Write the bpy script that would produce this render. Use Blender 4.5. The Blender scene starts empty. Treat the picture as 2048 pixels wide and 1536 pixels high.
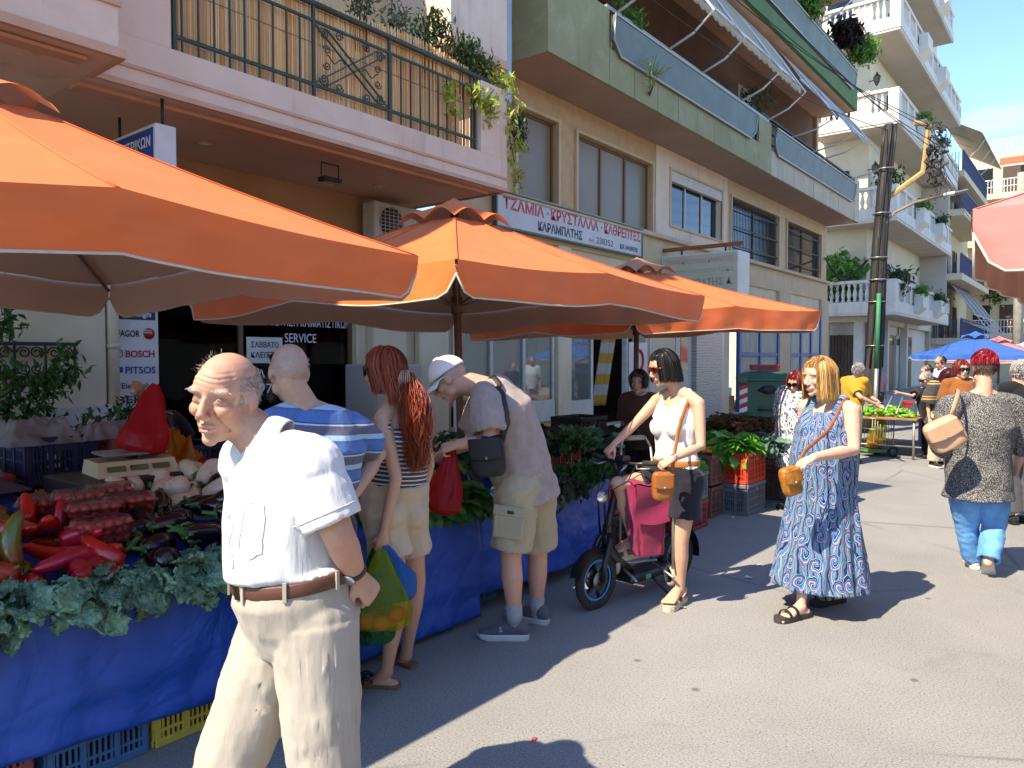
import bpy, bmesh, math, random, re
import numpy as np
from math import pi, sin, cos, radians as R
from mathutils import Vector as V, Matrix
SC = bpy.context.scene
COL = SC.collection
random.seed(7); RNG = np.random.default_rng(7)
# ---------------------------------------------------------------- camera
YAW = R(38.5); PITCH = R(-2.05); FPX = 1480.0; CH = 1.58
cam = bpy.data.cameras.new('camera'); cam.sensor_width = 36; cam.lens = 36 * FPX / 2048
cam.clip_start = .05; cam.clip_end = 2000
cam_o = bpy.data.objects.new('camera', cam); COL.objects.link(cam_o)
cam_o.location = (0, 0, CH); cam_o.rotation_euler = (pi / 2 + PITCH, 0, YAW); SC.camera = cam_o
# ---------------------------------------------------------------- daylight
SUN = V((-.20, -.82, 1.0)).normalized()             # towards the sun
w = bpy.data.worlds.new('World'); SC.world = w; w.use_nodes = True
nt = w.node_tree; bg = nt.nodes['Background']
sky = nt.nodes.new('ShaderNodeTexSky'); sky.sky_type = 'NISHITA'; sky.sun_disc = False
sky.sun_elevation = math.asin(SUN.z); sky.sun_rotation = math.atan2(SUN.x, SUN.y)
sky.altitude = 2500; sky.air_density = 1.0; sky.dust_density = .05; sky.ozone_density = 9
# scattered fair-weather clouds, by direction
tc = nt.nodes.new('ShaderNodeTexCoord')
nz = nt.nodes.new('ShaderNodeTexNoise'); nz.inputs['Scale'].default_value = 7; nz.inputs['Detail'].default_value = 7; nz.inputs['Roughness'].default_value = .55
mp = nt.nodes.new('ShaderNodeMapping'); mp.inputs['Scale'].default_value = (1, 1, 2.2); mp.inputs['Location'].default_value = (.35, .2, .1)
nt.links.new(tc.outputs['Generated'], mp.inputs['Vector']); nt.links.new(mp.outputs['Vector'], nz.inputs['Vector'])
def cloud_blob(az, el, ra, rb):
    c = V((sin(R(az)) * cos(R(el)), cos(R(az)) * cos(R(el)), sin(R(el))))
    s = nt.nodes.new('ShaderNodeVectorMath'); s.operation = 'SUBTRACT'; nt.links.new(tc.outputs['Generated'], s.inputs[0]); s.inputs[1].default_value = c
    m = nt.nodes.new('ShaderNodeVectorMath'); m.operation = 'MULTIPLY'; nt.links.new(s.outputs[0], m.inputs[0]); m.inputs[1].default_value = (1 / ra, 1 / ra, 1 / rb)
    l = nt.nodes.new('ShaderNodeVectorMath'); l.operation = 'LENGTH'; nt.links.new(m.outputs[0], l.inputs[0])
    return l.outputs['Value']
acc = None
for b in ((-5.5, 14.9, .035, .014), (-1, 15.2, .06, .018), (14, 19.5, .11, .035), (40, 14, .16, .05), (-60, 17, .15, .05), (95, 20, .2, .06), (170, 16, .2, .06), (-130, 22, .2, .06)):
    o = cloud_blob(*b)
    if acc is None: acc = o
    else:
        mn = nt.nodes.new('ShaderNodeMath'); mn.operation = 'MINIMUM'; nt.links.new(acc, mn.inputs[0]); nt.links.new(o, mn.inputs[1]); acc = mn.outputs[0]
ad = nt.nodes.new('ShaderNodeMath'); ad.operation = 'MULTIPLY_ADD'; nt.links.new(nz.outputs['Fac'], ad.inputs[0]); ad.inputs[1].default_value = -1.7; nt.links.new(acc, ad.inputs[2])
mr = nt.nodes.new('ShaderNodeMapRange'); mr.interpolation_type = 'SMOOTHSTEP'; nt.links.new(ad.outputs[0], mr.inputs['Value'])
mr.inputs['From Min'].default_value = .42; mr.inputs['From Max'].default_value = -.5; mr.inputs['To Max'].default_value = .7
mx = nt.nodes.new('ShaderNodeMix'); mx.data_type = 'RGBA'
nt.links.new(mr.outputs[0], mx.inputs['Factor']); nt.links.new(sky.outputs[0], mx.inputs['A']); mx.inputs['B'].default_value = (1.55, 1.62, 1.72, 1)
nt.links.new(mx.outputs['Result'], bg.inputs['Color']); bg.inputs['Strength'].default_value = .14
sl = bpy.data.lights.new('sun', 'SUN'); sl.energy = 2.55; sl.angle = R(.55); sl.color = (1, .94, .85)
so = bpy.data.objects.new('sun', sl); COL.objects.link(so); so.rotation_euler = SUN.to_track_quat('Z', 'Y').to_euler(); so.location = SUN * 60
SC.view_settings.view_transform = 'Standard'; SC.view_settings.look = 'None'; SC.view_settings.gamma = 1; SC.view_settings.exposure = 1.98
SC.view_settings.use_white_balance = True; SC.view_settings.white_balance_temperature = 7900; SC.view_settings.white_balance_tint = 8
SC.view_settings.use_curve_mapping = False
SC.cycles.max_bounces = 7; SC.cycles.transparent_max_bounces = 10; SC.cycles.sample_clamp_indirect = 6
SC.cycles.caustics_reflective = False; SC.cycles.caustics_refractive = False
# ---------------------------------------------------------------- measuring aid: photo pixel (2048 px wide) + one known coordinate -> world point
_rt = V((cos(YAW), sin(YAW), 0)); _fh = V((-sin(YAW), cos(YAW), 0))
_fw = _fh * cos(PITCH) + V((0, 0, sin(PITCH))); _up = -_fh * sin(PITCH) + V((0, 0, cos(PITCH)))
def W(px, py, d=None, x=None, y=None, z=None):
    r = _rt * ((px - 1024) / FPX) + _up * ((768 - py) / FPX) + _fw
    if d is not None: t = d / r.dot(_fh)
    elif x is not None: t = x / r.x
    elif y is not None: t = y / r.y
    else: t = (z - CH) / r.z
    return V((0, 0, CH)) + r * t
# ---------------------------------------------------------------- object helpers
def link(o, parent=None):
    COL.objects.link(o)
    if parent is not None: o.parent = parent
    return o
def tag(o, label=None, cat=None, group=None, kind=None):
    if label: o['label'] = label
    if cat: o['category'] = cat
    if group: o['group'] = group
    if kind: o['kind'] = kind
    return o
def thing(name, label, cat, loc=(0, 0, 0), rz=0, group=None):
    o = bpy.data.objects.new(name, None); o.location = loc; o.rotation_euler = (0, 0, rz); o.empty_display_size = .1
    link(o); return tag(o, label, cat, group)
def mobj(name, me, mat, parent=None, loc=None, rot=None, scale=None):
    o = bpy.data.objects.new(name, me)
    if mat is not None and not me.materials: me.materials.append(mat)
    if loc is not None: o.location = loc
    if rot is not None: o.rotation_euler = rot
    if scale is not None: o.scale = scale if hasattr(scale, '__len__') else (scale,) * 3
    return link(o, parent)
def copy_tree(o, parent=None):
    c = o.copy(); COL.objects.link(c); c.parent = parent
    for ch in [x for x in bpy.data.objects if x.parent == o]: copy_tree(ch, c)
    return c
UP = V((0, 0, 1))
def cv(r, d, u=0): return (_rt * r + _fh * d + V((0, 0, u)))
def part(o, root):
    o.parent = root; o.matrix_parent_inverse = Matrix.Translation(root.location).inverted(); return o
def kids(o): return [x for x in bpy.data.objects if x.parent == o]
def bake(ob):
    ts = bpy.data.scenes.new('scratch'); ts.collection.objects.link(ob); vl = ts.view_layers[0]; vl.update(); dg = vl.depsgraph
    me = bpy.data.meshes.new_from_object(ob.evaluated_get(dg)); d = ob.data; bpy.data.objects.remove(ob); (bpy.data.curves if isinstance(d, bpy.types.Curve) else bpy.data.meshes).remove(d); bpy.data.scenes.remove(ts); return me
class MB:
    def __init__(s): s.v = []; s.f = []; s.sm = []; s.mi = []; s.cm = 0
    def add(s, vs, fs, smooth=False):
        n = len(s.v); s.v += [tuple(p) for p in vs]; s.f += [tuple(i + n for i in f) for f in fs]; s.sm += [smooth] * len(fs); s.mi += [s.cm] * len(fs); return s
    def box(s, a, b, bev=0, M=None):
        a, b = [min(p, q) for p, q in zip(a, b)], [max(p, q) for p, q in zip(a, b)]
        if bev <= 0:
            vs = [(x, y, z) for x in (a[0], b[0]) for y in (a[1], b[1]) for z in (a[2], b[2])]
            fs = [(0, 1, 3, 2), (4, 6, 7, 5), (0, 4, 5, 1), (2, 3, 7, 6), (0, 2, 6, 4), (1, 5, 7, 3)]
        else:
            bev = min(bev, *[(q - p) * .45 for p, q in zip(a, b)])
            vs = []; idx = {}
            for i in range(8):
                sg = [(i >> k) & 1 for k in range(3)]
                for ax in range(3):
                    p = [(b if sg[k] else a)[k] + (0 if k == ax else (-bev if sg[k] else bev)) for k in range(3)]
                    idx[i, ax] = len(vs); vs.append(p)
            fs = []
            for ax in range(3):
                o1, o2 = [k for k in range(3) if k != ax]
                for sd in (0, 1):
                    c = [(sd << ax) | (p << o1) | (q << o2) for p, q in ((0, 0), (1, 0), (1, 1), (0, 1))]
                    fs.append([idx[i, ax] for i in c])
                for p in (0, 1):
                    for q in (0, 1):
                        i0 = (p << o1) | (q << o2); i1 = i0 | (1 << ax)
                        fs.append([idx[i0, o1], idx[i0, o2], idx[i1, o2], idx[i1, o1]])
            for i in range(8): fs.append([idx[i, 0], idx[i, 1], idx[i, 2]])
            c0 = V([(p + q) / 2 for p, q in zip(a, b)]); out = []
            for f in fs:
                pts = [V(vs[i]) for i in f]; nrm = (pts[1] - pts[0]).cross(pts[2] - pts[0]); cc = sum(pts, V()) / len(pts)
                out.append(f if nrm.dot(cc - c0) > 0 else f[::-1])
            fs = out
        if M is not None: vs = [M @ V(p) for p in vs]
        return s.add(vs, fs)
    def beam(s, p, q, w, h=None, up=(0, 0, 1), bev=0):
        h = h or w; p, q = V(p), V(q); d = (q - p); L = d.length; d.normalize(); u = V(up)
        if abs(d.dot(u)) > .98: u = V((1, 0, 0))
        r = d.cross(u).normalized(); u = r.cross(d)
        M = Matrix((r, d, u)).transposed().to_4x4(); M.translation = p
        return s.box((-w / 2, 0, -h / 2), (w / 2, L, h / 2), bev, M)
    def tube(s, pts, r, n=8, cap=True, smooth=True, ref=None, closed=False):
        pts = [V(p) for p in pts]; m = len(pts)
        rs = r if hasattr(r, '__len__') else [r] * m
        vs = []; fs = []; u = None
        for i, p in enumerate(pts):
            if closed: d = pts[(i + 1) % m] - pts[i - 1]
            else: d = pts[min(i + 1, m - 1)] - pts[max(i - 1, 0)]
            d = d.normalized() if d.length > 1e-9 else V((0, 0, 1))
            if ref is not None: u = V(ref) - d * d.dot(V(ref))
            elif u is None: u = d.orthogonal()
            else: u = u - d * d.dot(u)
            u = u.normalized() if u.length > 1e-6 else d.orthogonal().normalized(); b = d.cross(u)
            ra, rb = (rs[i] if hasattr(rs[i], '__len__') else (rs[i], rs[i]))
            for k in range(n):
                a = 2 * pi * k / n; vs.append(p + u * (ra * cos(a)) + b * (rb * sin(a)))
        for i in range(m if closed else m - 1):
            i2 = (i + 1) % m
            for k in range(n): fs.append((i * n + k, i * n + (k + 1) % n, i2 * n + (k + 1) % n, i2 * n + k))
        if cap and not closed: fs += [tuple(range(n))[::-1], tuple((m - 1) * n + k for k in range(n))]
        return s.add(vs, fs, smooth)
    def lathe(s, prof, n=16, M=None, smooth=True, cap=True):
        vs = [(r * cos(2 * pi * k / n), r * sin(2 * pi * k / n), z) for r, z in prof for k in range(n)]
        fs = [(i * n + k, i * n + (k + 1) % n, (i + 1) * n + (k + 1) % n, (i + 1) * n + k) for i in range(len(prof) - 1) for k in range(n)]
        if cap: fs += [tuple(range(n))[::-1], tuple((len(prof) - 1) * n + k for k in range(n))]
        if M is not None: vs = [M @ V(p) for p in vs]
        return s.add(vs, fs, smooth)
    def ball(s, c, r, n=12, m=8, M=None):
        r = r if hasattr(r, '__len__') else (r,) * 3
        vs = [(0, 0, -1)] + [(cos(2 * pi * k / n) * sin(pi * j / m), sin(2 * pi * k / n) * sin(pi * j / m), -cos(pi * j / m)) for j in range(1, m) for k in range(n)] + [(0, 0, 1)]
        fs = [(0, 1 + (k + 1) % n, 1 + k) for k in range(n)]
        fs += [(1 + j * n + k, 1 + j * n + (k + 1) % n, 1 + (j + 1) * n + (k + 1) % n, 1 + (j + 1) * n + k) for j in range(m - 2) for k in range(n)]
        t = len(vs) - 1; b = 1 + (m - 2) * n
        fs += [(t, b + k, b + (k + 1) % n) for k in range(n)]
        vs = [V((x * r[0], y * r[1], z * r[2])) for x, y, z in vs]
        if M is not None: vs = [M @ p for p in vs]
        return s.add([p + V(c) for p in vs], fs, True)
    def grid(s, fn, nu, nv, smooth=True, wrap=False):
        vs = [fn(i / nu, j / nv) for j in range(nv + 1) for i in range(nu + (0 if wrap else 1))]; c = nu if wrap else nu + 1
        fs = [(j * c + i, j * c + (i + 1) % c, (j + 1) * c + (i + 1) % c, (j + 1) * c + i) for j in range(nv) for i in range(nu)]
        return s.add(vs, fs, smooth)
    def prism(s, poly, z0, z1, M=None):
        n = len(poly); vs = [(x, y, z0) for x, y in poly] + [(x, y, z1) for x, y in poly]
        fs = [tuple(range(n))[::-1], tuple(range(n, 2 * n))] + [(i, (i + 1) % n, n + (i + 1) % n, n + i) for i in range(n)]
        if M is not None: vs = [M @ V(p) for p in vs]
        return s.add(vs, fs)
    def mesh(s, name='mesh', mats=None):
        me = bpy.data.meshes.new(name); me.from_pydata(s.v, [], s.f)
        me.polygons.foreach_set('use_smooth', s.sm)
        if mats:
            for m in mats: me.materials.append(m)
            me.polygons.foreach_set('material_index', s.mi)
        me.update(); return me
    def build(s, name, mat, parent=None, loc=None, rot=None, scale=None):
        me = s.mesh(name, mat if isinstance(mat, (list, tuple)) else [mat]); return mobj(name, me, None, parent, loc, rot, scale)
def MX(loc=(0, 0, 0), rz=0, rx=0, ry=0): return Matrix.Translation(loc) @ Matrix.Rotation(rz, 4, 'Z') @ Matrix.Rotation(ry, 4, 'Y') @ Matrix.Rotation(rx, 4, 'X')
def frame(o, xa, ya, za):
    M = Matrix((V(xa), V(ya), V(za))).transposed().to_4x4(); M.translation = V(o); return M
def bx(name, mat, a, b, parent=None, bev=0): return MB().box(a, b, bev).build(name, mat, parent)
# ---------------------------------------------------------------- numpy perlin noise
_P = RNG.permutation(256).astype(np.int64); _P = np.concatenate([_P, _P, _P])
_G = RNG.normal(size=(256, 3)); _G /= np.linalg.norm(_G, axis=1)[:, None]
def perlin(p):
    p = np.asarray(p, float); i = np.floor(p).astype(np.int64); f = p - i; i &= 255; u = f * f * f * (f * (f * 6 - 15) + 10); r = 0
    for dx in (0, 1):
        for dy in (0, 1):
            for dz in (0, 1):
                h = _P[_P[_P[i[:, 0] + dx] + i[:, 1] + dy] + i[:, 2] + dz] & 255
                g = (_G[h] * (f - np.array([dx, dy, dz]))).sum(1)
                r = r + g * (u[:, 0] if dx else 1 - u[:, 0]) * (u[:, 1] if dy else 1 - u[:, 1]) * (u[:, 2] if dz else 1 - u[:, 2])
    return r * 1.5
def co(me):
    a = np.empty(len(me.vertices) * 3); me.vertices.foreach_get('co', a); return a.reshape(-1, 3)
def no(me):
    a = np.empty(len(me.vertices) * 3); me.vertices.foreach_get('normal', a); return a.reshape(-1, 3)
def setco(me, a): me.vertices.foreach_set('co', np.asarray(a, float).ravel()); me.update()
# ---------------------------------------------------------------- text as flat raised lettering
def text(s, o, right, up, h, mat, parent=None, width=None, bold=0, name='lettering', align='LEFT', ext=.0015, shear=0, lift=.003):
    cu = bpy.data.curves.new('t', 'FONT'); cu.body = s; cu.size = 1; cu.offset = bold; cu.shear = shear; cu.resolution_u = 3
    me = bake(bpy.data.objects.new('t', cu))
    c = co(me); c0 = c.min(0); c1 = c.max(0); cap = .727
    sy = h / cap; sx = sy if width is None else width / max(c1[0] - c0[0], 1e-6)
    x = (c[:, 0] - c0[0]) * sx; y = c[:, 1] * sy; wd = (c1[0] - c0[0]) * sx
    if align == 'CENTER': x -= wd / 2; y -= h / 2
    r = V(right).normalized(); u = V(up).normalized(); n = r.cross(u)
    p = np.outer(x, r) + np.outer(y, u) + np.array(V(o) + n * lift)
    setco(me, p); me.name = name
    me.materials.clear(); me.materials.append(mat)
    return mobj(name, me, None, parent)
# ================================================================ materials
MATS = {}
def srgb(h):
    h = h.lstrip('#'); c = [int(h[i:i + 2], 16) / 255 for i in (0, 2, 4)]
    return tuple(x / 12.92 if x <= .04045 else ((x + .055) / 1.055) ** 2.4 for x in c)
class NT:
    def __init__(s, name):
        s.m = bpy.data.materials.new(name); s.m.use_nodes = True; s.t = s.m.node_tree; s.b = s.t.nodes['Principled BSDF']; s.tc = None
    def n(s, t, **kw):
        x = s.t.nodes.new('ShaderNode' + t)
        for k, v in kw.items():
            if k in x.inputs: x.inputs[k].default_value = v
            else: setattr(x, k, v)
        return x
    def l(s, a, b): s.t.links.new(a, b)
    def obj(s):
        if s.tc is None: s.tc = s.n('TexCoord')
        return s.tc.outputs['Object']
    def mapping(s, scale, src=None, rot=(0, 0, 0), loc=(0, 0, 0)):
        m = s.n('Mapping'); m.inputs['Scale'].default_value = scale if hasattr(scale, '__len__') else (scale,) * 3
        m.inputs['Rotation'].default_value = rot; m.inputs['Location'].default_value = loc
        s.l(src or s.obj(), m.inputs['Vector']); return m.outputs[0]
    def noise(s, scale, detail=4, rough=.55, src=None, dist=0):
        x = s.n('TexNoise', Scale=scale, Detail=detail, Roughness=rough, Distortion=dist); s.l(src or s.obj(), x.inputs['Vector']); return x.outputs['Fac']
    def ramp(s, fac, stops, interp='LINEAR'):
        x = s.n('ValToRGB'); e = x.color_ramp.elements; x.color_ramp.interpolation = interp
        while len(e) < len(stops): e.new(.5)
        for k, (p, c) in enumerate(stops): e[k].position = p; e[k].color = (*c[:3], 1) if hasattr(c, '__len__') else (c, c, c, 1)
        s.l(fac, x.inputs[0]); return x.outputs[0]
    def mix(s, fac, a, b, mode='MIX'):
        x = s.n('Mix', data_type='RGBA', blend_type=mode)
        for k, v in (('Factor', fac), ('A', a), ('B', b)):
            i = [q for q in x.inputs if q.name == k and q.enabled][0]
            if isinstance(v, bpy.types.NodeSocket): s.l(v, i)
            else: i.default_value = v if k == 'Factor' else (*v[:3], 1)
        return [q for q in x.outputs if q.enabled][0]
    def math(s, op, a, b=0, c=0):
        x = s.n('Math', operation=op)
        for i, v in enumerate((a, b, c)):
            if isinstance(v, bpy.types.NodeSocket): s.l(v, x.inputs[i])
            else: x.inputs[i].default_value = v
        return x.outputs[0]
    def bump(s, h, strength=.3, dist=.01):
        x = s.n('Bump', Strength=strength, Distance=dist); s.l(h, x.inputs['Height']); s.l(x.outputs[0], s.b.inputs['Normal']); return x
    def set(s, **kw):
        for k, v in kw.items():
            k = k.replace('_', ' ')
            if isinstance(v, bpy.types.NodeSocket): s.l(v, s.b.inputs[k])
            else: s.b.inputs[k].default_value = (*v, 1) if k in ('Base Color', 'Emission Color') and len(v) == 3 else v
        return s
def M(name, col, rough=.6, col2=None, ns=6, bump=0, bs=80, metal=0, spec=.5, rnd=0, hue=0, coat=0, sheen=0, dirt=None, dirt_amt=.5, dsc=3, trans=0, streak=None, sub=0, bd=.004, det=5):
    if name in MATS: return MATS[name]
    if isinstance(col, str): col = srgb(col)
    if isinstance(col2, str): col2 = srgb(col2)
    t = NT(name); c = col
    if col2 is None and ns: col2 = tuple(x * .82 for x in col)
    if ns: c = t.ramp(t.noise(ns, det), [(.3, col2), (.7, col)])
    if dirt is not None:
        d = srgb(dirt) if isinstance(dirt, str) else dirt
        f = t.ramp(t.noise(dsc, 8, .68, dist=.6), [(.5, 0.), (.74, dirt_amt)]); c = t.mix(f, c, d)
    if streak is not None:
        d = srgb(streak) if isinstance(streak, str) else streak
        f = t.ramp(t.noise(1, 6, .6, src=t.mapping((5, 5, .35))), [(.56, 0.), (.8, .55)]); c = t.mix(f, c, d)
    if rnd or hue:
        oi = t.n('ObjectInfo'); h = t.n('HueSaturation')
        t.l(t.math('MULTIPLY_ADD', oi.outputs['Random'], rnd * 2, 1 - rnd), h.inputs['Value'])
        if hue:
            wn = t.n('TexWhiteNoise', noise_dimensions='1D'); t.l(oi.outputs['Random'], wn.inputs['W'])
            t.l(t.math('MULTIPLY_ADD', wn.outputs['Value'], hue * 2, .5 - hue), h.inputs['Hue'])
        if isinstance(c, bpy.types.NodeSocket): t.l(c, h.inputs['Color'])
        else: h.inputs['Color'].default_value = (*c, 1)
        c = h.outputs[0]
    t.set(Base_Color=c, Roughness=rough, Metallic=metal, Coat_Weight=coat, Sheen_Weight=sheen, Subsurface_Weight=sub)
    t.b.inputs['Specular IOR Level'].default_value = spec
    if sub: t.b.inputs['Subsurface Scale'].default_value = .02
    if bump: t.bump(t.noise(bs, 4, .6), bump, bd)
    if trans:
        tr = t.n('BsdfTranslucent'); ms = t.n('MixShader', Fac=trans)
        if isinstance(c, bpy.types.NodeSocket): t.l(c, tr.inputs['Color'])
        else: tr.inputs['Color'].default_value = (*c, 1)
        out = t.t.nodes['Material Output']; t.l(t.b.outputs[0], ms.inputs[1]); t.l(tr.outputs[0], ms.inputs[2]); t.l(ms.outputs[0], out.inputs[0])
    MATS[name] = t.m; return t.m
def GLASS(name, tint, rough=.05, alpha=.25, spec=.6):
    if name in MATS: return MATS[name]
    t = NT(name); gl = t.n('BsdfGlossy', Roughness=rough); gl.inputs['Color'].default_value = (1, 1, 1, 1)
    tp = t.n('BsdfTransparent'); tp.inputs['Color'].default_value = (*tint, 1); fr = t.n('Fresnel', IOR=1.5)
    t.b.inputs['Base Color'].default_value = (*tint, 1); t.b.inputs['Roughness'].default_value = .3
    a = t.n('MixShader', Fac=alpha); t.l(tp.outputs[0], a.inputs[1]); t.l(t.b.outputs[0], a.inputs[2])
    b = t.n('MixShader'); t.l(t.math('MULTIPLY', fr.outputs[0], spec * 1.6), b.inputs[0]); t.l(a.outputs[0], b.inputs[1]); t.l(gl.outputs[0], b.inputs[2])
    t.l(b.outputs[0], t.t.nodes['Material Output'].inputs[0]); MATS[name] = t.m; return t.m
def FILM(name, col, alpha=.6, rough=.25):
    if name in MATS: return MATS[name]
    if isinstance(col, str): col = srgb(col)
    t = NT(name); t.set(Base_Color=col, Roughness=rough)
    nz = t.noise(14, 3, .5, src=t.mapping((1, 1, .25))); t.bump(nz, .9, .03)
    tr = t.n('BsdfTranslucent'); tr.inputs['Color'].default_value = (*col, 1); tp = t.n('BsdfTransparent'); tp.inputs['Color'].default_value = (*[.25 + .75 * x for x in col], 1)
    a = t.n('MixShader', Fac=.45); t.l(t.b.outputs[0], a.inputs[1]); t.l(tr.outputs[0], a.inputs[2])
    b = t.n('MixShader', Fac=alpha); t.l(tp.outputs[0], b.inputs[1]); t.l(a.outputs[0], b.inputs[2])
    t.l(b.outputs[0], t.t.nodes['Material Output'].inputs[0]); MATS[name] = t.m; return t.m
def mat_asphalt():
    t = NT('asphalt'); o = t.obj()
    base = t.ramp(t.noise(.7, 6, .6), [(.3, (.235, .232, .226)), (.75, (.32, .315, .306))])
    sp = t.ramp(t.noise(105, 4, .75), [(.33, (.22,) * 3), (.44, (.80,) * 3), (.58, (1.,) * 3), (.68, (1.35,) * 3)])
    c = t.mix(1, base, sp, 'MULTIPLY')
    v = t.n('TexVoronoi', feature='DISTANCE_TO_EDGE', Scale=.55); t.l(t.mapping(1, t.mix(.12, o, t.n('TexNoise', Scale=3).outputs['Color'])), v.inputs['Vector'])
    cr = t.ramp(v.outputs['Distance'], [(0, 1.), (.009, 0.)]); crm = t.math('MULTIPLY', cr, t.ramp(t.noise(.5, 2), [(.45, 0.), (.58, .5)]))
    c = t.mix(crm, c, (.06, .058, .055))
    st = t.ramp(t.noise(2.2, 7, .7, dist=1), [(.58, 0.), (.72, .45)]); c = t.mix(st, c, (.16, .152, .145))
    pt = t.ramp(t.noise(.33, 2, .4), [(.52, 0.), (.535, .16)]); c = t.mix(pt, c, (.20, .195, .188)); oil = t.ramp(t.noise(1.1, 3, .5, src=t.mapping(1, None, (0, 0, 0), (9, 4, 2))), [(.62, 0.), (.78, .35)]); c = t.mix(oil, c, (.13, .125, .12))
    v2 = t.n('TexVoronoi', Scale=2.3); t.l(o, v2.inputs['Vector']); sp2 = t.ramp(v2.outputs['Distance'], [(.03, .7), (.06, 0.)]); c = t.mix(sp2, c, (.07, .066, .062))
    t.set(Base_Color=c, Roughness=.85); t.b.inputs['Specular IOR Level'].default_value = .3
    hs = t.math('ADD', t.noise(105, 4, .75), t.math('MULTIPLY', crm, -1.)); t.bump(hs, .5, .004); MATS['asphalt'] = t.m; return t.m
def mat_canvas(name, col, under, fade=.3):
    col, under = srgb(col), srgb(under)
    t = NT(name); g = t.n('NewGeometry')
    a = t.ramp(t.noise(1.6, 5, .6), [(.3, tuple(x * (1 - fade * .5) for x in col)), (.7, col)])
    a = t.mix(t.ramp(t.noise(5, 8, .75, dist=.5), [(.55, 0.), (.8, .16)]), a, (.50, .30, .20)); a = t.mix(t.ramp(t.noise(1, 4, .5, src=t.mapping((3, 3, 14))), [(.5, 0.), (.8, .25)]), a, tuple(min(1, x * 1.25 + .05) for x in col))
    c = t.mix(g.outputs['Backfacing'], a, under)
    t.set(Base_Color=c, Roughness=.75, Sheen_Weight=.1); t.b.inputs['Specular IOR Level'].default_value = .25
    wv = t.n('TexWave', Scale=3, Distortion=6, Detail=2); t.l(t.obj(), wv.inputs['Vector'])
    h = t.math('ADD', t.math('MULTIPLY', t.noise(500, 2, .5), .25), t.math('MULTIPLY', t.noise(5, 4, .5), 1.)); t.bump(h, .35, .02)
    tr = t.n('BsdfTranslucent'); t.l(a, tr.inputs['Color']); ms = t.n('MixShader', Fac=.09); t.l(t.b.outputs[0], ms.inputs[1]); t.l(tr.outputs[0], ms.inputs[2])
    t.l(ms.outputs[0], t.t.nodes['Material Output'].inputs[0]); MATS[name] = t.m; return t.m
# ================================================================ ground
road = MB().box((-400, -300, -.5), (400, 600, 0)).build('road', mat_asphalt()); tag(road, kind='structure')
M_PAVE = M('paving', '#9a9a96', .85, '#82827e', 4, .3, 90, dirt='#5a5752', dirt_amt=.4); M_KERB = M('kerb_concrete', '#a09d95', .85, '#86837c', 5, .35, 70)
sw = MB().box((-7.2, -6, 0), (-4.72, 62, .12)).build('pavement', M_PAVE); tag(sw, kind='structure')
for i in range(40): bx('kerbstone', M_KERB, (-4.72, -1 + i * 1.0, -.02), (-4.55, -1 + i * 1.0 + .99, .135), sw, .012)
slab = MB().box((-.198, -.198, 0), (.198, .198, .022), .004).mesh('slab', [M_PAVE])
for i in range(24):
    for j in range(6): mobj('paving_slab', slab, None, sw, (-6.95 + j * .402 + .2, 11 + i * .402, .112 + random.uniform(-.002, .003)), (random.gauss(0, .004), random.gauss(0, .004), 0))
# ================================================================ facade helpers (facades lie along the street in the plane x = X)
def wall_holes(name, mat, X, th, y0, y1, z0, z1, holes, parent):
    ys = sorted({y0, y1, *[v for h in holes for v in h[:2]]}); zs = sorted({z0, z1, *[v for h in holes for v in h[2:]]}); mb = MB()
    for i in range(len(ys) - 1):
        a, b = ys[i], ys[i + 1]; run = None
        for j in range(len(zs) - 1):
            c, d = zs[j], zs[j + 1]; cy, cz = (a + b) / 2, (c + d) / 2
            if any(h[0] < cy < h[1] and h[2] < cz < h[3] for h in holes):
                if run: mb.box((X - th, a, run[0]), (X, b, run[1])); run = None
            else: run = (run[0], d) if run else (c, d)
        if run: mb.box((X - th, a, run[0]), (X, b, run[1]))
    return mb.build(name, mat, parent)
def window(X, y0, y1, z0, z1, n, fr, gl, parent, rec=.08, fw=.05, name='window', bars=None, sill=None, trans=None):
    w_ = MB(); xb, xa = X - rec - .05, X - rec
    for y in (y0, y1 - fw): w_.box((xb, y, z0), (xa, y + fw, z1))
    for z in (z0, z1 - fw): w_.box((xb, y0 + fw, z), (xa, y1 - fw, z + fw))
    s = (y1 - y0 - fw) / n
    for i in range(1, n): w_.box((xb, y0 + i * s, z0 + fw), (xa + .006, y0 + i * s + fw, z1 - fw))
    if trans: w_.box((xb, y0 + fw, trans), (xa + .004, y1 - fw, trans + fw))
    o = w_.build(name, fr, parent)
    for i in range(n):
        zz = [(z0 + fw, z1 - fw)] if not trans else [(z0 + fw, trans), (trans + fw, z1 - fw)]
        for a, b in zz: MB().box((xb + .02, y0 + fw + i * s, a), (xb + .028, y0 + (i + 1) * s, b)).build('pane', gl, o)
    if sill: bx('sill', sill, (X - rec, y0 - .06, z0 - .05), (X + .06, y1 + .06, z0), o)
    if bars:
        g = MB(); nb = int((y1 - y0) / bars[0])
        for i in range(1, nb): g.box((X - .03, y0 + i * (y1 - y0) / nb - .007, z0), (X - .016, y0 + i * (y1 - y0) / nb + .007, z1))
        for k in range(3): g.box((X - .016, y0, z0 + (k + .5) * (z1 - z0) / 3), (X - .008, y1, z0 + (k + .5) * (z1 - z0) / 3 + .03))
        tag(g.build('grille', bars[1], o), kind='stuff')
    return o
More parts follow.
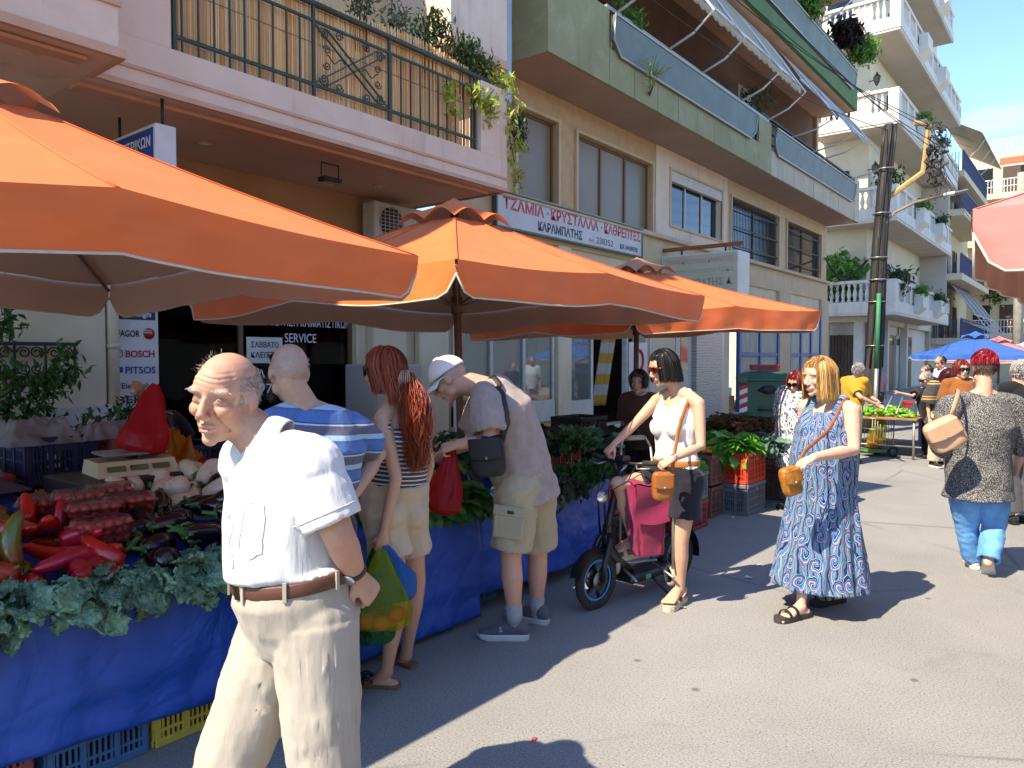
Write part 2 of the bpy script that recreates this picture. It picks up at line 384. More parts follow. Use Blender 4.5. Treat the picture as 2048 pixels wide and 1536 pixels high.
def ac_unit(c, rz, label, parent=None, s=1.0):
    w_ = M('ac_white', '#c9c3b5', .55, '#b5ae9f', 6, dirt='#8a8272'); dk = M('ac_dark', '#2a2a2a', .6, ns=0)
    t = thing('air_conditioner', label, 'air conditioner', c, rz) if parent is None else None
    if t is None: t = bpy.data.objects.new('air_conditioner', None); link(t, parent); t.location = c; t.rotation_euler = (0, 0, rz)
    MB().box((-.4 * s, -.14 * s, -.28 * s), (.4 * s, .14 * s, .28 * s), .02).build('housing', w_, t); Mf = frame((-.1 * s, -.145 * s, 0), (1, 0, 0), (0, 0, 1), (0, -1, 0))
    fan = MB(); fan.lathe([(.22 * s, -.002), (.22 * s, .004)], 24, Mf); fan.build('fan_opening', dk, t); g = MB()
    for i in range(9): g.box((-.32 * s, -.158 * s, (-.2 + i * .05) * s), (.12 * s, -.152 * s, (-.193 + i * .05) * s))
    for i in range(6): g.box((-.31 * s + i * .08 * s, -.156 * s, -.22 * s), (-.302 * s + i * .08 * s, -.150 * s, .22 * s))
    tag(g.build('fan_guard', w_, t), kind='stuff')
    for q in (-1, 1): MB().beam((q * .3 * s, -.14 * s, -.3 * s), (q * .3 * s, .25 * s, -.3 * s), .03).build('bracket', dk, t)
    return t
# ================================================================ materials of the street fronts
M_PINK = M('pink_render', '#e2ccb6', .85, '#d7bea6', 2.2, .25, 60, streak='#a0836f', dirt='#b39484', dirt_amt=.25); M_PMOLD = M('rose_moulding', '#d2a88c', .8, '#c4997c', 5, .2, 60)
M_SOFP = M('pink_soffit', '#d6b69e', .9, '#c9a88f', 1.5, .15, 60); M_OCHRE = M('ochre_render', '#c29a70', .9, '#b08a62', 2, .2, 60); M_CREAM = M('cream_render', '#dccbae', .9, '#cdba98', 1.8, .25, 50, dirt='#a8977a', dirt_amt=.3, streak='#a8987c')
M_YEL = M('pale_yellow_render', '#cdb591', .9, '#bfa682', 2, .2, 50)
M_OLIVE = M('olive_panel', '#96926c', .85, '#88845f', 1.6, .25, 40, streak='#6d6d50', dirt='#b5b295', dirt_amt=.4); M_OLIVEL = M('pale_concrete_panel', '#bdb398', .88, '#ada389', 2, .25, 40, streak='#7b735f')
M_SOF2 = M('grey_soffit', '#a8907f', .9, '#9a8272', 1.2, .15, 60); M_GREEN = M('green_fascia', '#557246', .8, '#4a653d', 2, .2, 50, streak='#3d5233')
M_BGS = M('buff_stucco', '#c7a57c', .9, '#b8966d', 6, .5, 220); M_TRIM = M('buff_trim', '#cbb592', .85, '#bda681', 3, .2, 60)
M_PANEL = M('grey_glass_panel', '#69756f', .6, '#5d6964', 1.5, dirt='#8f9a96', dirt_amt=.3); M_ALU = M('aluminium', '#a9a8a2', .4, metal=.7, ns=4); M_DKM = M('dark_ironwork', '#23261f', .6, ns=10); M_GRNI = M('green_ironwork', '#2f3a2c', .55, '#39463a', 14)
M_FROST = M('brown_frosted_pane', '#85755f', .35, '#776850', 1.2, dirt='#857563', dirt_amt=.35); M_BRF = M('bronze_frame', '#6e5236', .5, ns=6); M_WHF = M('white_frame', '#c9c5ba', .5, '#b6b1a4', 8)
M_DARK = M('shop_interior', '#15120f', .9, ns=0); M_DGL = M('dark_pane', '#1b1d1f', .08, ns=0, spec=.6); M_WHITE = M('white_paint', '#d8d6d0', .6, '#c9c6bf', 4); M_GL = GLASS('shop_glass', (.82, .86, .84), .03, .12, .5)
M_WDOOR = M('brown_shutter', '#4b3527', .6, '#3f2c20', 5)
# ================================================================ building 1: pink apartment house with reed-screened balcony
b1 = thing('apartment_building', 'pink rendered apartment house with a reed-screened balcony above the appliance shop', 'building', (-7, 2, 0))
def P1(name, mat, a, b, bev=0, par=b1): o = MB().box(a, b, bev).build(name, mat); return part(o, par)
o = wall_holes('wall', M_CREAM, -7, .3, -4, 7.4, .1, 3.0, [(3.37, 5.8, .12, 2.75)], None); part(o, b1)
P1('wall', M_OCHRE, (-7.3, -4, 3.0), (-6.99, 7.4, 3.5)); P1('upper_wall', M_YEL, (-7.3, 2.2, 3.87), (-7, 7.4, 9))
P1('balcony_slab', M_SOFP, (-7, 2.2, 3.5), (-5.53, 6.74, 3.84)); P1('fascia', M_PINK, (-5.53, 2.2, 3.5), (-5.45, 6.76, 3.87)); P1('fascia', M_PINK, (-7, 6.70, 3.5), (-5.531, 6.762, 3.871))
P1('moulding', M_PMOLD, (-5.452, 2.2, 3.50), (-5.425, 6.78, 3.54)); P1('moulding', M_PMOLD, (-5.452, 2.2, 3.64), (-5.437, 6.77, 3.665)); P1('moulding', M_PMOLD, (-7, 6.76, 3.50), (-5.452, 6.783, 3.539)); P1('moulding', M_PMOLD, (-5.75, 2.2, 3.47), (-5.6, 6.6, 3.499))
P1('pier', M_PINK, (-5.62, 2.2, 3.872), (-5.452, 2.79, 9)); P1('pier', M_PINK, (-5.62, 6.3, 3.872), (-5.452, 6.755, 4.66)); P1('pier', M_PINK, (-7, 6.6, 3.872), (-5.621, 6.755, 4.40))
P1('bay', M_PINK, (-7, -4, 3.5), (-4.97, 2.199, 9)); P1('moulding', M_PMOLD, (-4.972, -4, 3.49), (-4.93, 2.23, 3.55)); P1('moulding', M_PMOLD, (-5.45, 2.2, 3.491), (-4.973, 2.235, 3.549)); P1('moulding', M_PMOLD, (-4.972, -4, 3.82), (-4.952, 2.215, 3.85)); P1('soffit_moulding', M_PMOLD, (-5.2, -4, 3.465), (-5.08, 2.05, 3.489))
P1('oriel', M_PINK, (-7, 6.35, 5.3), (-5.95, 7.38, 9)); P1('oriel_base', M_PMOLD, (-7, 6.33, 5.2), (-5.93, 7.385, 5.299))
P1('rain_pipe', M_ALU, (-6.1, 7.42, 4.8), (-5.98, 7.54, 9), .03); P1('pilaster', M_CREAM, (-7, 1.95, .1), (-6.82, 2.86, 3.0)); P1('pilaster', M_CREAM, (-7, 5.95, .1), (-6.86, 6.5, 3.0), .02); P1('pilaster', M_CREAM, (-7, 6.75, .1), (-6.88, 7.3, 3.0), .02)
dp = MB().tube([(-6.84, 2.93, .9), (-6.84, 2.93, 3.0)], .05, 12); dp.tube([(-6.84, 2.93, 1.66), (-6.84, 2.93, 1.70)], .058, 12); part(dp.build('downpipe', M_CREAM), b1)
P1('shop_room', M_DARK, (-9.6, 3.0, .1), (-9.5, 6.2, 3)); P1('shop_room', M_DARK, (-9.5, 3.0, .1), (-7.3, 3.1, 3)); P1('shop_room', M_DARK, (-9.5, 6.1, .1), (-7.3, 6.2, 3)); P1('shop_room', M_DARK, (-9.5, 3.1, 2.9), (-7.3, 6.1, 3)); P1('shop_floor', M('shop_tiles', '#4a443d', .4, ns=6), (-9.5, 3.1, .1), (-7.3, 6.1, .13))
gl1 = GLASS('dim_shop_glass', (.35, .38, .38), .03, .0, .18)
for a, b, n in ((3.37, 4.35, 'pane'), (4.4, 5.8, 'pane')): P1('shop_frame', M_BRF, (-7.14, b - .05, .12), (-7.08, b, 2.75)); P1(n, gl1, (-7.12, a, .5), (-7.112, b - .05, 2.75))
P1('shop_frame', M_BRF, (-7.14, 3.37, .12), (-7.08, 5.8, .5))
M_INKW = M('white_lettering', '#d9d9dc', .5, ns=0); EY = (0, 1, 0)
part(text('ΤΟΠΟΘΕΤΗΣΗ ΚΛΙΜΑΤΙΣΤΙΚΩΝ', (-7.1, 4.42, 1.93), EY, UP if 'UP' in globals() else (0, 0, 1), .10, M_INKW, None, 1.35, 0), b1); part(text('SERVICE', (-7.1, 4.87, 1.75), EY, (0, 0, 1), .105, M_INKW, None, .42, 0), b1)
part(text('ΟΛ         ΗΣ', (-7.1, 4.42, 1.36), EY, (0, 0, 1), .09, M_INKW, None, .75, .01), b1); part(text('697', (-7.1, 4.45, 1.20), EY, (0, 0, 1), .10, M_INKW, None, .26, .01), b1)
nb = MB().box((-7.104, 4.40, 1.52), (-7.098, 4.84, 1.80)).build('closing_notice', M_WHITE); tag(nb, 'white paper closing notice taped inside the dark shop window', 'notice')
M_INKD = M('dark_lettering', '#20222a', .6, ns=0)
for s_, z in (('ΣΑΒΒΑΤΟ', 1.69), ('ΚΛΕΙΣΤΑ', 1.58)): text(s_, (-7.097, 4.45, z), EY, (0, 0, 1), .06, M_INKD, nb, .34, .012)
# shelves with old appliances in the shop, fridge outside
for i, (y, z, w_, h) in enumerate(((5.0, 1.25, .5, .2), (5.1, 1.5, .45, .12), (4.95, .9, .55, .3), (5.35, 1.7, .35, .14))):
    t = thing('printer', ('squat white printer', 'flat grey video recorder', 'white microwave oven', 'small beige radio')[i] + ' on the shelf inside the dark shop', 'appliance', (-7.9, y, z))
    MB().box((-.2, -w_ / 2, 0), (.2, w_ / 2, h), .02).build('casing', M_WHITE, t); MB().box((.2, -w_ * .35, h * .3), (.206, w_ * .2, h * .75)).build('front_panel', M_BLKP if 'M_BLKP' in globals() else M_DARK, t); P1('shelf', M_WHF, (-8.2, y - w_ / 2, z - .03), (-7.6, y + w_ / 2, z - .001))
fr = thing('refrigerator', 'grey-white double-door refrigerator standing by the shop pilaster', 'refrigerator', (-6.72, 5.98, .12)); M_FRG = M('fridge_enamel', '#b3aca8', .4, '#a8a19d', 3)
MB().box((-.28, -.36, 0), (.25, .36, 1.38), .015).build('cabinet', M_FRG, fr)
for y in (-.18, .18): MB().box((.25, y - .172, .05), (.29, y + .172, 1.36), .012).build('door', M_FRG, fr); MB().box((.29, y - .07, .85), (.30, y + .07, .93), .004).build('handle', M_DKM, fr)
# maker's panel
bp = MB().box((-6.94, 2.98, .7), (-6.915, 3.37, 2.35)).build('brand_panel', M_WHITE); tag(bp, 'tall white panel of appliance maker logos beside the shop window', 'sign')
K = -6.913; Z_ = (0, 0, 1); M_RED = M('sign_red', '#b0252c', .5, ns=0); M_BLU = M('sign_blue', '#25468f', .5, ns=0); M_NVYS = M('sign_navy', '#2b2a4a', .5, ns=0)
text('gorenje', (K, 3.02, 2.11), EY, Z_, .075, M_INKD, bp, .33, .015)
MB().box((K - .001, 3.01, 1.925), (K + .002, 3.345, 2.045), .02).build('logo_field', M_NVYS, bp); text('DéLonghi', (K + .003, 3.045, 1.955), EY, Z_, .052, M_INKW, bp, .26, .025)
text('FAGOR', (K, 3.0, 1.77), EY, Z_, .06, M_INKD, bp, .20, .02); MB().lathe([(.052, 0), (.052, .003)], 24, frame((K, 3.285, 1.80), EY, Z_, (1, 0, 0))).build('logo_disc', M_RED, bp)
for z in (1.805, 1.825): bx('logo_bar', M_WHITE, (K + .003, 3.235, z), (K + .005, 3.31, z + .008), bp)
text('BOSCH', (K, 3.07, 1.585), EY, Z_, .062, M_RED, bp, .26, .028); MB().tube([(K + .002, 3.02 + .026 * cos(a * pi / 10), 1.615 + .032 * sin(a * pi / 10)) for a in range(20)], .003, 6, closed=True).build('logo_ring', M_INKD, bp)
text('PITSOS', (K, 3.065, 1.435), EY, Z_, .064, M_BLU, bp, .275, .024); bx('logo_bar', M_BLU, (K, 3.0, 1.445), (K + .002, 3.045, 1.495), bp)
text('Electrolux', (K, 3.03, 1.30), EY, Z_, .052, M_INKD, bp, .31, .004); text('BEKO', (K, 2.99, 1.165), EY, Z_, .066, M_NVYS, bp, .34, .02)
bx('logo_field', M_NVYS, (K - .001, 2.985, .975), (K + .002, 3.355, 1.11), bp); text('indesit', (K + .003, 3.09, 1.015), EY, Z_, .045, M_INKW, bp, .22, .005); MB().tube([(K + .004, 3.045 + .03 * cos(a * pi / 10), 1.04 + .035 * sin(a * pi / 10)) for a in range(20)], .004, 6, closed=True).build('logo_ring', M_INKW, bp)
text('Whirlpool', (K, 2.99, .84), EY, Z_, .055, M_INKD, bp, .35, .005)
mbx = thing('meter_cupboard', 'flat white steel meter cupboard on the cream wall', 'cupboard', (-6.80, 2.55, .75)); MB().box((-.03, -.34, 0), (.1, .33, .42), .006).build('door', M_WHITE, mbx); bx('latch', M_DKM, (.1, .27, .36), (.108, .30, .39), mbx)
# window guard
wg = thing('window_guard', 'black wrought-iron window guard with scrolls behind the climbing plant', 'window guard', (-6.74, 1.15, 1.42)); gmb = MB()
for z in (0, .27): MB().beam((0, -.6, z), (0, 1.45, z), .03).build('rail', M_DKM, wg)
for i in range(10): MB().beam((0, -.55 + i * .22, .0), (0, -.55 + i * .22, .27), .016).build('bar', M_DKM, wg)
def scroll(c, r, s, ax, az, th=.009, turns=1.5):
    return [V(c) + V(ax) * (s * r * (1 - t * .75) * cos(t * turns * 2 * pi)) + V(az) * (r * (1 - t * .75) * sin(t * turns * 2 * pi)) for t in [i / 18 for i in range(19)]]
for i in range(9):
    for s in (-1, 1):
        for z, q in ((.2, 1), (.07, -1)): gmb.tube(scroll((0, -.44 + i * .22 + s * .045, z), .05, s, EY, (0, 0, q)), .006, 5)
tag(gmb.build('scrollwork', M_DKM, wg), kind='stuff'); MB().beam((-.12, 1.45, .2), (.0, 1.45, .2), .02).build('fixing', M_DKM, wg)
# ---- balcony railing
rl = thing('balcony_railing', 'dark green wrought-iron balcony railing with a scrolled cross panel', 'railing', (-5.50, 2.8, 3.87)); xr = 0
for z, t in ((.12, .022), (.68, .022)): MB().beam((0, .05, z), (0, 3.47, z), t).build('rail', M_GRNI, rl)
MB().tube([(0, .02, .83), (0, 3.75, .83)], .028, 10).build('handrail', M_GRNI, rl); bar = MB().beam((0, 0, .0), (0, 0, .68), .013).mesh('bar', [M_GRNI]); pst = MB().beam((0, 0, -.005), (0, 0, .83), .026).mesh('post', [M_GRNI])
for i in range(26):
    y = .10 + i * .132
    if 1.28 < y < 2.2: continue
    mobj('bar', bar, None, rl, (0, y, 0))
for y in (.04, 1.3, 2.19, 3.45): mobj('post', pst, None, rl, (.0, y, 0))
sc = MB(); cy, cz = 1.745, .40; hw, hh = .36, .25
for s in (-1, 1):
    for o_ in (-.06, .06): sc.beam((0, cy - hw + o_, cz - s * hh), (0, cy + hw + o_, cz + s * hh), .014)
    for t in (-1, 1):
        sc.tube(scroll((0, cy + s * (hw - .03), cz + t * (hh - .05)), .055, s, EY, (0, 0, t)), .008, 5); sc.tube(scroll((0, cy + s * (hw - .20), cz + t * (hh - .02)), .045, -s, EY, (0, 0, t)), .007, 5); sc.tube(scroll((0, cy + s * .30, cz + t * .07), .04, s, EY, (0, 0, t)), .006, 5)
    sc.tube([(0, cy + s * (.1 + .2 * i / 8), cz + .03 * sin(i)) for i in range(9)], .006, 5)
tag(sc.build('cross_panel', M_GRNI, rl), kind='stuff')
# reeds: far too many and thin to pick apart
M_REED = NT('reed'); a_ = M_REED.n('Attribute'); a_.attribute_name = 'hv'; rc = M_REED.ramp(a_.outputs['Fac'], [(0, srgb('#c89458')), (.5, srgb('#eebc7c')), (1, srgb('#fbdca4'))]); rc = M_REED.mix(M_REED.ramp(M_REED.noise(1, 3, .5, src=M_REED.mapping((30, 30, 4))), [(.6, 0.), (.8, .4)]), rc, srgb('#9a7048'))
M_REED.set(Base_Color=rc, Roughness=.7); M_REED = M_REED.m
def reeds(name, X, y0, y1, z0, z1, step, par):
    vs = []; fs = []; hv = []; y = y0; rg = random.Random(3)
    while y < y1:
        r = step * rg.uniform(.44, .66); b = len(vs); t = rg.random(); a, c = z0 + rg.uniform(0, .02), z1 + rg.gauss(0, .012) + .04 * sin(y * 3); dy = rg.gauss(0, .004); dx = rg.uniform(-.012, .012)
        for z, q in ((a, 0), (c, dy)):
            for k in range(5): vs.append((X + dx + r * cos(k * 1.257), y + q + r * sin(k * 1.257), z)); hv.append(t)
        fs += [(b + k, b + (k + 1) % 5, b + 5 + (k + 1) % 5, b + 5 + k) for k in range(5)] + [tuple(b + 5 + k for k in range(5))]; y += step
    me = bpy.data.meshes.new(name); me.from_pydata(vs, [], fs); me.update(); at = me.attributes.new('hv', 'FLOAT', 'POINT'); at.data.foreach_set('value', hv); me.materials.append(M_REED); return mobj(name, me, None, par)
rs = thing('reed_screen', 'tan split-reed privacy screen tied behind the balcony railing', 'screen', (-5.56, 2.8, 3.88)); tag(reeds('reeds', 0, .02, 3.42, 0, .93, .0105, rs), kind='stuff')
for z in (.15, .5, .8): MB().tube([(.012, .02, z), (.012, 3.42, z)], .003, 5).build('binding_wire', M_BRF, rs)
# soffit fittings
for i, (px, py) in enumerate(((410, 287), (757, 372))):
    q = W(px, py, z=3.498); t = thing('ceiling_light', ('round recessed light in the balcony soffit near the hanging sign', 'round recessed light in the balcony soffit near the floodlight')[i], 'lamp', q); MB().lathe([(.06, -.012), (.075, 0)], 20).build('rim', M_PMOLD, t); MB().lathe([(.045, -.014), (.045, -.011)], 16).build('lens', M_WHITE, t)
q = W(660, 362, z=3.33); fl = thing('floodlight', 'small black floodlight on a bracket under the balcony soffit', 'floodlight', q); MB().box((-.06, -.11, -.02), (.06, .11, .03), .01).build('housing', M_DKM, fl); MB().tube([(0, -.105, 0), (0, -.105, .165), (0, .105, .165), (0, .105, 0)], .007, 6).build('bracket', M_DKM, fl); bx('lens', M_GL, (-.05, -.09, -.024), (.05, .09, -.021), fl)
hs = thing('hanging_sign', 'blue and white light-box sign hanging under the pink balcony', 'sign', (-5.45, 2.66, 3.3)); MB().box((-.95, 0, -.62), (0, .16, 0), .008).build('box', M_WHITE, hs); bx('sign_face', M_BLU, (-.92, -.006, -.59), (-.03, -.002, -.03), hs); text('ΗΛΕΚΤΡΙΚΩΝ', (-.72, -.006, -.16), (1, 0, 0), Z_, .075, M_INKW, hs, .66, .02); text('ΕΠΙΣΚΕΥΕΣ', (-.85, -.006, -.32), (1, 0, 0), Z_, .075, M_INKW, hs, .66, .02)
for x in (-.75, -.05): MB().tube([(x, .08, 0), (x, .08, .2)], .012, 6).build('hanger', M_DKM, hs)
ac_unit((-6.78, 6.15, 3.18), pi / 2, 'dusty white air conditioner tucked under the pink balcony soffit', s=.85)
# ================================================================ building 2: olive and buff block with glazier's shop
b2 = thing('apartment_building', 'buff and olive apartment block with long panelled balconies above the glazier shop', 'building', (-7, 16, 0))
def P2(name, mat, a, b, bev=0, par=None): o = MB().box(a, b, bev).build(name, mat); return part(o, par or b2)
Y0, Y1 = 7.42, 25.1
gh = [(6.95 + .5, 9.86, .62, 2.75), (10.3, 11.03, .55, 2.75), (11.1, 13.0, .35, 2.75), (14.3, 15.05, .13, 2.75), (17.0, 20.45, .25, 2.75), (21.35, 24.35, .25, 2.75)]
part(wall_holes('wall', M_CREAM, -7, .3, Y0, Y1, .1, 3.4, gh, None), b2); P2('band', M_TRIM, (-7.3, Y0, 3.4), (-6.96, Y1, 3.94)); P2('ledge', M_TRIM, (-7.3, Y0, 3.941), (-6.86, Y1 + .05, 4.02), .01)
mz = [(8.9, 9.97, 4.06, 5.38), (10.55, 13.2, 4.06, 5.36), (14.0, 16.6, 4.3, 5.42), (17.2, 20.5, 4.06, 5.42), (21.2, 24.4, 4.06, 5.42)]
part(wall_holes('mezzanine_wall', M_BGS, -7.001, .3, Y0, 13.35, 4.021, 5.8, mz[:2], None), b2); part(wall_holes('mezzanine_wall', M_PINK, -6.98, .3, 13.36, 16.95, 4.021, 5.8, mz[2:3], None), b2); part(wall_holes('mezzanine_wall', M_TRIM, -7.002, .3, 16.96, Y1, 4.021, 5.8, mz[3:], None), b2)
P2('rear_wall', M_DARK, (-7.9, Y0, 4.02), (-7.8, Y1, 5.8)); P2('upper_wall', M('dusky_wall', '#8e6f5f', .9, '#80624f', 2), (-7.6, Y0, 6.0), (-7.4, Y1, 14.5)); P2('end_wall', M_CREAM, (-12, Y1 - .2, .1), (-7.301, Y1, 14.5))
for i, h in enumerate(mz):
    fr, gl, n, bars = [(M_BRF, M_FROST, 1, None), (M_BRF, M_FROST, 3, None), (M_WHF, M_DGL, 3, None), (M_BRF, M_DGL, 2, (.10, M_DKM)), (M_BRF, M_DGL, 2, (.10, M_DKM))][i]
    o = window(-7, *h, n, fr, gl, None, bars=bars, sill=None); part(o, b2)
    for z in ((h[2] - .04, h[2]), (h[3], h[3] + .05)): P2('window_surround', M_TRIM, (-6.998, h[0] - .06, z[0]), (-6.95, h[1] + .06, z[1]))
    for y in ((h[0] - .06, h[0]), (h[1], h[1] + .06)): P2('window_surround', M_TRIM, (-6.998, y[0], h[2]), (-6.955, y[1], h[3]))
P2('shutter_box', M_WHF, (-7.08, 14.0, 5.2), (-6.97, 16.6, 5.42), .01)
# glazier's shop windows with goods behind the glass
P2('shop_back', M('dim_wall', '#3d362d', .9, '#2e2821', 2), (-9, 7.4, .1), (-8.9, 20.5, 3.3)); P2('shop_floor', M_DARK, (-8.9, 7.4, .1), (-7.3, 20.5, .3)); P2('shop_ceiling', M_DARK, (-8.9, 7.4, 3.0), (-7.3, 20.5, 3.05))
M_PALE = M('pale_blind', '#b9bcb4', .6, '#a9ada4', 1.5)
for h, n in ((gh[0], 3), (gh[1], 1)): o = window(-6.93, *h, n, M_WHF, M_GL, None, rec=.03, fw=.06, sill=M_WHF, trans=2.2); part(o, b2)
P2('window_apron', M_WHF, (-7.0, 7.45, .62), (-6.95, 9.86, .9)); P2('window_apron', M_WHF, (-7.0, 10.3, .55), (-6.95, 11.03, .85))
P2('blind', M_PALE, (-7.06, 7.5, .92), (-7.05, 8.98, 2.2)); P2('pilaster', M_CREAM, (-7, 9.9, .1), (-6.9, 10.26, 3.4), .01)
def goods(name, label, cat, loc, parts):
    t = thing(name, label, cat, loc)
    for nm, m, f in parts: f(MB()).build(nm, m, t)
    return t
M_BLUE = M('product_blue', '#2f6fb0', .4, ns=0); M_GRN2 = M('product_green', '#4f9a52', .4, ns=0); M_MIR = M('mirror_glass', '#8f9a98', .08, metal=.6, ns=0)
goods('fan_heater', 'white desk fan with a round blue head behind the shop glass', 'fan', (-7.25, 9.35, 1.35), [('stand', M_WHITE, lambda m: m.lathe([(.14, 0), (.13, .03), (.03, .08), (.025, .4)], 16)), ('fan_head', M_BLUE, lambda m: m.lathe([(.2, -.03), (.21, 0), (.2, .04)], 20, frame((0, -.1, .52), (0, 1, 0), (0, 0, 1), (1, 0, 0))))])
goods('boxed_goods', 'blue and white boxed appliance behind the shop glass', 'box', (-7.25, 9.48, .95), [('box', M_BLUE, lambda m: m.box((-.12, -.2, 0), (.12, .2, .32), .005)), ('label_panel', M_WHITE, lambda m: m.box((.121, -.15, .12), (.124, .05, .24)))])
goods('boxed_goods', 'small green box beside the blue box behind the shop glass', 'box', (-7.25, 9.12, .95), [('box', M_GRN2, lambda m: m.box((-.1, -.11, 0), (.1, .11, .36), .005)), ('label_panel', M_WHITE, lambda m: m.box((.101, -.08, .03), (.104, .08, .15)))])
P2('display_shelf', M_WDOOR, (-7.5, 9.0, .9), (-7.1, 9.8, .94))
for i in range(3): goods('framed_mirror', ('short', 'middle', 'tall')[i] + ' white-framed mirror leaning in the narrow shop window', 'mirror', (-7.2 - i * .06, 10.62 + .03 * i, .6), [('frame', M_WHF, lambda m: [m.box((-.02, -.26 + i * .03, z), (.02, .26 - i * .03, z + .06)) for z in (.0, .62 + i * .32)] and [m.box((-.02, y, 0), (.02, y + .06, .68 + i * .32)) for y in (-.26 + i * .03, .2 - i * .03)] and m), ('glass', M_MIR, lambda m: m.box((-.012, -.2, .05), (-.004, .2, .62 + i * .32)))])
tw = thing('striped_towel', 'yellow and white striped beach towel hanging in the shop doorway', 'towel', (-7.2, 11.7, .7)); t_ = NT('towel_cloth'); sp_ = t_.n('SeparateXYZ'); t_.l(t_.obj(), sp_.inputs[0]); t_.set(Base_Color=t_.ramp(t_.math('FRACT', t_.math('MULTIPLY', sp_.outputs[2], 2.6)), [(0, srgb('#a88430')), (.5, srgb('#a39e94'))], 'CONSTANT'), Roughness=.9)
MB().grid(lambda u, v: (-.04 * sin(u * 14) + .15 * v, -.32 + u * .5 + v * .25, v * 1.75), 24, 20).build('cloth', t_.m, tw); tw.children[0].modifiers.new('s', 'SOLIDIFY').thickness = .01
sgn = thing('shop_board', 'white shop board with a red ring and dark Greek lettering', 'sign', (-6.93, 12.6, .62)); MB().box((-.02, -.35, 0), (0, .35, 1.25), .005).build('board', M_WHITE, sgn); MB().tube([(.008, .16 * cos(a * pi / 12), .9 + .2 * sin(a * pi / 12)) for a in range(24)], .03, 8, closed=True).build('ring', M_RED, sgn); text('ΦΩΤΟ', (.001, -.3, .3), EY, Z_, .12, M_INKD, sgn, .6, .015); text('ΕΠΙΠΛΑ', (.001, -.3, .1), EY, Z_, .12, M_INKD, sgn, .6, .015)
for q in (13.12, 12.2): P2('door_frame', M_WHF, (-7.06, q, .35), (-6.96, q + .06, 2.75))
dr = P2('door', M_WHF, (-7.05, 14.32, .13), (-6.98, 15.03, 2.5), .01); part(MB().box((-6.979, 14.5, 1.3), (-6.972, 14.85, 2.3)).build('door_pane', M_DGL), b2)
def mat_marble():
    t = NT('veined_marble'); v = t.mapping((.8, .8, 4.2)); w_ = t.n('TexWave', wave_type='BANDS', bands_direction='Z', Scale=2.2, Distortion=9, Detail=4); t.l(v, w_.inputs['Vector'])
    t.set(Base_Color=t.ramp(w_.outputs['Fac'], [(.1, srgb('#6e6b66')), (.45, srgb('#a19d95')), (.9, srgb('#b9b5ac'))]), Roughness=.35); return t.m
P2('marble_pier', mat_marble(), (-7, 15.1, .1), (-6.88, 16.5, 3.4)); P2('alu_post', M_ALU, (-7, 16.51, .1), (-6.9, 16.62, 3.4)); P2('pilaster', M_CREAM, (-7, 16.63, .1), (-6.91, 16.98, 3.4)); P2('step', M_KERB, (-7, 14.2, .12), (-6.7, Y1, .25), .01)
M_GBLU = M('gate_blue', '#2d5a9a', .5, '#254d86', 6); M_GWH = M('gate_cream', '#b5b3a6', .6, '#a5a396', 5)
for a, b, n in ((17.65, 20.42, 2), (21.4, 24.3, 3)):
    for i in range(n + 1): y = a + (b - a) * i / n; P2('gate_post', M_GBLU, (-6.99, y - .06, .25), (-6.9, y + .06, 2.9))
    for z in (.25, 1.62, 2.82): P2('gate_rail', M_GBLU, (-6.985, a + .06, z), (-6.91, b - .06, z + .09))
    g = MB(); nb = int((b - a) / .085)
    for i in range(nb): y = a + (i + .5) * (b - a) / nb; g.box((-6.975, y - .026, .34), (-6.945, y + .026, 2.82))
    tag(part(g.build('gate_slats', M_GWH), b2), kind='stuff'); P2('gate_kick_panel', M_GBLU, (-6.97, a + .06, .341), (-6.935, b - .06, .62))
for y0_, y1_ in ((20.45, 21.35), (24.36, Y1)): P2('pilaster', M_TRIM, (-7, y0_, .1), (-6.9, y1_, 3.4), .01)
bxs = thing('cardboard_box', 'brown carton with a white box on top in the dark gateway', 'carton', (-7.3, 17.3, .3)); M_CARD = M('cardboard', '#a9764a', .85, '#98683f', 4, .2, 90); MB().box((-.3, -.25, 0), (.3, .25, .35)).build('carton', M_CARD, bxs); MB().box((-.25, -.25, .351), (.25, .2, .55)).build('white_carton', M_WHITE, bxs)
# long shop sign
ls = thing('shop_sign', 'long white shop sign with red Greek lettering in a green metal frame', 'sign', (-6.93, 8.3, 3.5)); MB().box((0, 0, 0), (.05, 4.3, .48)).build('board', M('sign_white', '#c9c8c6', .5, '#bdbcb9', 2, dirt='#a29c92', dirt_amt=.35), ls); M_SGR = M('sign_green_frame', '#4c5f50', .5, ns=0)
for a, b in (((0, -.03, .481), (.07, 4.33, .51)), ((0, -.03, -.03), (.07, 4.33, -.001)), ((0, -.031, 0), (.068, -.001, .48)), ((0, 4.301, 0), (.068, 4.331, .48))): bx('frame', M_SGR, a, b, ls)
M_SRED = M('faded_red_paint', '#c0453f', .55, '#b23f3a', 4); M_SNAV = M('navy_paint', '#23264a', .55, ns=0)
text('ΤΖΑΜΙΑ', (.05, .14, .27), EY, Z_, .165, M_SRED, ls, 1.02, .03); text('·', (.05, 1.24, .27), EY, Z_, .165, M_SNAV, ls, .03, .03); text('ΚΡΥΣΤΑΛΛΑ', (.05, 1.34, .27), EY, Z_, .165, M_SRED, ls, 1.42, .03); text('·', (.05, 2.84, .27), EY, Z_, .165, M_SNAV, ls, .03, .03); text('ΚΑΘΡΕΠΤΕΣ', (.05, 2.95, .27), EY, Z_, .165, M_SRED, ls, 1.30, .03)
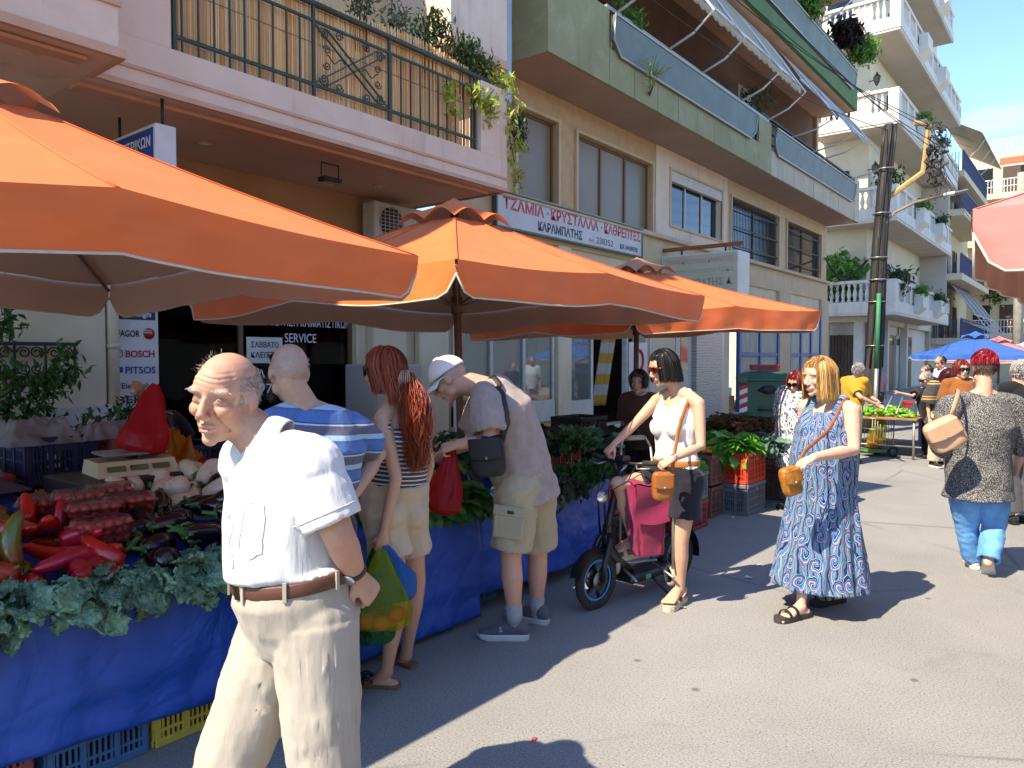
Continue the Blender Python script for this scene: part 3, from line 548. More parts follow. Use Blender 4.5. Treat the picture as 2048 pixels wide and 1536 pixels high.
text('ΚΑΡΑΜΠΑΤΗΣ', (.05, 1.0, .06), EY, Z_, .135, M_SNAV, ls, 1.25, .03); text('ΤΗΛ.', (.05, 2.45, .06), EY, Z_, .05, M_SNAV, ls, .18, 0); text('238352', (.05, 2.70, .06), EY, Z_, .11, M_SNAV, ls, .55, 0); text('ΚΙΝ. 6942842950', (.05, 3.5, .06), EY, Z_, .085, M_SNAV, ls, .65, .02)
# projecting light box
pb = thing('light_box_sign', 'faded projecting light-box sign hung from an orange steel beam', 'sign', (-5.35, 13.55, 2.75)); M_FADE = M('faded_sign_face', '#c0bca4', .5, '#b2ae96', 2)
MB().box((-1.6, 0, 0), (0, .55, .85), .01).build('box', M_WHITE, pb); bx('sign_face', M_FADE, (-1.57, -.006, .03), (-.03, -.002, .82), pb); M_FRED = M('sun_bleached_red', '#b98d80', .6, ns=0); M_FOCH = M('sun_bleached_ochre', '#b2a680', .6, ns=0); M_FGR = M('sun_bleached_green', '#8a8b6a', .6, ns=0)
text('ΤΖΑΜΙΑ·ΚΡΥΣΤΑΛΛΑ·ΚΑΘΡΕΠΤΕΣ', (-1.5, -.006, .66), (1, 0, 0), Z_, .09, M_FRED, pb, 1.4, .01); text('ΑΛΟΥΜΙΝΙΟ·ΜΗΧΑΝΙΣΜΟΙ·ΤΖΑΚΙΑ', (-1.5, -.006, .47), (1, 0, 0), Z_, .08, M_FOCH, pb, 1.4, .01); text('ΚΑΡΑΜΠΑΤΗΣ Δ.', (-1.45, -.006, .22), (1, 0, 0), Z_, .13, M_FGR, pb, 1.35, .02)
MB().beam((-1.6, .1, .98), (.05, .1, .98), .07, .07).build('beam', M('rusty_orange_steel', '#a05a3a', .7, '#8a4a2f', 10), pb)
for x in (-1.2, -.3): MB().beam((x, .1, .85), (x, .1, .95), .03).build('hanger', M_DKM, pb)
# ---- balcony one
XB = -6.05
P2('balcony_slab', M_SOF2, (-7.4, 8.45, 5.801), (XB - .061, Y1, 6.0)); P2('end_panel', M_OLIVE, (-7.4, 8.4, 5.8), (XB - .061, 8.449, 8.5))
P2('corner_panel', M_OLIVE, (XB - .06, 8.4, 5.8), (XB, 10.02, 6.95)); P2('corner_post', M_OLIVE, (XB - .2, 8.401, 6.951), (XB - .002, 8.75, 9.3))
yy = 10.03
while yy < Y1 - .3:
    e = min(yy + .80, Y1); o = P2('parapet_panel', M_OLIVE if yy < 17.0 else M_OLIVEL, (XB - .06, yy, 5.8), (XB - random.uniform(0, .006), e - .015, 6.36 if not 16.1 < yy < 17.2 else 6.95)); yy = e
P2('end_pier', M_OLIVEL, (XB - .3, Y1 - .55, 5.8), (XB + .003, Y1 + .01, 7.1))
def fin(y0, y1, z0, z1, X, nm):
    o = bpy.data.objects.new('balcony_panel', None); link(o); part(o, b2); o.location = (0, 0, 0); poly = [(y0, z0 + .18), (y0 + .25, z0), (y1 - .25, z0), (y1, z0 + .18), (y1, z1), (y0, z1)]; n = len(poly)
    vs = [(X + .10 * (z - z0), y, z) for y, z in poly] + [(X - .05 + .10 * (z - z0), y, z) for y, z in poly]; fs = [tuple(range(n)), tuple(range(n, 2 * n))[::-1]] + [(i, n + i, n + (i + 1) % n, (i + 1) % n) for i in range(n)]
    a = MB().add(vs, fs).build('sheet', M_PANEL, None); a.parent = o
    e = MB().tube([(X + .005 + .10 * (z - z0), y, z) for y, z in poly], .022, 6, closed=True).build('edge_frame', M_ALU, None); e.parent = o
for y0_, y1_, z in ((10.05, 16.05, 6.30), (17.3, 24.35, 6.30), (14, 24.6, 9.75)): fin(y0_, y1_, z, z + .56, XB + .04 - (.0 if z < 8 else .1), 'a')
for z in (6.55, 6.8, 7.05): P2('railing', M_DKM, (XB - .14, 16.1, z), (XB - .11, Y1 - .3, z + .025))
P2('railing', M_ALU, (XB - .13, 10.05, 7.0), (XB - .06, 17.2, 7.06)); P2('railing', M_DKM, (XB - .13, 16.2, 7.1), (XB - .08, Y1 - .4, 7.15))
for i in range(12): P2('railing_post', M_DKM, (XB - .14, 10.3 + i * 1.25, 6.0), (XB - .115, 10.34 + i * 1.25, 7.1))
# ---- balcony two
P2('balcony_slab', M_SOFP, (-7.4, 8.45, 9.301), (XB - .2, Y1, 9.5)); P2('fascia', M_GREEN, (XB - .2, 8.4, 9.3), (XB - .1, Y1 + .02, 9.98)); P2('fascia', M_GREEN, (-7.4, Y1 - .08, 9.3), (XB - .201, Y1 + .019, 9.979))
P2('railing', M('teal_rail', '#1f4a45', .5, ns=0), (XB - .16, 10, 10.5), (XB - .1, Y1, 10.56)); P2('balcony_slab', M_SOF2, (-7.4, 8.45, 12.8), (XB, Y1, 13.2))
# openings on the balcony levels
for i, (a, b) in enumerate(((11, 12.6), (13.4, 14.2), (15.6, 17.2), (18.2, 19.0), (20.2, 21.6), (22.6, 23.6))):
    for z in (6.0, 9.5):
        o = window(-7.4, a, b, z, z + 2.2, 2, M_WDOOR, M_DGL, None, rec=-.02, name='balcony_door'); part(o, b2); s_ = MB()
        for k in range(20): s_.box((-7.37, a - .75, z + .1 + k * .1), (-7.34, a - .05, z + .18 + k * .1))
        tag(part(s_.build('louvre_shutter', M_WDOOR), b2), kind='stuff')
ac = ac_unit((-7.1, 17.9, 7.9), pi / 2, 'brown-tinged air conditioner on the wall above the panelled balcony')
# ---- awnings
M_AWN = M('cream_awning', '#c7b8a2', .85, '#b8a890', 3, .2, 90, trans=.3, dirt='#9c8b76', dirt_amt=.3); M_AWP = M('white_tube', '#c6c9cc', .35, ns=0, metal=.3)
def awning(label, X0, z0, X1, z1, y0, y1, arms, Xr, zr, scal=True, mat=None, ex=1.35):
    t = thing('awning', label, 'awning', (X0, y0, z0)); M_ = mat or M_AWN; mb = MB(); L = y1 - y0
    def fn(u, v):
        y = u * L; sag = .05 * sin(pi * v) + .015 * sin(u * L * 5) * v; x = (X1 - X0) * v + sag; z = (z1 - z0) * v - .3 * sag; return (x, y, z)
    mb.grid(fn, int(L * 5), 8); o = mb.build('canopy', M_, t); o.modifiers.new('s', 'SOLIDIFY').thickness = .004
    if scal:
        vb = MB(); n = int(L / .035); vb.grid(lambda u, v: (X1 - X0 + .01 * sin(u * L * 9), u * L, z1 - z0 - v * (.16 + .05 * abs(sin(u * L * pi / .28)))), n, 2); o = vb.build('valance', M_, t); o.modifiers.new('s', 'SOLIDIFY').thickness = .004
    MB().tube([(X1 - X0, -.03, z1 - z0), (X1 - X0, L + .03, z1 - z0)], .03, 8).build('front_bar', M_AWP, t)
    for y in arms:
        d = V((X1 - X0, 0, z1 - z0)); e = d * ex + V((.1, 0, -.05)); r = V((Xr - X0, 0, zr - z0))
        MB().tube([(.02, y - y0, -.05), tuple(d * .6 + V((.06, y - y0, 0))), (e.x, y - y0, e.z), ((e.x * .55 + r.x * .45), y - y0, (e.z * .45 + r.z * .55) - .04), (r.x, y - y0, r.z)], .022, 8, smooth=False).build('arm', M_AWP, t)
    return t
awning('cream awning with a scalloped valance shading the nearer stretch of balcony', -6.5, 9.28, -5.62, 7.9, 9.2, 17.9, (10.4, 12.2, 13.6, 15.6, 17.2), XB - .1, 7.05, ex=1.25)
awning('plain cream awning over the far end of the panelled balcony', -6.5, 9.28, -5.75, 8.2, 18.3, 25.0, (18.9, 20.6, 21.5, 24.4), XB - .1, 7.05, scal=False, ex=1.75)
awning('cream awning of the green-fronted upper balcony', -6.8, 12.8, -5.5, 11.4, 12, 21.5, (14, 18, 21), XB - .2, 10.5, ex=1.2)
# ================================================================ building 3: white house with balustraded corner balconies
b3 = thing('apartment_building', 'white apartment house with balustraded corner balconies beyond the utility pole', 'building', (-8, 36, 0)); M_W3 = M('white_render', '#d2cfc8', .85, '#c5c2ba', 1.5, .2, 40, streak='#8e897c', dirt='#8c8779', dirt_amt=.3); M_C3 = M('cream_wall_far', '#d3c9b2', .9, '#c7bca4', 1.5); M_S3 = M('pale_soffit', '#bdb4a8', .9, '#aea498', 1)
def P3(name, mat, a, b, bev=0, par=None): o = MB().box(a, b, bev).build(name, mat); return part(o, par or b3)
P3('wall', M_C3, (-20, 31.6, 3.0), (-7.3, 46, 20)); P3('ground_wall', M_W3, (-20, 32.5, 0), (-7.6, 46, 3.0))
prof = [(.045, 0), (.075, .02), (.075, .06), (.04, .10), (.085, .25), (.07, .36), (.035, .52), (.05, .60), (.075, .63), (.075, .68)]; bal = MB().lathe(prof, 10).mesh('baluster', [M_W3])
XC = -6.0
def corner_balcony(z, y1, xs=-9.0):
    P3('balcony_slab', M_S3, (xs, 30.4, z), (XC - .08, 31.6, z + .12)); P3('balcony_slab', M_S3, (-7.3, 31.601, z), (XC - .08, y1, z + .12))
    P3('plinth', M_W3, (xs, 30.3, z - .02), (XC, 30.399, z + .5)); P3('plinth', M_W3, (XC - .079, 30.401, z - .019), (XC + .002, y1, z + .499)); P3('cornice', M_W3, (xs, 30.27, z + .06), (XC + .03, 30.299, z + .10)); P3('cornice', M_W3, (XC + .003, 30.3, z + .06), (XC + .03, y1, z + .10))
    for y in (30.3,): P3('corner_pier', M_W3, (XC - .35, y - .012, z + .5), (XC + .004, y + .25, z + 1.30))
    P3('top_rail', M_W3, (xs, 30.25, z + 1.18), (XC - .351, 30.5, z + 1.31), .02); P3('top_rail', M_W3, (XC - .17, 30.56, z + 1.18), (XC + .03, y1, z + 1.31), .02)
    n = 12
    for i in range(n): part(mobj('baluster', bal, None, None, (xs + .1 + (XC - .45 - xs) * i / n, 30.37, z + .5)), b3)
    g = MB(); y = 30.9
    while y < y1 - .3:                       # pierced screens on the street side
        for r in range(5):
            for c in range(7): g.tube([(XC - .06, y + c * .14 + .07 + .06 * cos(a * pi / 4), z + .62 + r * .12 + .05 * sin(a * pi / 4)) for a in range(8)], .014, 4, closed=True)
        y += 1.25
    tag(part(g.build('pierced_screen', M_W3), b3), kind='stuff'); P3('screen_back', M_W3, (XC - .12, 30.6, z + .5), (XC - .08, y1, z + .62))
    y = 30.55
    while y < y1: P3('screen_pier', M_W3, (XC - .1, y + .02, z + .5), (XC + .0, y + .30, z + 1.18)); y += 1.25
    for k, yy in enumerate((33.8, 38.2)):
        poly = [(XC, z + .15), (XC + .32, z + .42), (XC + .32, z + .95), (XC, z + .95)]; m = MB(); vs = [(x, q, w_) for q in (yy, yy + 1.1) for x, w_ in poly]; m.add(vs, [(0, 1, 2, 3), (7, 6, 5, 4), (0, 4, 5, 1), (1, 5, 6, 2), (2, 6, 7, 3), (3, 7, 4, 0)]); part(m.build('planter_box', M_W3), b3)
for z, y1 in ((3.2, 42.5), (6.67, 43), (10.2, 44.5), (13.6, 45), (17.0, 42.3)): corner_balcony(z, y1)
P3('party_wall', M_S3, (-7.3, 42.4, 3.3), (XC - .1, 42.5, 10)); P3('party_wall', M_PINK, (-7.3, 42.8, 6.8), (XC - .1, 42.9, 10))
M_DR = M('brown_door', '#5a4a40', .6, '#4c3e35', 4); M_DRK = M('dark_door', '#2a211d', .5, ns=3)
for i, (a, b, m) in enumerate(((33.2, 34.3, M_DRK), (36.2, 38.0, M_DRK), (38.4, 40.0, M_PALE), (40.4, 42.0, M_DR))): P3('street_door', m, (-7.6, a, .1), (-7.52, b, 2.6)); P3('fanlight', M_DGL, (-7.59, a + .05, 2.15), (-7.515, b - .05, 2.45))
gd = MB()
for i in range(26): gd.box((-11 + i * .13, 32.42, .1), (-10.9 + i * .13, 32.49, 2.5))
tag(part(gd.build('folding_garage_door', M_DR), b3), kind='stuff')
for x in (-9.9, -8.9, -7.62): P3('column', M_W3, (x - .14, 31.7, .05), (x + .14, 32.0, 3.19))
for y in (33.0, 35.2, 39.2): P3('column', M_W3, (-7.5, y - .15, .05), (-7.2, y + .15, 3.19))
for z in (3.32, 6.8, 10.3, 13.7):
    for a, b in ((34.5, 35.6), (38.5, 40.0)): o = window(-7.3, a, b, z + .1, z + 2.3, 2, M_WDOOR, M_DGL, None, rec=-.03, name='balcony_door'); part(o, b3)
    P3('south_door', M_DGL, (-8.9, 31.56, z + .1), (-8.0, 31.60, z + 2.2)); P3('south_shutter', M_WDOOR, (-10.0, 31.55, z + .1), (-9.0, 31.59, z + 2.2))
ac_unit((-7.15, 32.9, 5.75), pi / 2, 'white air conditioner on the balcony wall behind the utility pole'); ac_unit((-7.15, 35.2, 5.2), pi / 2, 'second air conditioner further along the white house balcony', s=.8)
for i, z in enumerate((8.9, 12.3)):
    l = thing('wall_lantern', ('black wall lantern under the second white balcony', 'black wall lantern under the top white balcony')[i], 'lantern', (-7.0, 31.4, z)); MB().lathe([(.03, -.25), (.10, -.1), (.14, .1), (.05, .2), (.02, .28)], 6, smooth=False).build('lamp', M_DKM, l); MB().beam((-.3, .1, 0), (0, 0, .0), .03).build('arm', M_DKM, l)
# ================================================================ building 4: cream block with blue railings
b4 = thing('apartment_building', 'cream apartment block with dark blue balcony rails and a wind-blown awning', 'building', (-8, 52, 0)); M_C4 = M('cream_concrete', '#c8bfa8', .88, '#b8ae96', 1.2, .2, 30, streak='#968c76'); M_BLR = M('blue_rail', '#2d4470', .5, ns=0)
def P4(n, m, a, b): return part(MB().box(a, b).build(n, m), b4)
P4('wall', M_C4, (-18, 46.2, 0), (-7.4, 60, 13.6))
for z, y0, y1 in ((2.3, 46.5, 57), (5.75, 46.0, 58), (9.2, 46.2, 57), (11.2, 46, 56.5)):
    P4('balcony_slab', M_C4, (-7.4, y0, z), (-5.9, y1, z + .35)); g = MB()
    for i in range(int((y1 - y0) / .16)): g.box((-5.98, y0 + i * .16, z + .35), (-5.95, y0 + i * .16 + .03, z + 1.35))
    for i in range(9): g.box((-7.3 + i * .16, y0 + .01, z + .35), (-7.27 + i * .16, y0 + .04, z + 1.35))
    tag(part(g.build('railing_bars', M_BLR), b4), kind='stuff'); P4('top_rail', M_BLR, (-6.0, y0, z + 1.35), (-5.93, y1, z + 1.42)); P4('railing_sheet', M_PANEL if z > 5 else M_BLR, (-5.99, y0, z + .4), (-5.982, y1, z + 1.3))
    for k in range(3): o = window(-7.4, y0 + 1 + k * 3.2, y0 + 2.6 + k * 3.2, z + .36, z + 2.5, 2, M_WDOOR, M_DGL, None, rec=-.03, name='balcony_door'); part(o, b4)
M_GAWN = M('grey_awning', '#8d8a84', .85, '#7d7a74', 3, trans=.2)
awning('grey awning lowered on white arms at the cream block', -6.6, 5.7, -5.4, 3.9, 46.6, 55, (47, 49.5, 52, 54.8), -5.95, 3.6, False, M_GAWN, 1.5)
awning('cream awning blown outwards on the top balcony of the cream block', -7.2, 14.7, -5.2, 13.5, 46.5, 56.5, (47.5, 50, 52.5, 55.5), -5.9, 12.5, False, None, 1.0)
# ================================================================ building 5: sunlit cream flats closing the street
b5 = thing('apartment_building', 'sunlit cream apartment flats closing the far end of the street', 'building', (-3, 66, 0)); M_C5 = M('sunlit_cream', '#cfbfa0', .88, '#c2b191', 1, .15, 30); M_TER = M('terracotta_patch', '#a5644a', .8, ns=4)
def P5(n, m, a, b): return part(MB().box(a, b).build(n, m), b5)
P5('wall', M_C5, (-12, 66, 0), (6, 78, 14.4)); P5('penthouse', M_C5, (-9, 68, 14.4), (-3.4, 76, 17.2)); P5('penthouse_band', M_TER, (-6.4, 67.97, 16.3), (-3.7, 67.995, 16.8)); P5('penthouse_shade_panel', M_DARK, (-5.2, 67.96, 14.6), (-3.6, 67.99, 16.1)); P5('roof_rail_post', M_WHITE, (-7, 67.9, 18.2), (-3.4, 67.95, 18.25))  # near-black flat sheet on the penthouse front, recess shade put into its colour
g = MB()
for i in range(24): g.box((-7 + i * .15, 67.9, 17.2), (-6.97 + i * .15, 67.93, 18.2))
tag(part(g.build('roof_rail', M_WHITE), b5), kind='stuff')
for z in (3.0, 6.4, 9.8, 13.2):
    for x0, x1 in ((-8.2, -4.6), (-3.6, 1.5)):
        P5('balcony_slab', M_C5, (x0, 64.6, z), (x1, 66, z + .3)); g = MB()
        for i in range(int((x1 - x0) / .2)): g.box((x0 + i * .2, 64.62, z + .3), (x0 + i * .2 + .04, 64.66, z + 1.3))
        tag(part(g.build('railing_bars', M_WHITE), b5), kind='stuff'); P5('top_rail', M_WHITE, (x0, 64.6, z + 1.3), (x1, 64.68, z + 1.36)); P5('top_rail', M_WHITE, (x0, 64.6, z + .8), (x1, 64.66, z + .84))
        for xx in (x0 + .5, x0 + 2.2): P5('balcony_door', M_DGL if xx == x0 + .5 else M_WDOOR, (xx, 65.95, z + .3), (xx + 1.1, 65.99, z + 2.5))
        P5('parapet', M_C5, (x0, 64.58, z - .05), (x1, 64.6, z + .35))
for i in range(3): ac_unit((-4.2 + i * .9, 65.8, 2.5 - .5 * (i == 2)), 0, ('leftmost', 'middle', 'rightmost')[i] + ' of three air conditioners low on the far cream flats')
b6 = thing('apartment_building', 'low white building at the far right end of the street', 'building', (4, 80, 0)); part(MB().box((1, 72, 0), (30, 90, 9)).build('wall', M_W3), b6); part(MB().box((.8, 71.8, 9), (30, 90, 9.4)).build('roof_slab', M_TER), b6)
for i in range(5): part(MB().box((2 + i * 2.4, 71.95, 4), (3.4 + i * 2.4, 71.99, 6)).build('window', M_DGL), b6)
b7 = thing('apartment_building', 'grey penthouse block with a dark canopy rising behind the cream flats', 'building', (4, 74, 0)); part(MB().box((-1, 79, 0), (14, 90, 15)).build('wall', M_C4), b7); part(MB().box((-2.6, 77, 14.6), (12, 80, 15)).build('canopy', M_DR), b7)
b8 = thing('apartment_building', 'unseen apartment house across the street, added to screen skylight from the stalls', 'building', (9, 10, 0)); part(MB().box((9.5, -14, 0), (18, 40, 7.2)).build('wall', M_W3), b8)  # out-of-view house opposite, added and sized for how much skylight it blocks
for z in (3.2,):
    part(MB().box((8.3, -13, z), (9.5, 39, z + .2)).build('balcony_slab', M_W3), b8); part(MB().box((8.3, -13, z + .2), (8.35, 39, z + 1.0)).build('balcony_parapet', M_W3), b8)
    for i in range(10): part(MB().box((9.46, -12 + i * 5, z + .25), (9.49, -10 + i * 5, z + 2.4)).build('balcony_door', M_DGL), b8)
# ================================================================ utility pole, lamp and wires
up = thing('utility_pole', 'weathered dark wooden utility pole wrapped in black cables', 'utility pole', (-3.83, 16.8, .0)); base = W(1736, 845, d=15.5); base.z = 0; topp = W(1779, 250, d=15.5); o0 = V((-3.83, 16.8, 0))
t_ = NT('weathered_pole'); n_ = t_.noise(1, 6, .6, src=t_.mapping((26, 26, 1.4))); t_.set(Base_Color=t_.ramp(n_, [(.3, srgb('#1c1a1a')), (.6, srgb('#3a3634')), (.8, srgb('#6a645f'))]), Roughness=.9); t_.bump(n_, .8, .02); M_POLE = t_.m
pts = [base.lerp(topp, t) - o0 + V((.02 * sin(t * 7), .02 * cos(t * 5), 0)) for t in [i / 14 for i in range(15)]]; MB().tube(pts, [.165 - .05 * i / 14 for i in range(15)], 14).build('shaft', M_POLE, up); M_CAB = M('black_cable', '#121214', .5, ns=0)
for k in range(6):
    a = k * 1.05 + .3; MB().tube([q + V((cos(a + i * .06) * .15, sin(a + i * .06) * .15, 0)) * (1.08 - .025 * i) for i, q in enumerate(pts[3:])], .022, 6).build('cable', M_CAB, up)
for i in (4, 6, 7, 8, 10, 12): MB().tube([pts[i] + V((cos(a * pi / 8) * .175, sin(a * pi / 8) * .175, .0)) for a in range(16)], .012, 5, closed=True).build('steel_band', M_STEELB if 'M_STEELB' in globals() else M_ALU, up)
grn = M('green_paint', '#2b7a52', .6, '#256a47', 8); gp = MB().tube([(.18, -.12, .1), (.20, -.12, 1.35)], .045, 8).build('conduit', M_ALU, up); MB().tube([(.20, -.12, 1.35), (.22, -.12, 2.9)], .046, 8).build('conduit', grn, up)
br = [W(x, y, d=15.5) - o0 for x, y in ((1770, 400), (1845, 345), (1852, 300), (1858, 250), (1828, 246))]; MB().tube(br, .055, 6, smooth=False).build('bracket', M('ochre_steel', '#bd9a63', .6, '#a98752', 6), up)
cl = MB(); rg = random.Random(2)
for i in range(70):
    q = W(1862 + rg.uniform(-8, 22), 245 + rg.uniform(0, 125), d=15.5 + rg.uniform(-.3, .3)) - o0; cl.beam(q, q + V((rg.uniform(-.15, .15), rg.uniform(-.15, .15), rg.uniform(-.1, .1))), .025 + .02 * rg.random())
    if i % 3 == 0: cl.tube([q, q + V((.1, .05, -.15)), q + V((.05, .1, -.35)), q + V((-.05, .1, -.2))], .01, 4)
cl.tube([W(1880, 250, d=15.5) - o0 + V((.0 + .18 * sin(a * .33), .15 * sin(a * .33), -.2 + .2 * cos(a * .33))) for a in range(20)], .01, 5); tag(cl.build('fittings', M('cable_fittings', '#4a453f', .6, '#2e2b28', 30), up), kind='stuff')
lm = thing('street_lamp', 'flat LED street lamp on a curved rusty arm fixed to the pole', 'street lamp', (-3.6, 17, 5)); l0 = V((-3.6, 17, 5)); ap = [W(x, y, d=15.4) - l0 for x, y in ((1758, 478), (1768, 450), (1790, 425), (1830, 405), (1890, 390))]; MB().tube(ap, .028, 8).build('arm', M('rusted_tube', '#8f7a63', .7, '#7a5a40', 12), lm)
a, b = W(1886, 391, d=15.4) - l0, W(1936, 381, d=15.2) - l0; MB().beam(a, a.lerp(b, .5), .16, .07, bev=.02).build('housing', M_WHITE, lm); MB().beam(a.lerp(b, .45) - UP * .01, b, .24, .04, bev=.012).build('lamp_head', M('lamp_grey', '#6d7072', .5, ns=0), lm)
M_WIRE = M('overhead_wire', '#2b2826', .6, ns=0)
for i, (x0, y0, d0, x1, y1, d1) in enumerate(((1860, 250, 15.5, 1180, -260, 9), (1865, 262, 15.5, 1230, -250, 9), (1868, 285, 15.5, 1330, -230, 9), (1780, 262, 15.5, 1150, -120, 9.5), (1870, 300, 15.5, 1260, -330, 9), (1868, 290, 15.5, 1985, 440, 44), (1870, 310, 15.5, 1990, 470, 44), (1866, 260, 15.5, 1980, 415, 44), (1872, 330, 15.5, 2000, 500, 44))):
    p0, p1 = W(x0, y0, d=d0), W(x1, y1, d=d1); o = thing('overhead_wire', 'thin dark overhead wire strung from the utility pole', 'wire', p0, 0, 'overhead wires from the pole'); MB().tube([(p1 - p0) * t - UP * (.35 * sin(pi * t)) for t in [k / 16 for k in range(17)]], .008, 5).build('cable', M_WIRE, o)
o = thing('overhead_wire', 'thick black cable looping from the olive block corner to the pole', 'wire', W(1650, 515, d=24)); e = W(1735, 520, d=15.5) - V(o.location); MB().tube([e * t - UP * .5 * sin(pi * t) for t in [k / 14 for k in range(15)]], .03, 6).build('cable', M_CAB, o)
cp = thing('concrete_pole', 'grey concrete pole at the far right of the street', 'utility pole', (-.55, 26, 0)); q = W(2034, 720, d=30); cp.location = (q.x, q.y, 0); MB().tube([(0, 0, 0), (0, 0, 9)], [.2, .14], 10).build('shaft', M_KERB, cp)
# ================================================================ market umbrellas
M_ORG = mat_canvas('orange_canvas', '#ee743c', '#c4a898'); M_ORB = mat_canvas('faded_canvas', '#c98a68', '#8a6a58'); M_REDC = mat_canvas('faded_red_canvas', '#c9807a', '#b58a74'); M_BLUC = mat_canvas('blue_canvas', '#2a5fae', '#3d5f8f'); M_PNKC = mat_canvas('pink_canvas', '#d97a80', '#b08a80'); M_GRYC = mat_canvas('grey_canvas', '#9fb0bd', '#8d98a0')
M_PIPE = M('white_piping', '#c9bfae', .8, ns=20); M_BPOLE = M('brown_pole', '#6a4a38', .55, '#5a3d2e', 8); M_RIB = M('rib_steel', '#8d8478', .5, metal=.4, ns=0)
def part_(o, t): o.parent = t; return o
def orient(mb, ref):
    out = []
    for f in mb.f:
        p = [V(mb.v[i]) for i in f]; n = (p[1] - p[0]).cross(p[2] - p[0]); c = sum(p, V()) / len(p); out.append(f if n.dot(ref(c)) > 0 else f[::-1])
    mb.f = out; return mb
def umbrella(label, cs, apex, mat, top=None, drop=.20, lift=.05, pole=True, ext=0., vent=.20, poleoff=(0, 0), name='market_umbrella', slit=True, seed=1, sag=.02):
    c0 = sum((V((c[0], c[1], 0)) for c in cs), V()) / 4; t = thing(name, label, 'umbrella', c0); rg = random.Random(seed); A = V((c0.x, c0.y, apex))
    C = [V(c) for c in cs]; rim = []
    for i in range(4): rim += [C[i], C[i].lerp(C[(i + 1) % 4], .5) + UP * lift]
    mb = MB(); nv, nu = 12, 8
    for k in range(8):
        a, b = rim[k], rim[(k + 1) % 8]
        def fn(u, v):
            r = vent * .8 + (1 - vent * .8) * v; e = a.lerp(b, u); p = A.lerp(e, r); s = sin(pi * u) * sag * (.3 + r) + .03 * sin(pi * r) ; wv = .006 * sin(u * 9 + k) * sin(v * 8) * sin(pi * u); w2 = perlin(np.array([[p.x * 2.6 + seed, p.y * 2.6, seed], [p.x * 9, p.y * 9 + seed, 3]])); return p - UP * (s - wv - (.016 * w2[0] + .005 * w2[1]) * sin(pi * u)) - c0
        mb.grid(fn, nu, nv)
    part_(orient(mb, lambda c: UP).build('canopy', mat), t)
    for i in range(4):
        a, m, b = rim[2 * i], rim[2 * i + 1], rim[(2 * i + 2) % 8]; out = (m - V((c0.x, c0.y, m.z))).normalized(); vb = MB(); ph = rg.random() * 6; N = 48
        def edge(u): return (a.lerp(m, u * 2) if u < .5 else m.lerp(b, u * 2 - 1)) - UP * (sag * abs(sin(2 * pi * u)))
        def vf(u, v):
            p = edge(u); q = min(u, 1 - u) * 2; L = drop * (1 - (.62 if slit else 0) * math.exp(-(q / .035) ** 2)); wob = .014 * sin(u * 17 + ph) + .008 * sin(u * 41 + ph * 2); inn = .03 * math.exp(-(q / .08) ** 2)
            w2 = perlin(np.array([[p.x * 5 + seed, p.y * 5, v * 1.5], [p.x * 13, p.y * 13 + seed, v * 3]])); wob += .022 * w2[0] + .012 * (.4 - abs(w2[1]))
            return p + out * (.012 + (wob + .02) * v * (1 - v * .3) - inn * v) - UP * (L * v + .01 * sin(u * 11 + ph) * v) - c0
        vb.grid(vf, N, 5); part_(orient(vb, lambda c: out).build('valance', mat), t); part_(MB().tube([vf(j / N, 1.0) for j in range(N + 1)], .006, 5).build('piping', M_PIPE), t)
    cap = MB(); H0 = .085
    for k in range(8):
        a, b = rim[k], rim[(k + 1) % 8]
        def cf(u, v):
            e = a.lerp(b, u); r = (vent * 1.12) * v; arch = sin(pi * u) * v ** 2; p = A.lerp(e, r) + UP * (H0 * (1 - v * .85) + .075 * arch); return p - c0
        cap.grid(cf, 8, 6)
    part_(orient(cap, lambda c: UP).build('vent_cap', top or mat), t)
    for k in range(8): part_(MB().tube([A - UP * .08 - c0, A.lerp(rim[k], .5) - UP * .075 - c0, rim[k] - UP * .04 - c0], .011, 6).build('rib', M_RIB), t)
    for k in range(8): part_(MB().tube([A.lerp(rim[k], r) - UP * (.03 * sin(pi * r) - .002) - c0 for r in [vent + (1 - vent) * j / 10 for j in range(11)]], [(.011, .0035)] * 11, 6, ref=(rim[k] - A).cross(UP)).build('seam', mat), t)
    if pole:
        pf = V((c0.x + poleoff[0], c0.y + poleoff[1], 0)); part_(MB().tube([pf - c0, A - c0 + UP * .05], .030, 12).build('pole', M_BPOLE), t)
        for k in range(0, 8): part_(MB().tube([pf.lerp(A, .72) - c0, A.lerp(rim[k], .55) - UP * .05 - c0], .009, 5).build('strut', M_RIB), t)
        part_(MB().tube([pf.lerp(A, .70) - c0, pf.lerp(A, .75) - c0], .045, 10).build('runner', M_BPOLE), t); part_(MB().box((-.3, -.3, 0), (.3, .3, .14), .02).build('base_block', M_KERB), t)
    return t
umbrella('big orange market umbrella at the left edge over the pepper stall', [(-2.6, -.25, 2.03), (-2.6, 2.53, 2.07), (-5.3, 2.25, 2.075), (-5.3, -.45, 2.06)], 2.82, M_ORG, seed=3, lift=.10, drop=.215)
umbrella('middle orange market umbrella shading the greens stall', [(-2.61, 2.82, 2.086), (-2.52, 5.65, 2.075), (-5.35, 5.75, 2.04), (-5.45, 2.9, 2.06)], 2.74, M_ORG, seed=5, lift=.055, drop=.20, poleoff=(.08, .02))
umbrella('smaller faded orange umbrella beyond the scooter rider', [(-3.2, 5.72, 2.0), (-2.38, 8.3, 2.08), (-5.0, 9.1, 2.05), (-5.82, 6.5, 2.0)], 2.62, M_ORG, M_ORB, seed=7, drop=.21, lift=.04)
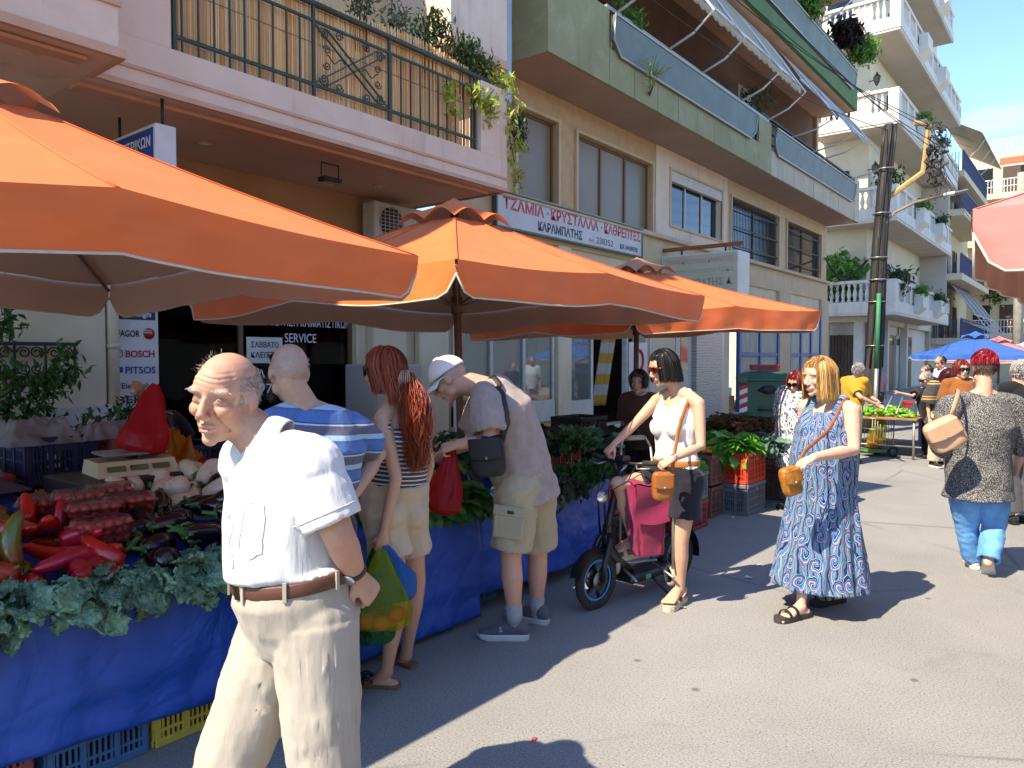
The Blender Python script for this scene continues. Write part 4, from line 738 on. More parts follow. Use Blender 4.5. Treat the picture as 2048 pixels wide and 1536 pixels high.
umbrella('faded red umbrella entering at the right edge of the street', [(-.44, 3.72, 2.21), (-.25, 6.3, 2.05), (2.8, 6.2, 2.15), (2.5, 3.4, 2.2)], 2.95, M_REDC, seed=9, drop=.27, lift=.06)
bu = W(1952, 700, d=15.5); umbrella('bright blue square umbrella further down the street', [(bu.x - 1.0, bu.y - 1.35, 1.63), (bu.x + 1.15, bu.y - 1.1, 1.63), (bu.x + 1.0, bu.y + 1.3, 1.63), (bu.x - 1.2, bu.y + 1.1, 1.63)], 2.05, M_BLUC, seed=11, drop=.10, lift=.01)
bu = W(1998, 700, d=20); umbrella('pinkish red umbrella half hidden behind the blue one', [(bu.x - 1.3, bu.y - 1.3, 1.55), (bu.x + 1.3, bu.y - 1.3, 1.55), (bu.x + 1.3, bu.y + 1.3, 1.55), (bu.x - 1.3, bu.y + 1.3, 1.55)], 2.08, M_PNKC, seed=12, drop=.1, lift=.01)
bu = W(2048, 700, d=24); umbrella('pale grey-blue umbrella at the far right of the market', [(bu.x - 1.4, bu.y - 1.4, 1.5), (bu.x + 1.4, bu.y - 1.4, 1.5), (bu.x + 1.4, bu.y + 1.4, 1.5), (bu.x - 1.4, bu.y + 1.4, 1.5)], 2.0, M_GRYC, seed=13, drop=.1, lift=.01)
# ================================================================ stalls
t_ = NT('blue_tarpaulin'); c_ = t_.ramp(t_.noise(1.4, 5, .6), [(.3, srgb('#0d3f96')), (.7, srgb('#1557bd'))]); c_ = t_.mix(t_.ramp(t_.noise(7, 7, .7), [(.55, 0.), (.8, .45)]), c_, srgb('#2a3a66')); t_.set(Base_Color=c_, Roughness=.42); t_.b.inputs['Specular IOR Level'].default_value = .45
vo_ = t_.n('TexVoronoi', feature='DISTANCE_TO_EDGE', Scale=2.6); t_.l(t_.mapping(1), vo_.inputs['Vector']); h_ = t_.math('ADD', t_.math('ADD', t_.noise(3.2, 4, .5, dist=1.2), t_.math('MULTIPLY', t_.ramp(vo_.outputs['Distance'], [(0, 0.), (.08, 1.)]), .12)), t_.math('MULTIPLY', t_.noise(900, 1), .02)); t_.bump(h_, .6, .05); M_TARP = t_.m
M_TRES = M('table_steel', '#8a8f94', .4, metal=.8, ns=0); M_PLY = M('plywood', '#8f6d48', .8, '#7d5d3c', 5)
def stall(label, x0, x1, y0, y1, z, zb, seed, tilt=.10):
    t = thing('market_stall', label, 'market stall', ((x0 + x1) / 2, (y0 + y1) / 2, 0)); o = V(t.location); L = y1 - y0
    def tb(x): return z + tilt * (x1 - x) / (x1 - x0)
    mb = MB(); vs = [(x, y, tb(x) - k) for k in (.03, 0.) for x, y in ((x0, y0), (x1 - .01, y0), (x1 - .01, y1), (x0, y1))]; mb.add([V(v) - o for v in vs], [(3, 2, 1, 0), (4, 5, 6, 7), (0, 1, 5, 4), (1, 2, 6, 5), (2, 3, 7, 6), (3, 0, 4, 7)]); mb.build('board', M_PLY, t)
    for x in (x0 + .1, x1 - .15):
        for y in (y0 + .15, y1 - .15): MB().beam(V((x, y, 0)) - o, V((x, y, tb(x) - .03)) - o, .035).build('leg', M_TRES, t)
    def fn(u, v):
        y = y0 + L * u; n_ = perlin(np.array([[y * 2.3 + seed, v * 1.6, .5], [y * 6 + seed, v * 3, 1.5], [y * 1.1 + seed, v * 5, 3]]))
        if v < .3: q = v / .3; x = x0 + .05 + (x1 - x0 - .04) * q; return V((x, y, tb(x) + .006 + .008 * n_[1])) - o
        q = (v - .3) / .7; zz = z + (zb(u) - z) * q; return V((x1 + .012 + .06 * n_[0] * q ** .7 + .03 * (.5 - abs(n_[1])) * q + .03 * n_[2] * q, y, zz + .012 * n_[0] * q)) - o
    g = MB(); g.grid(fn, int(L * 40), 44); c = g.build('tarpaulin', M_TARP, t); c.modifiers.new('s', 'SOLIDIFY').thickness = .004
    return t, tb
s1, tb1 = stall('stall of peppers, aubergines and kale draped in blue tarpaulin', -4.45, -2.90, -.6, 2.30, .69, lambda u: .30 - .22 * u, 1.7, .16)
s2, tb2 = stall('stall of leafy greens with a blue tarpaulin reaching the road', -4.2, -2.90, 2.36, 3.31, .67, lambda u: .035, 5.1)
s3, tb3 = stall('blue-draped stall of herbs and squash behind the scooter', -4.2, -2.95, 3.36, 4.88, .66, lambda u: .13 - .05 * u, 8.3)
# ---------------------------------------------------------------- crates
def crate_mat(n, c): return M(n, c, .5, None, 9, .15, 120, dirt='#4a443d', dirt_amt=.35)
CR = {}
def crate_meshes(key, L, Wd, H, mat):
    if key in CR: return CR[key]
    def side(n, h, bars):
        m = MB(); t = .012; m.box((-n / 2, -t, 0), (n / 2, 0, .035), .004); m.box((-n / 2, -t * 1.6, h - .04), (n / 2, t * .3, h), .006)
        for f in (.25, .5, .75): m.box((-n / 2, -t * .8, h * f - .006), (n / 2, .002, h * f + .006))
        for i in range(bars + 1):
            x = -n / 2 + .012 + (n - .024) * i / bars; w_ = .012 if i in (0, bars) else .0045; m.box((x - w_, -t * .7, .03), (x + w_, 0, h - .035))
        for x in (-n * .17, n * .17): m.box((x - .010, -t * 1.3, .03), (x + .010, .003, h - .03))
        m.box((-.045, -t * 1.2, h - .085), (.045, .002, h - .045)); return m.mesh('crate_side', [mat])
    a, b = side(L, H, max(8, int(L / .022))), side(Wd, H, max(6, int(Wd / .022))); m = MB()
    for i in range(int(L / .04)): m.box((-L / 2 + i * .04, -Wd / 2 + .01, 0), (-L / 2 + i * .04 + .022, Wd / 2 - .01, .008))
    m.box((-L / 2, -Wd / 2, .0085), (L / 2, Wd / 2, .014)); CR[key] = (a, b, m.mesh('crate_base', [mat])); return CR[key]
def crate(label, loc, rz, mat, L=.50, Wd=.33, H=.30, key=None, group=None, name='crate'):
    t = thing(name, label, 'crate', loc, rz, group); a, b, m = crate_meshes((key or mat.name, L, Wd, H), L, Wd, H, mat)
    mobj('side_panel', a, None, t, (0, -Wd / 2, 0)); mobj('side_panel', a, None, t, (0, Wd / 2, 0), (0, 0, pi)); mobj('end_panel', b, None, t, (L / 2, 0, 0), (0, 0, pi / 2)); mobj('end_panel', b, None, t, (-L / 2, 0, 0), (0, 0, -pi / 2)); mobj('base', m, None, t)
    return t
K_RED, K_ORG, K_GRY, K_NAV, K_YEL, K_BLU, K_BLK, K_PNK, K_BRN = [crate_mat(n, c) for n, c in (('red_crate', '#9a2f2c'), ('orange_crate', '#d8432a'), ('grey_crate', '#6d7075'), ('navy_crate', '#1c2650'), ('yellow_crate', '#cdb64a'), ('blue_crate', '#3d6a96'), ('black_crate', '#1c1b1b'), ('pink_crate', '#a0565a'), ('brown_crate', '#7a5648'))]
Z90 = pi / 2
crate('yellow plastic crate under the pepper stall', (-3.21, 1.60, 0), 0, K_YEL, .5, .40, .27); crate('faded blue crate under the pepper stall beside the yellow one', (-3.21, 1.19, 0), 0, K_BLU, .5, .36, .27); crate('dull pink crate at the far left under the pepper stall', (-3.21, .78, 0), 0, K_PNK, .5, .36, .27)
crate('blue crate tucked under the greens stall by the grey trainers', (-3.25, 3.52, 0), Z90, K_BLU, .40, .3, .28)
crate('grey crate on the road holding up the orange crate', (-2.90, 7.43, 0), Z90, K_GRY, .50, .34, .31); crate('orange crate of leafy greens stacked on a grey crate', (-2.90, 7.43, .315), Z90, K_ORG, .50, .34, .31)
crate('red crate on the road behind the rider\'s leg', (-3.06, 6.30, 0), Z90, K_RED, .50, .38, .26); crate('grey crate stacked on the red crate behind the rider', (-3.06, 6.30, .265), Z90, K_GRY, .50, .38, .26, 'g2'); crate('dark red crate standing behind the first red one', (-3.55, 6.35, 0), Z90, K_RED, .50, .38, .26); crate('grey crate on top of the dark red crate', (-3.55, 6.35, .265), Z90, K_GRY, .50, .38, .26, 'g2')
crate('brown crate on the road beside the print-dress woman', (-2.75, 8.45, 0), Z90, K_BRN, .5, .36, .30); crate('second brown crate on top of its neighbour', (-2.75, 8.45, .305), Z90, K_BRN, .5, .36, .30); crate('brown crate behind the orange crate', (-3.35, 7.45, 0), Z90, K_BRN, .5, .36, .30); crate('upper brown crate of dried herbs behind the orange crate', (-3.35, 7.45, .305), Z90, K_BRN, .5, .36, .30); crate('brown crate under the herb heap farther back', (-3.3, 8.3, 0), Z90, K_BRN, .5, .36, .30); crate('upper brown crate under the herb heap farther back', (-3.3, 8.3, .305), Z90, K_BRN, .5, .36, .30)
crate('small dark red crate standing on top of the green bin', (-5.0, 14.0, 1.335), .42, K_RED, .5, .36, .11)
# crates behind the pepper stall
for i, (x, y, z, k, rz, lab) in enumerate(((-5.0, 1.30, .0, K_BLK, 0, 'black crate at the bottom of the left rear stack'), (-5.0, 1.30, .31, K_BLK, 0, 'black crate second from the bottom of the left rear stack'), (-5.0, 1.30, .62, K_RED, 0, 'dark red crate with film, topmost of the left rear stack'),
    (-5.0, 1.72, .0, K_BLK, 0, 'black crate at the bottom under the navy crate'), (-5.0, 1.72, .31, K_BLK, 0, 'black crate in the middle under the navy crate'), (-5.0, 1.75, .84, K_NAV, 0, 'navy crate with crumpled white film on top of the rear stack'),
    (-5.0, 2.22, .0, K_BLK, 0, 'black crate at the bottom under the red-trimmed crate'), (-5.0, 2.22, .31, K_BLK, 0, 'black crate in the middle under the red-trimmed crate'), (-5.0, 2.22, .84, K_PNK, 0, 'pinkish crate of plastic bags behind the scales'), (-5.05, 2.62, .70, K_NAV, 0, 'navy crate in the shade right of the pinkish crate'),
    (-4.55, 1.15, .62, K_NAV, 0, 'navy crate lettered in white under crumpled film'), (-4.62, 1.55, .55, K_BLK, 0, 'black crate behind the cardboard pieces'))): crate(lab, (x, y, z), rz, k, .46, .38, .30 if z < .7 else .28)
text('ΡΙΖΟΥ', (-4.315, 1.12, .86), EY, Z_, .035, M_INKW, bpy.data.objects.get('crate.0'), .16, .01, name='crate_lettering') if False else None
lt = [o for o in bpy.data.objects if o.get('label', '').startswith('navy crate lettered')][0]; text('ΡΙΖΟΥ', (.232, -.1, .245), EY, Z_, .03, M_INKW, lt, .17, .01, name='lettering')
for i, (x, y, z, k) in enumerate(((-3.7, 5.1, 0, K_BLK), (-3.7, 5.1, .31, K_BLK), (-3.7, 5.1, .62, K_RED), (-3.25, 5.15, 0, K_BLK), (-3.25, 5.15, .31, K_RED), (-4.3, 5.5, .0, K_BLK), (-4.3, 5.5, .31, K_BLK), (-4.3, 5.5, .62, K_BLK), (-3.7, 5.75, 0, K_BLK), (-3.7, 5.75, .31, K_BLK), (-3.2, 5.72, 0, K_RED), (-3.2, 5.72, .27, K_BLK), (-4.6, 7.0, 0, K_BLK), (-4.6, 7.0, .31, K_BLK), (-4.6, 7.0, .62, K_BLK), (-4.1, 6.7, 0, K_BLK), (-4.1, 6.7, .31, K_BLK))):
    crate('dark crate of greens in the shade behind the scooter rider', (x, y, z), Z90 + random.uniform(-.05, .05), k, .5, .40, .30, group='dark crates stacked in the shade under the umbrellas')
# ================================================================ vegetables
def leaf_mesh(name, L, Wd, mat, curl=.3, ruffle=0., freq=9, seed=0, nu=6, nv=8, tip=1.0, rexp=1.6, cup=.15):
    rg = np.random.default_rng(seed); ph = rg.random(4) * 6; mb = MB()
    def fn(u, v):
        s = u * 2 - 1; w_ = Wd * (sin(pi * min(1, v ** .75)) ** .7 if tip > .5 else (v ** .45) * (1 - v ** 6) ** .5) * .5 + .004; x = s * w_; e = abs(s)
        if freq > 8: n_ = perlin(np.array([[s * 2.2 + seed, v * freq * .8, .3], [s * 5 + seed, v * freq * 2, 5.1], [s * 3, v * freq * 1.3 + seed, 8.7]])); rf = ruffle * (.25 + e) * (2.2 * n_[0] + 1.3 * n_[1]); rx = ruffle * 1.6 * e * n_[2]
        else: rf = ruffle * e ** rexp * (sin(v * freq * 2 * pi + ph[0] + s * 2) + .7 * sin(v * freq * 3.7 * pi + ph[1] + 3 * s)); rx = ruffle * .8 * e ** 2 * sin(v * freq * 2.9 * pi + ph[2])
        z = curl * L * (-(v ** 2)) + cup * w_ * (e ** 2) + rf; return (x + rx, L * v + .5 * ruffle * e * sin(v * freq * 2 * pi + ph[3]), z)
    mb.grid(fn, nu, nv); me = mb.mesh(name, [mat]); return me
def leafmat(name, c1, c2, vein=True, rough=.5, trans=.25, rnd=.25):
    if name in MATS: return MATS[name]
    c1, c2 = srgb(c1), srgb(c2); t = NT(name); oi = t.n('ObjectInfo'); c = t.ramp(t.noise(18, 4, .6), [(.3, c1), (.7, c2)]); h = t.n('HueSaturation'); t.l(t.math('MULTIPLY_ADD', oi.outputs['Random'], rnd * 2, 1 - rnd), h.inputs['Value']); t.l(c, h.inputs['Color']); c = h.outputs[0]
    t.set(Base_Color=c, Roughness=rough); t.b.inputs['Specular IOR Level'].default_value = .4; t.bump(t.noise(90, 3, .5), .35, .006); tr = t.n('BsdfTranslucent'); t.l(c, tr.inputs[0]); ms = t.n('MixShader', Fac=trans); t.l(t.b.outputs[0], ms.inputs[1]); t.l(tr.outputs[0], ms.inputs[2]); t.l(ms.outputs[0], t.t.nodes['Material Output'].inputs[0]); MATS[name] = t.m; return t.m
M_KALE = leafmat('kale_leaf', '#3f6a50', '#8fb89a', rough=.6, rnd=.35); M_SPIN = leafmat('spinach_leaf', '#2c5a24', '#4f8a3a', rough=.45); M_DKL = leafmat('dark_leaf', '#26301f', '#46523a'); M_PAR = leafmat('parsley_leaf', '#1f4a22', '#3f7a36'); M_LET = leafmat('chard_leaf', '#3f8a30', '#7fc055', rough=.4); M_DRY = leafmat('dry_herb', '#4a3a22', '#7a6236', rough=.9); M_GRYG = leafmat('grey_green_leaf', '#3a5a45', '#6f927a'); M_FLO = leafmat('squash_flower', '#c46a1a', '#e0a030'); M_PALEG = leafmat('pale_leaf', '#7f9a3a', '#b5c46a')
LF = {k: [leaf_mesh(k, *a, seed=i * 7 + 1) for i in range(4)] for k, a in dict(
    kale=(.20, .15, M_KALE, .25, .017, 3.2), spin=(.13, .075, M_SPIN, .35, .004, 2), dark=(.10, .05, M_DKL, .4, .008, 3), par=(.06, .06, M_PAR, .3, .012, 3), let=(.26, .14, M_LET, .25, .008, 2.5), dry=(.22, .02, M_DRY, .2, .01, 3), gry=(.14, .05, M_GRYG, .35, .010, 4), flo=(.12, .05, M_FLO, .2, .01, 3), pale=(.13, .09, M_PALEG, .4, .006, 2)).items()}
LF['kale'] = [leaf_mesh('kale', .20 + .02 * i, .15, M_KALE, .25 + .06 * i, .013, 9, i * 7 + 1, 20, 60, .2, .8) for i in range(4)]
def bunch(name, label, cat, loc, kind, n, spread, dirv=(1, 0, 0), droop=.4, group=None, smin=.7, smax=1.2, up=.5, rad=.06):
    t = thing(name, label, cat, loc, 0, group); d = V(dirv).normalized()
    for i in range(n):
        a = random.gauss(0, spread); e = random.uniform(-.3, 1) * up - droop * random.random(); y = d.copy(); y.rotate(Matrix.Rotation(a, 3, 'Z')); y = (y + UP * e).normalized(); x = y.cross(UP).normalized(); x.rotate(Matrix.Rotation(random.gauss(0, .7), 3, y)); z = x.cross(y)
        o = mobj('leaf', random.choice(LF[kind]), None, t); o.matrix_local = frame(V((random.gauss(0, rad), random.gauss(0, rad), random.uniform(0, rad * 1.2))) , x, y, z) @ Matrix.Scale(random.uniform(smin, smax), 4)
    return t
# curly kale along the front of the pepper stall
for i in range(17):
    y = -.45 + i * .163; x = -2.94 + random.uniform(-.03, .02)
    bunch('kale_bunch', 'curly blue-green kale bunch laid along the front edge of the pepper stall', 'kale', (x, y, .675 + random.uniform(0, .02)), 'kale', 34, 1.1, (1, random.uniform(-.5, .5), 0), 1.2, 'kale bunches along the pepper stall', .4, .8, .45, .06)
# ---- peppers
def pepper_mesh(seed):
    rg = random.Random(seed); pts = []; L = rg.uniform(.14, .19); b = rg.uniform(-.7, .7); mb = MB(); rs = []
    for i in range(10):
        t = i / 9; pts.append((sin(t * b) * L * .6 * t, L * t, .018 * sin(t * 3 + seed))); r = .043 * (1 - t) ** .38 * (.8 + .25 * sin(min(1, t * 2.2) * pi / 2 + .3)) + .004; rs.append((r * (1 + .15 * sin(seed + t * 4)), r * .8))
    mb.tube(pts, rs, 10); mb.ball((0, .004, 0), (.027, .012, .022), 10, 6); return mb.mesh('pepper', [M_PEP])
M_PEP = M('red_pepper_skin', '#c41c20', .25, '#a01218', 9, rnd=.3, hue=.012, coat=.4); M_PEPG = M('green_pepper_skin', '#4a6a1a', .25, '#7a2a18', 7, coat=.4); M_STEM = M('green_stem', '#4f7a35', .6, '#3d6428', 20)
PEP = [pepper_mesh(i) for i in range(5)]; stem_me = MB().tube([(0, .006, 0), (0, -.012, .004), (.006, -.035, .012)], [.012, .0055, .006], 7).mesh('stem', [M_STEM])
def heap(n, x0, x1, y0, y1, base, hmax, fn):
    for i in range(n):
        x, y = random.uniform(x0, x1), random.uniform(y0, y1); u = (x - x0) / (x1 - x0) * 2 - 1; v = (y - y0) / (y1 - y0) * 2 - 1; fn(i, V((x, y, base(x) + random.random() ** .6 * hmax * max(0, 1 - .5 * (u * u + v * v)) + .025)))
def put_pepper(i, p):
    o = tag(mobj('pepper', PEP[i % 5] if i % 9 else PEPG[i % 2], None, None, p, (random.gauss(.1, .5), random.uniform(0, 6.3), random.uniform(0, 6.3)), random.uniform(.85, 1.25)), 'glossy red pointed pepper in the heap on the stall' if i % 9 else 'half-green pointed pepper in the red pepper heap', 'pepper', 'peppers heaped on the stall'); mobj('stem', stem_me, None, o)
PEPG = []
for i in range(2): m_ = PEP[i].copy(); m_.materials.clear(); m_.materials.append(M_PEPG); PEPG.append(m_)
heap(150, -3.85, -3.0, .15, 1.36, tb1, .17, put_pepper)
# ---- tomatoes in clear punnets
M_CLR = GLASS('clear_punnet', (.98, .96, .96), .08, .04, .5); M_TOM = M('cherry_tomato_skin', '#d02a22', .18, '#b01c1a', 14, rnd=.2, coat=.3); tom = MB().ball((0, 0, 0), (.0175, .0175, .021), 12, 8).mesh('tomato', [M_TOM])
def punnet(loc, rz, label):
    t = thing('punnet', label, 'punnet', loc, rz); b = MB(); A, B, H = .112, .085, .085
    def rr(a, c, n=24): return [(a * math.copysign(abs(cos(2 * pi * i / n)) ** .4, cos(2 * pi * i / n)), c * math.copysign(abs(sin(2 * pi * i / n)) ** .4, sin(2 * pi * i / n))) for i in range(n)]
    def wall(m, prof):
        n = 24; vs = [(x, y, z) for a, c, z in prof for x, y in rr(a, c)]; m.add(vs, [(j * n + i, j * n + (i + 1) % n, (j + 1) * n + (i + 1) % n, (j + 1) * n + i) for j in range(len(prof) - 1) for i in range(n)], True); return m
    m = wall(MB(), [(A * .8, B * .8, 0), (A * .86, B * .85, .004), (A * .96, B * .96, H), (A * 1.06, B * 1.07, H + .001)]); m.add([(x, y, 0) for x, y in rr(A * .8, B * .8)], [tuple(range(24))]); m.build('tray', M_CLR, t)
    l = wall(MB(), [(A * 1.06, B * 1.07, H + .004), (A * .97, B * .97, H + .006), (A * .93, B * .92, H + .026), (A * .86, B * .84, H + .030), (A * .80, B * .76, H + .026)]); l.add([(x, y, H + .026) for x, y in rr(A * .8, B * .76)], [tuple(range(24))]); l.build('lid', M_CLR, t)
    Mw = MX(loc, rz); k = 0
    for lay in range(3):
        for ix in range(5):
            for iy in range(3):
                q = Mw @ V(((ix - 2) * .040 + random.uniform(-.005, .005), (iy - 1) * .048 + random.uniform(-.005, .005), .022 + lay * .033)); tag(mobj('tomato', tom, None, None, q, (random.uniform(-1, 1), random.uniform(-1, 1), 0), random.uniform(.92, 1.1)), 'red cherry tomato packed inside a clear punnet', 'tomato', 'cherry tomatoes in the punnets'); k += 1
def wz(px, py, x): q = W(px, py, x=x); return q
for i, (px, py, x, rz, lab) in enumerate(((190, 1085, -3.42, .5, 'front left clear punnet of cherry tomatoes'), (258, 1075, -3.45, .55, 'front right clear punnet of cherry tomatoes beside the aubergines'), (158, 1040, -3.62, .45, 'clear punnet of orange-tinted tomatoes in the middle row'), (220, 1035, -3.66, .5, 'clear punnet of tomatoes at the back right'), (90, 1035, -3.70, .4, 'clear punnet of tomatoes half covered by peppers at the back left'), (205, 1118, -3.26, .9, 'clear punnet of tomatoes tipped against the front peppers'))):
    q = wz(px, py, x); q.z = tb1(x) + (.10 if i in (0, 1, 2, 3) else .07); punnet(q, rz + .8, lab)
# ---- aubergines
def egg_mesh(L, r, mat, bend=.2, name='aubergine'):
    mb = MB(); pts = []; rs = []
    for i in range(12): t = i / 11; pts.append((bend * L * t * t, L * t, 0)); rs.append(r * (.55 + .5 * sin(min(1, t * 1.25) * pi * .62)) * (1 - max(0, t - .72) ** 2 * 10) ** .5 if t < .999 else r * .12)
    mb.tube(pts, rs, 14); return mb.mesh(name, [mat])
M_AUB = M('aubergine_skin', '#150d18', .16, '#0d080f', 5, coat=.3, rnd=.3); M_WAUB = M('white_aubergine_skin', '#d8ccb4', .3, '#cdb99c', 4, dirt='#8a6a48', dirt_amt=.5, dsc=16, coat=.2)
AUB = [egg_mesh(.20, .038, M_AUB, .15), egg_mesh(.18, .046, M_AUB, .25), egg_mesh(.13, .048, M_AUB, .0)]; WAUB = [egg_mesh(.17, .056, M_WAUB, .1, 'white_aubergine'), egg_mesh(.13, .062, M_WAUB, .0, 'white_aubergine'), egg_mesh(.21, .050, M_WAUB, .2, 'white_aubergine')]
cal = MB(); cal.tube([(0, .01, 0), (0, -.02, .004), (.008, -.055, .012)], [.022, .008, .007], 8)
for k in range(5): a = k * 1.257; cal.tube([(.012 * cos(a), -.006, .012 * sin(a)), (.028 * cos(a), .018, .028 * sin(a)), (.034 * cos(a), .045, .034 * sin(a))], [(.010, .003), (.009, .002), (.002, .001)], 6)
cal = cal.mesh('calyx', [M_STEM])
def put_aub(ms, nm, lab, grp):
    def f(i, p): o = tag(mobj(nm, ms[i % len(ms)], None, None, p, (random.gauss(0, .35), random.uniform(0, 6.3), random.uniform(-1.2, 1.6)), random.uniform(.9, 1.2)), lab, 'aubergine', grp); mobj('calyx', cal, None, o)
    return f
heap(60, -3.75, -3.0, 1.40, 2.25, tb1, .13, put_aub(AUB, 'aubergine', 'glossy black aubergine in the heap beside the tomato punnets', 'black aubergines on the stall')); heap(36, -4.0, -3.6, 1.55, 2.27, lambda x: tb1(x) + .01, .14, put_aub(WAUB, 'white_aubergine', 'creamy white aubergine heaped behind the black ones', 'white aubergines on the stall'))
# ---- greens stall
for i in range(9): bunch('spinach_bunch', 'dark green spinach-like bunch spilling over the blue stall front', 'greens', (-2.98 + random.uniform(-.1, .04), 2.68 + i * .085, .70 + random.uniform(0, .04)), 'spin', 30, .8, (1, random.uniform(-.4, .4), 0), 1.3, 'leafy bunches on the greens stall', .8, 1.35, .7, .06)
for i in range(7): bunch('squash_flowers', 'green and orange squash flower bunch behind the leafy greens', 'greens', (-3.4 + random.uniform(-.12, .1), 2.75 + i * .1, .76), 'flo' if i % 3 == 0 else 'pale', 26, 2.5, (1, 0, 0), .2, 'squash flower bunches', .7, 1.2, 1.0, .08)
heap(12, -3.35, -3.1, 2.45, 3.0, lambda x: tb2(x) + .02, .06, put_aub(AUB, 'aubergine', 'dark aubergine half hidden among the greens', 'aubergines on the greens stall'))
for i in range(7): bunch('dark_greens', 'dusky purple-green bunch hanging over the herb stall front', 'greens', (-2.98 + random.uniform(-.06, .03), 3.86 + i * .085, .67), 'dark', 42, 1.0, (1, random.uniform(-.4, .4), 0), 1.3, 'dusky bunches on the herb stall', .8, 1.4, .6, .06)
for i in range(5): bunch('parsley_bunch', 'fresh green parsley bunch at the end of the herb stall', 'herbs', (-2.99 + random.uniform(-.08, .04), 4.48 + i * .085, .70), 'par', 70, 1.4, (1, random.uniform(-.4, .4), 0), 1.0, 'parsley bunches', .8, 1.5, .9, .06)
M_MARR = M('marrow_skin', '#8fa045', .35, '#6d8432', 8, rnd=.2); MARR = [egg_mesh(.24, .032, M_MARR, .3, 'marrow'), egg_mesh(.19, .038, M_MARR, .1, 'marrow')]
heap(16, -3.5, -3.15, 3.75, 4.4, lambda x: tb3(x) + .04, .09, put_aub(MARR, 'marrow', 'pale green summer squash lying behind the dusky greens', 'summer squash on the herb stall'))
for i in range(14): bunch('herb_bunch', 'dark green herb bunch in the shade at the back of the stall', 'herbs', (random.uniform(-3.9, -3.2), random.uniform(3.5, 5.9), random.uniform(.78, .9)), random.choice(('dark', 'par', 'gry')), 36, 2.5, (1, 0, 0), .3, 'shaded herb bunches', .9, 1.5, .9, .1)
# ---- crates of greens
for i in range(7): bunch('chard_bunch', 'bright green broad-leaved bunch spilling from the orange crate', 'greens', (-2.95 + random.uniform(-.12, .08), 7.25 + random.uniform(-.05, .2), .66), 'let', 12, .9, (random.uniform(-.8, .6), -1, 0), .9, 'chard bunches in the orange crate', .7, 1.15, .8, .07)
for i in range(7): bunch('dandelion_bunch', 'grey-green dandelion bunch hanging from the crates', 'greens', (-2.80 + random.uniform(-.1, .06), 7.55 + i * .10, .66), 'gry', 46, 1.0, (1, random.uniform(-.8, .2), 0), 1.1, 'dandelion bunches in the crates', .8, 1.35, .8, .08)
for i in range(4): bunch('chard_bunch', 'green bunch hanging from the grey crate behind the rider', 'greens', (-3.0 + random.uniform(-.1, .1), 6.25 + i * .08, .56), 'let', 12, 1.2, (1, -.6, 0), 1.0, 'greens in the grey crate', .5, .8, .7, .06)
for i in range(12): bunch('dried_herb_bundle', 'brown dried herb bundle heaped on the rear crates', 'dried herbs', (random.uniform(-3.6, -3.0), random.uniform(7.7, 8.9), .64 + random.uniform(0, .1)), 'dry', 60, 2.5, (1, 0, 0), .1, 'dried herb bundles', .7, 1.3, .5, .12)
M_TNG = M('orange_fruit', '#d8861c', .4, '#c87414', 20, bump=.2, bs=200, rnd=.15); fr_ = MB().ball((0, 0, 0), (.022, .022, .020), 10, 7).mesh('small_fruit', [M_TNG])
heap(60, -3.4, -3.0, 6.85, 7.15, lambda x: .62, .06, lambda i, p: tag(mobj('small_fruit', fr_, None, None, p), 'small round orange fruit in the tray beside the broad-leaved greens', 'fruit', 'small orange fruit')); crate('low crate of small orange fruit beside the orange crate', (-3.2, 7.0, .32), 0, K_BRN, .46, .30, .30, 'low'); crate('brown crate under the small orange fruit', (-3.2, 7.0, 0), 0, K_BRN, .46, .30, .30, 'low')
cdp = tag(MB().box((-.16, -.1, 0), (.16, .1, .006)).build('price_card', M_CARD, None, (-3.05, 8.0, .80), (.5, .1, .9)), 'blank brown cardboard price tag on the dried herbs', 'price tag')
# ================================================================ refuse bin
bn = thing('refuse_bin', 'large green wheeled refuse bin with a red and white warning strip', 'refuse bin', (-4.93, 13.9, .12), .42); M_BIN = M('green_bin_plastic', '#2f5a48', .5, '#284e3e', 4, .1, 60, dirt='#4a5a50', dirt_amt=.35); M_BLKP = M('black_moulding', '#1c1d1f', .5, ns=0)
def taper(z0, z1, a, b, y0=.36, y1=.43):
    vs = [(-a, -y0, z0), (a, -y0, z0), (a, y0, z0), (-a, y0, z0), (-b, -y1, z1), (b, -y1, z1), (b, y1, z1), (-b, y1, z1)]; return MB().add(vs, [(3, 2, 1, 0), (4, 5, 6, 7), (0, 1, 5, 4), (1, 2, 6, 5), (2, 3, 7, 6), (3, 0, 4, 7)])
taper(.10, 1.02, .44, .50).build('body', M_BIN, bn); MB().box((-.54, -.47, 1.02), (.54, .47, 1.09), .02).build('rim', M_BIN, bn)
MB().grid(lambda u, v: (-.53 + 1.06 * u, -.46 + .92 * v, 1.09 + .12 * sin(pi * v) ** .6 * sin(pi * min(1, max(0, u * 1.0))) ** .25), 16, 12).build('lid', M_BIN, bn)
MB().box((-.56, -.52, .98), (-.36, -.44, 1.13), .02).build('lifting_bracket', M_BIN, bn); MB().box((.36, -.52, .98), (.56, -.44, 1.13), .02).build('lifting_bracket', M_BIN, bn)
for z in (.86, .50): MB().tube([(-.16, -.42, z), (-.13, -.49, z), (.13, -.49, z), (.16, -.42, z)], .022, 8).build('handle', M_BLKP, bn)
MB().ball((0, -.42, .87), (.14, .08, .08), 14, 8).build('lock_boss', M_BLKP, bn)
for k in range(6):
    z = .42 + k * .085; MB().add([(-.485 - .012, -.425 - .022 * (z + q) * 0 - .012, z + q + s) for q, s in ((0, 0), (.085, 0))] + [(-.36, -.437, z + .085 + .06), (-.36, -.437, z + .06)], [(0, 3, 2, 1)]).build('warning_stripe', M_RED if k % 2 else M_WHITE, bn)
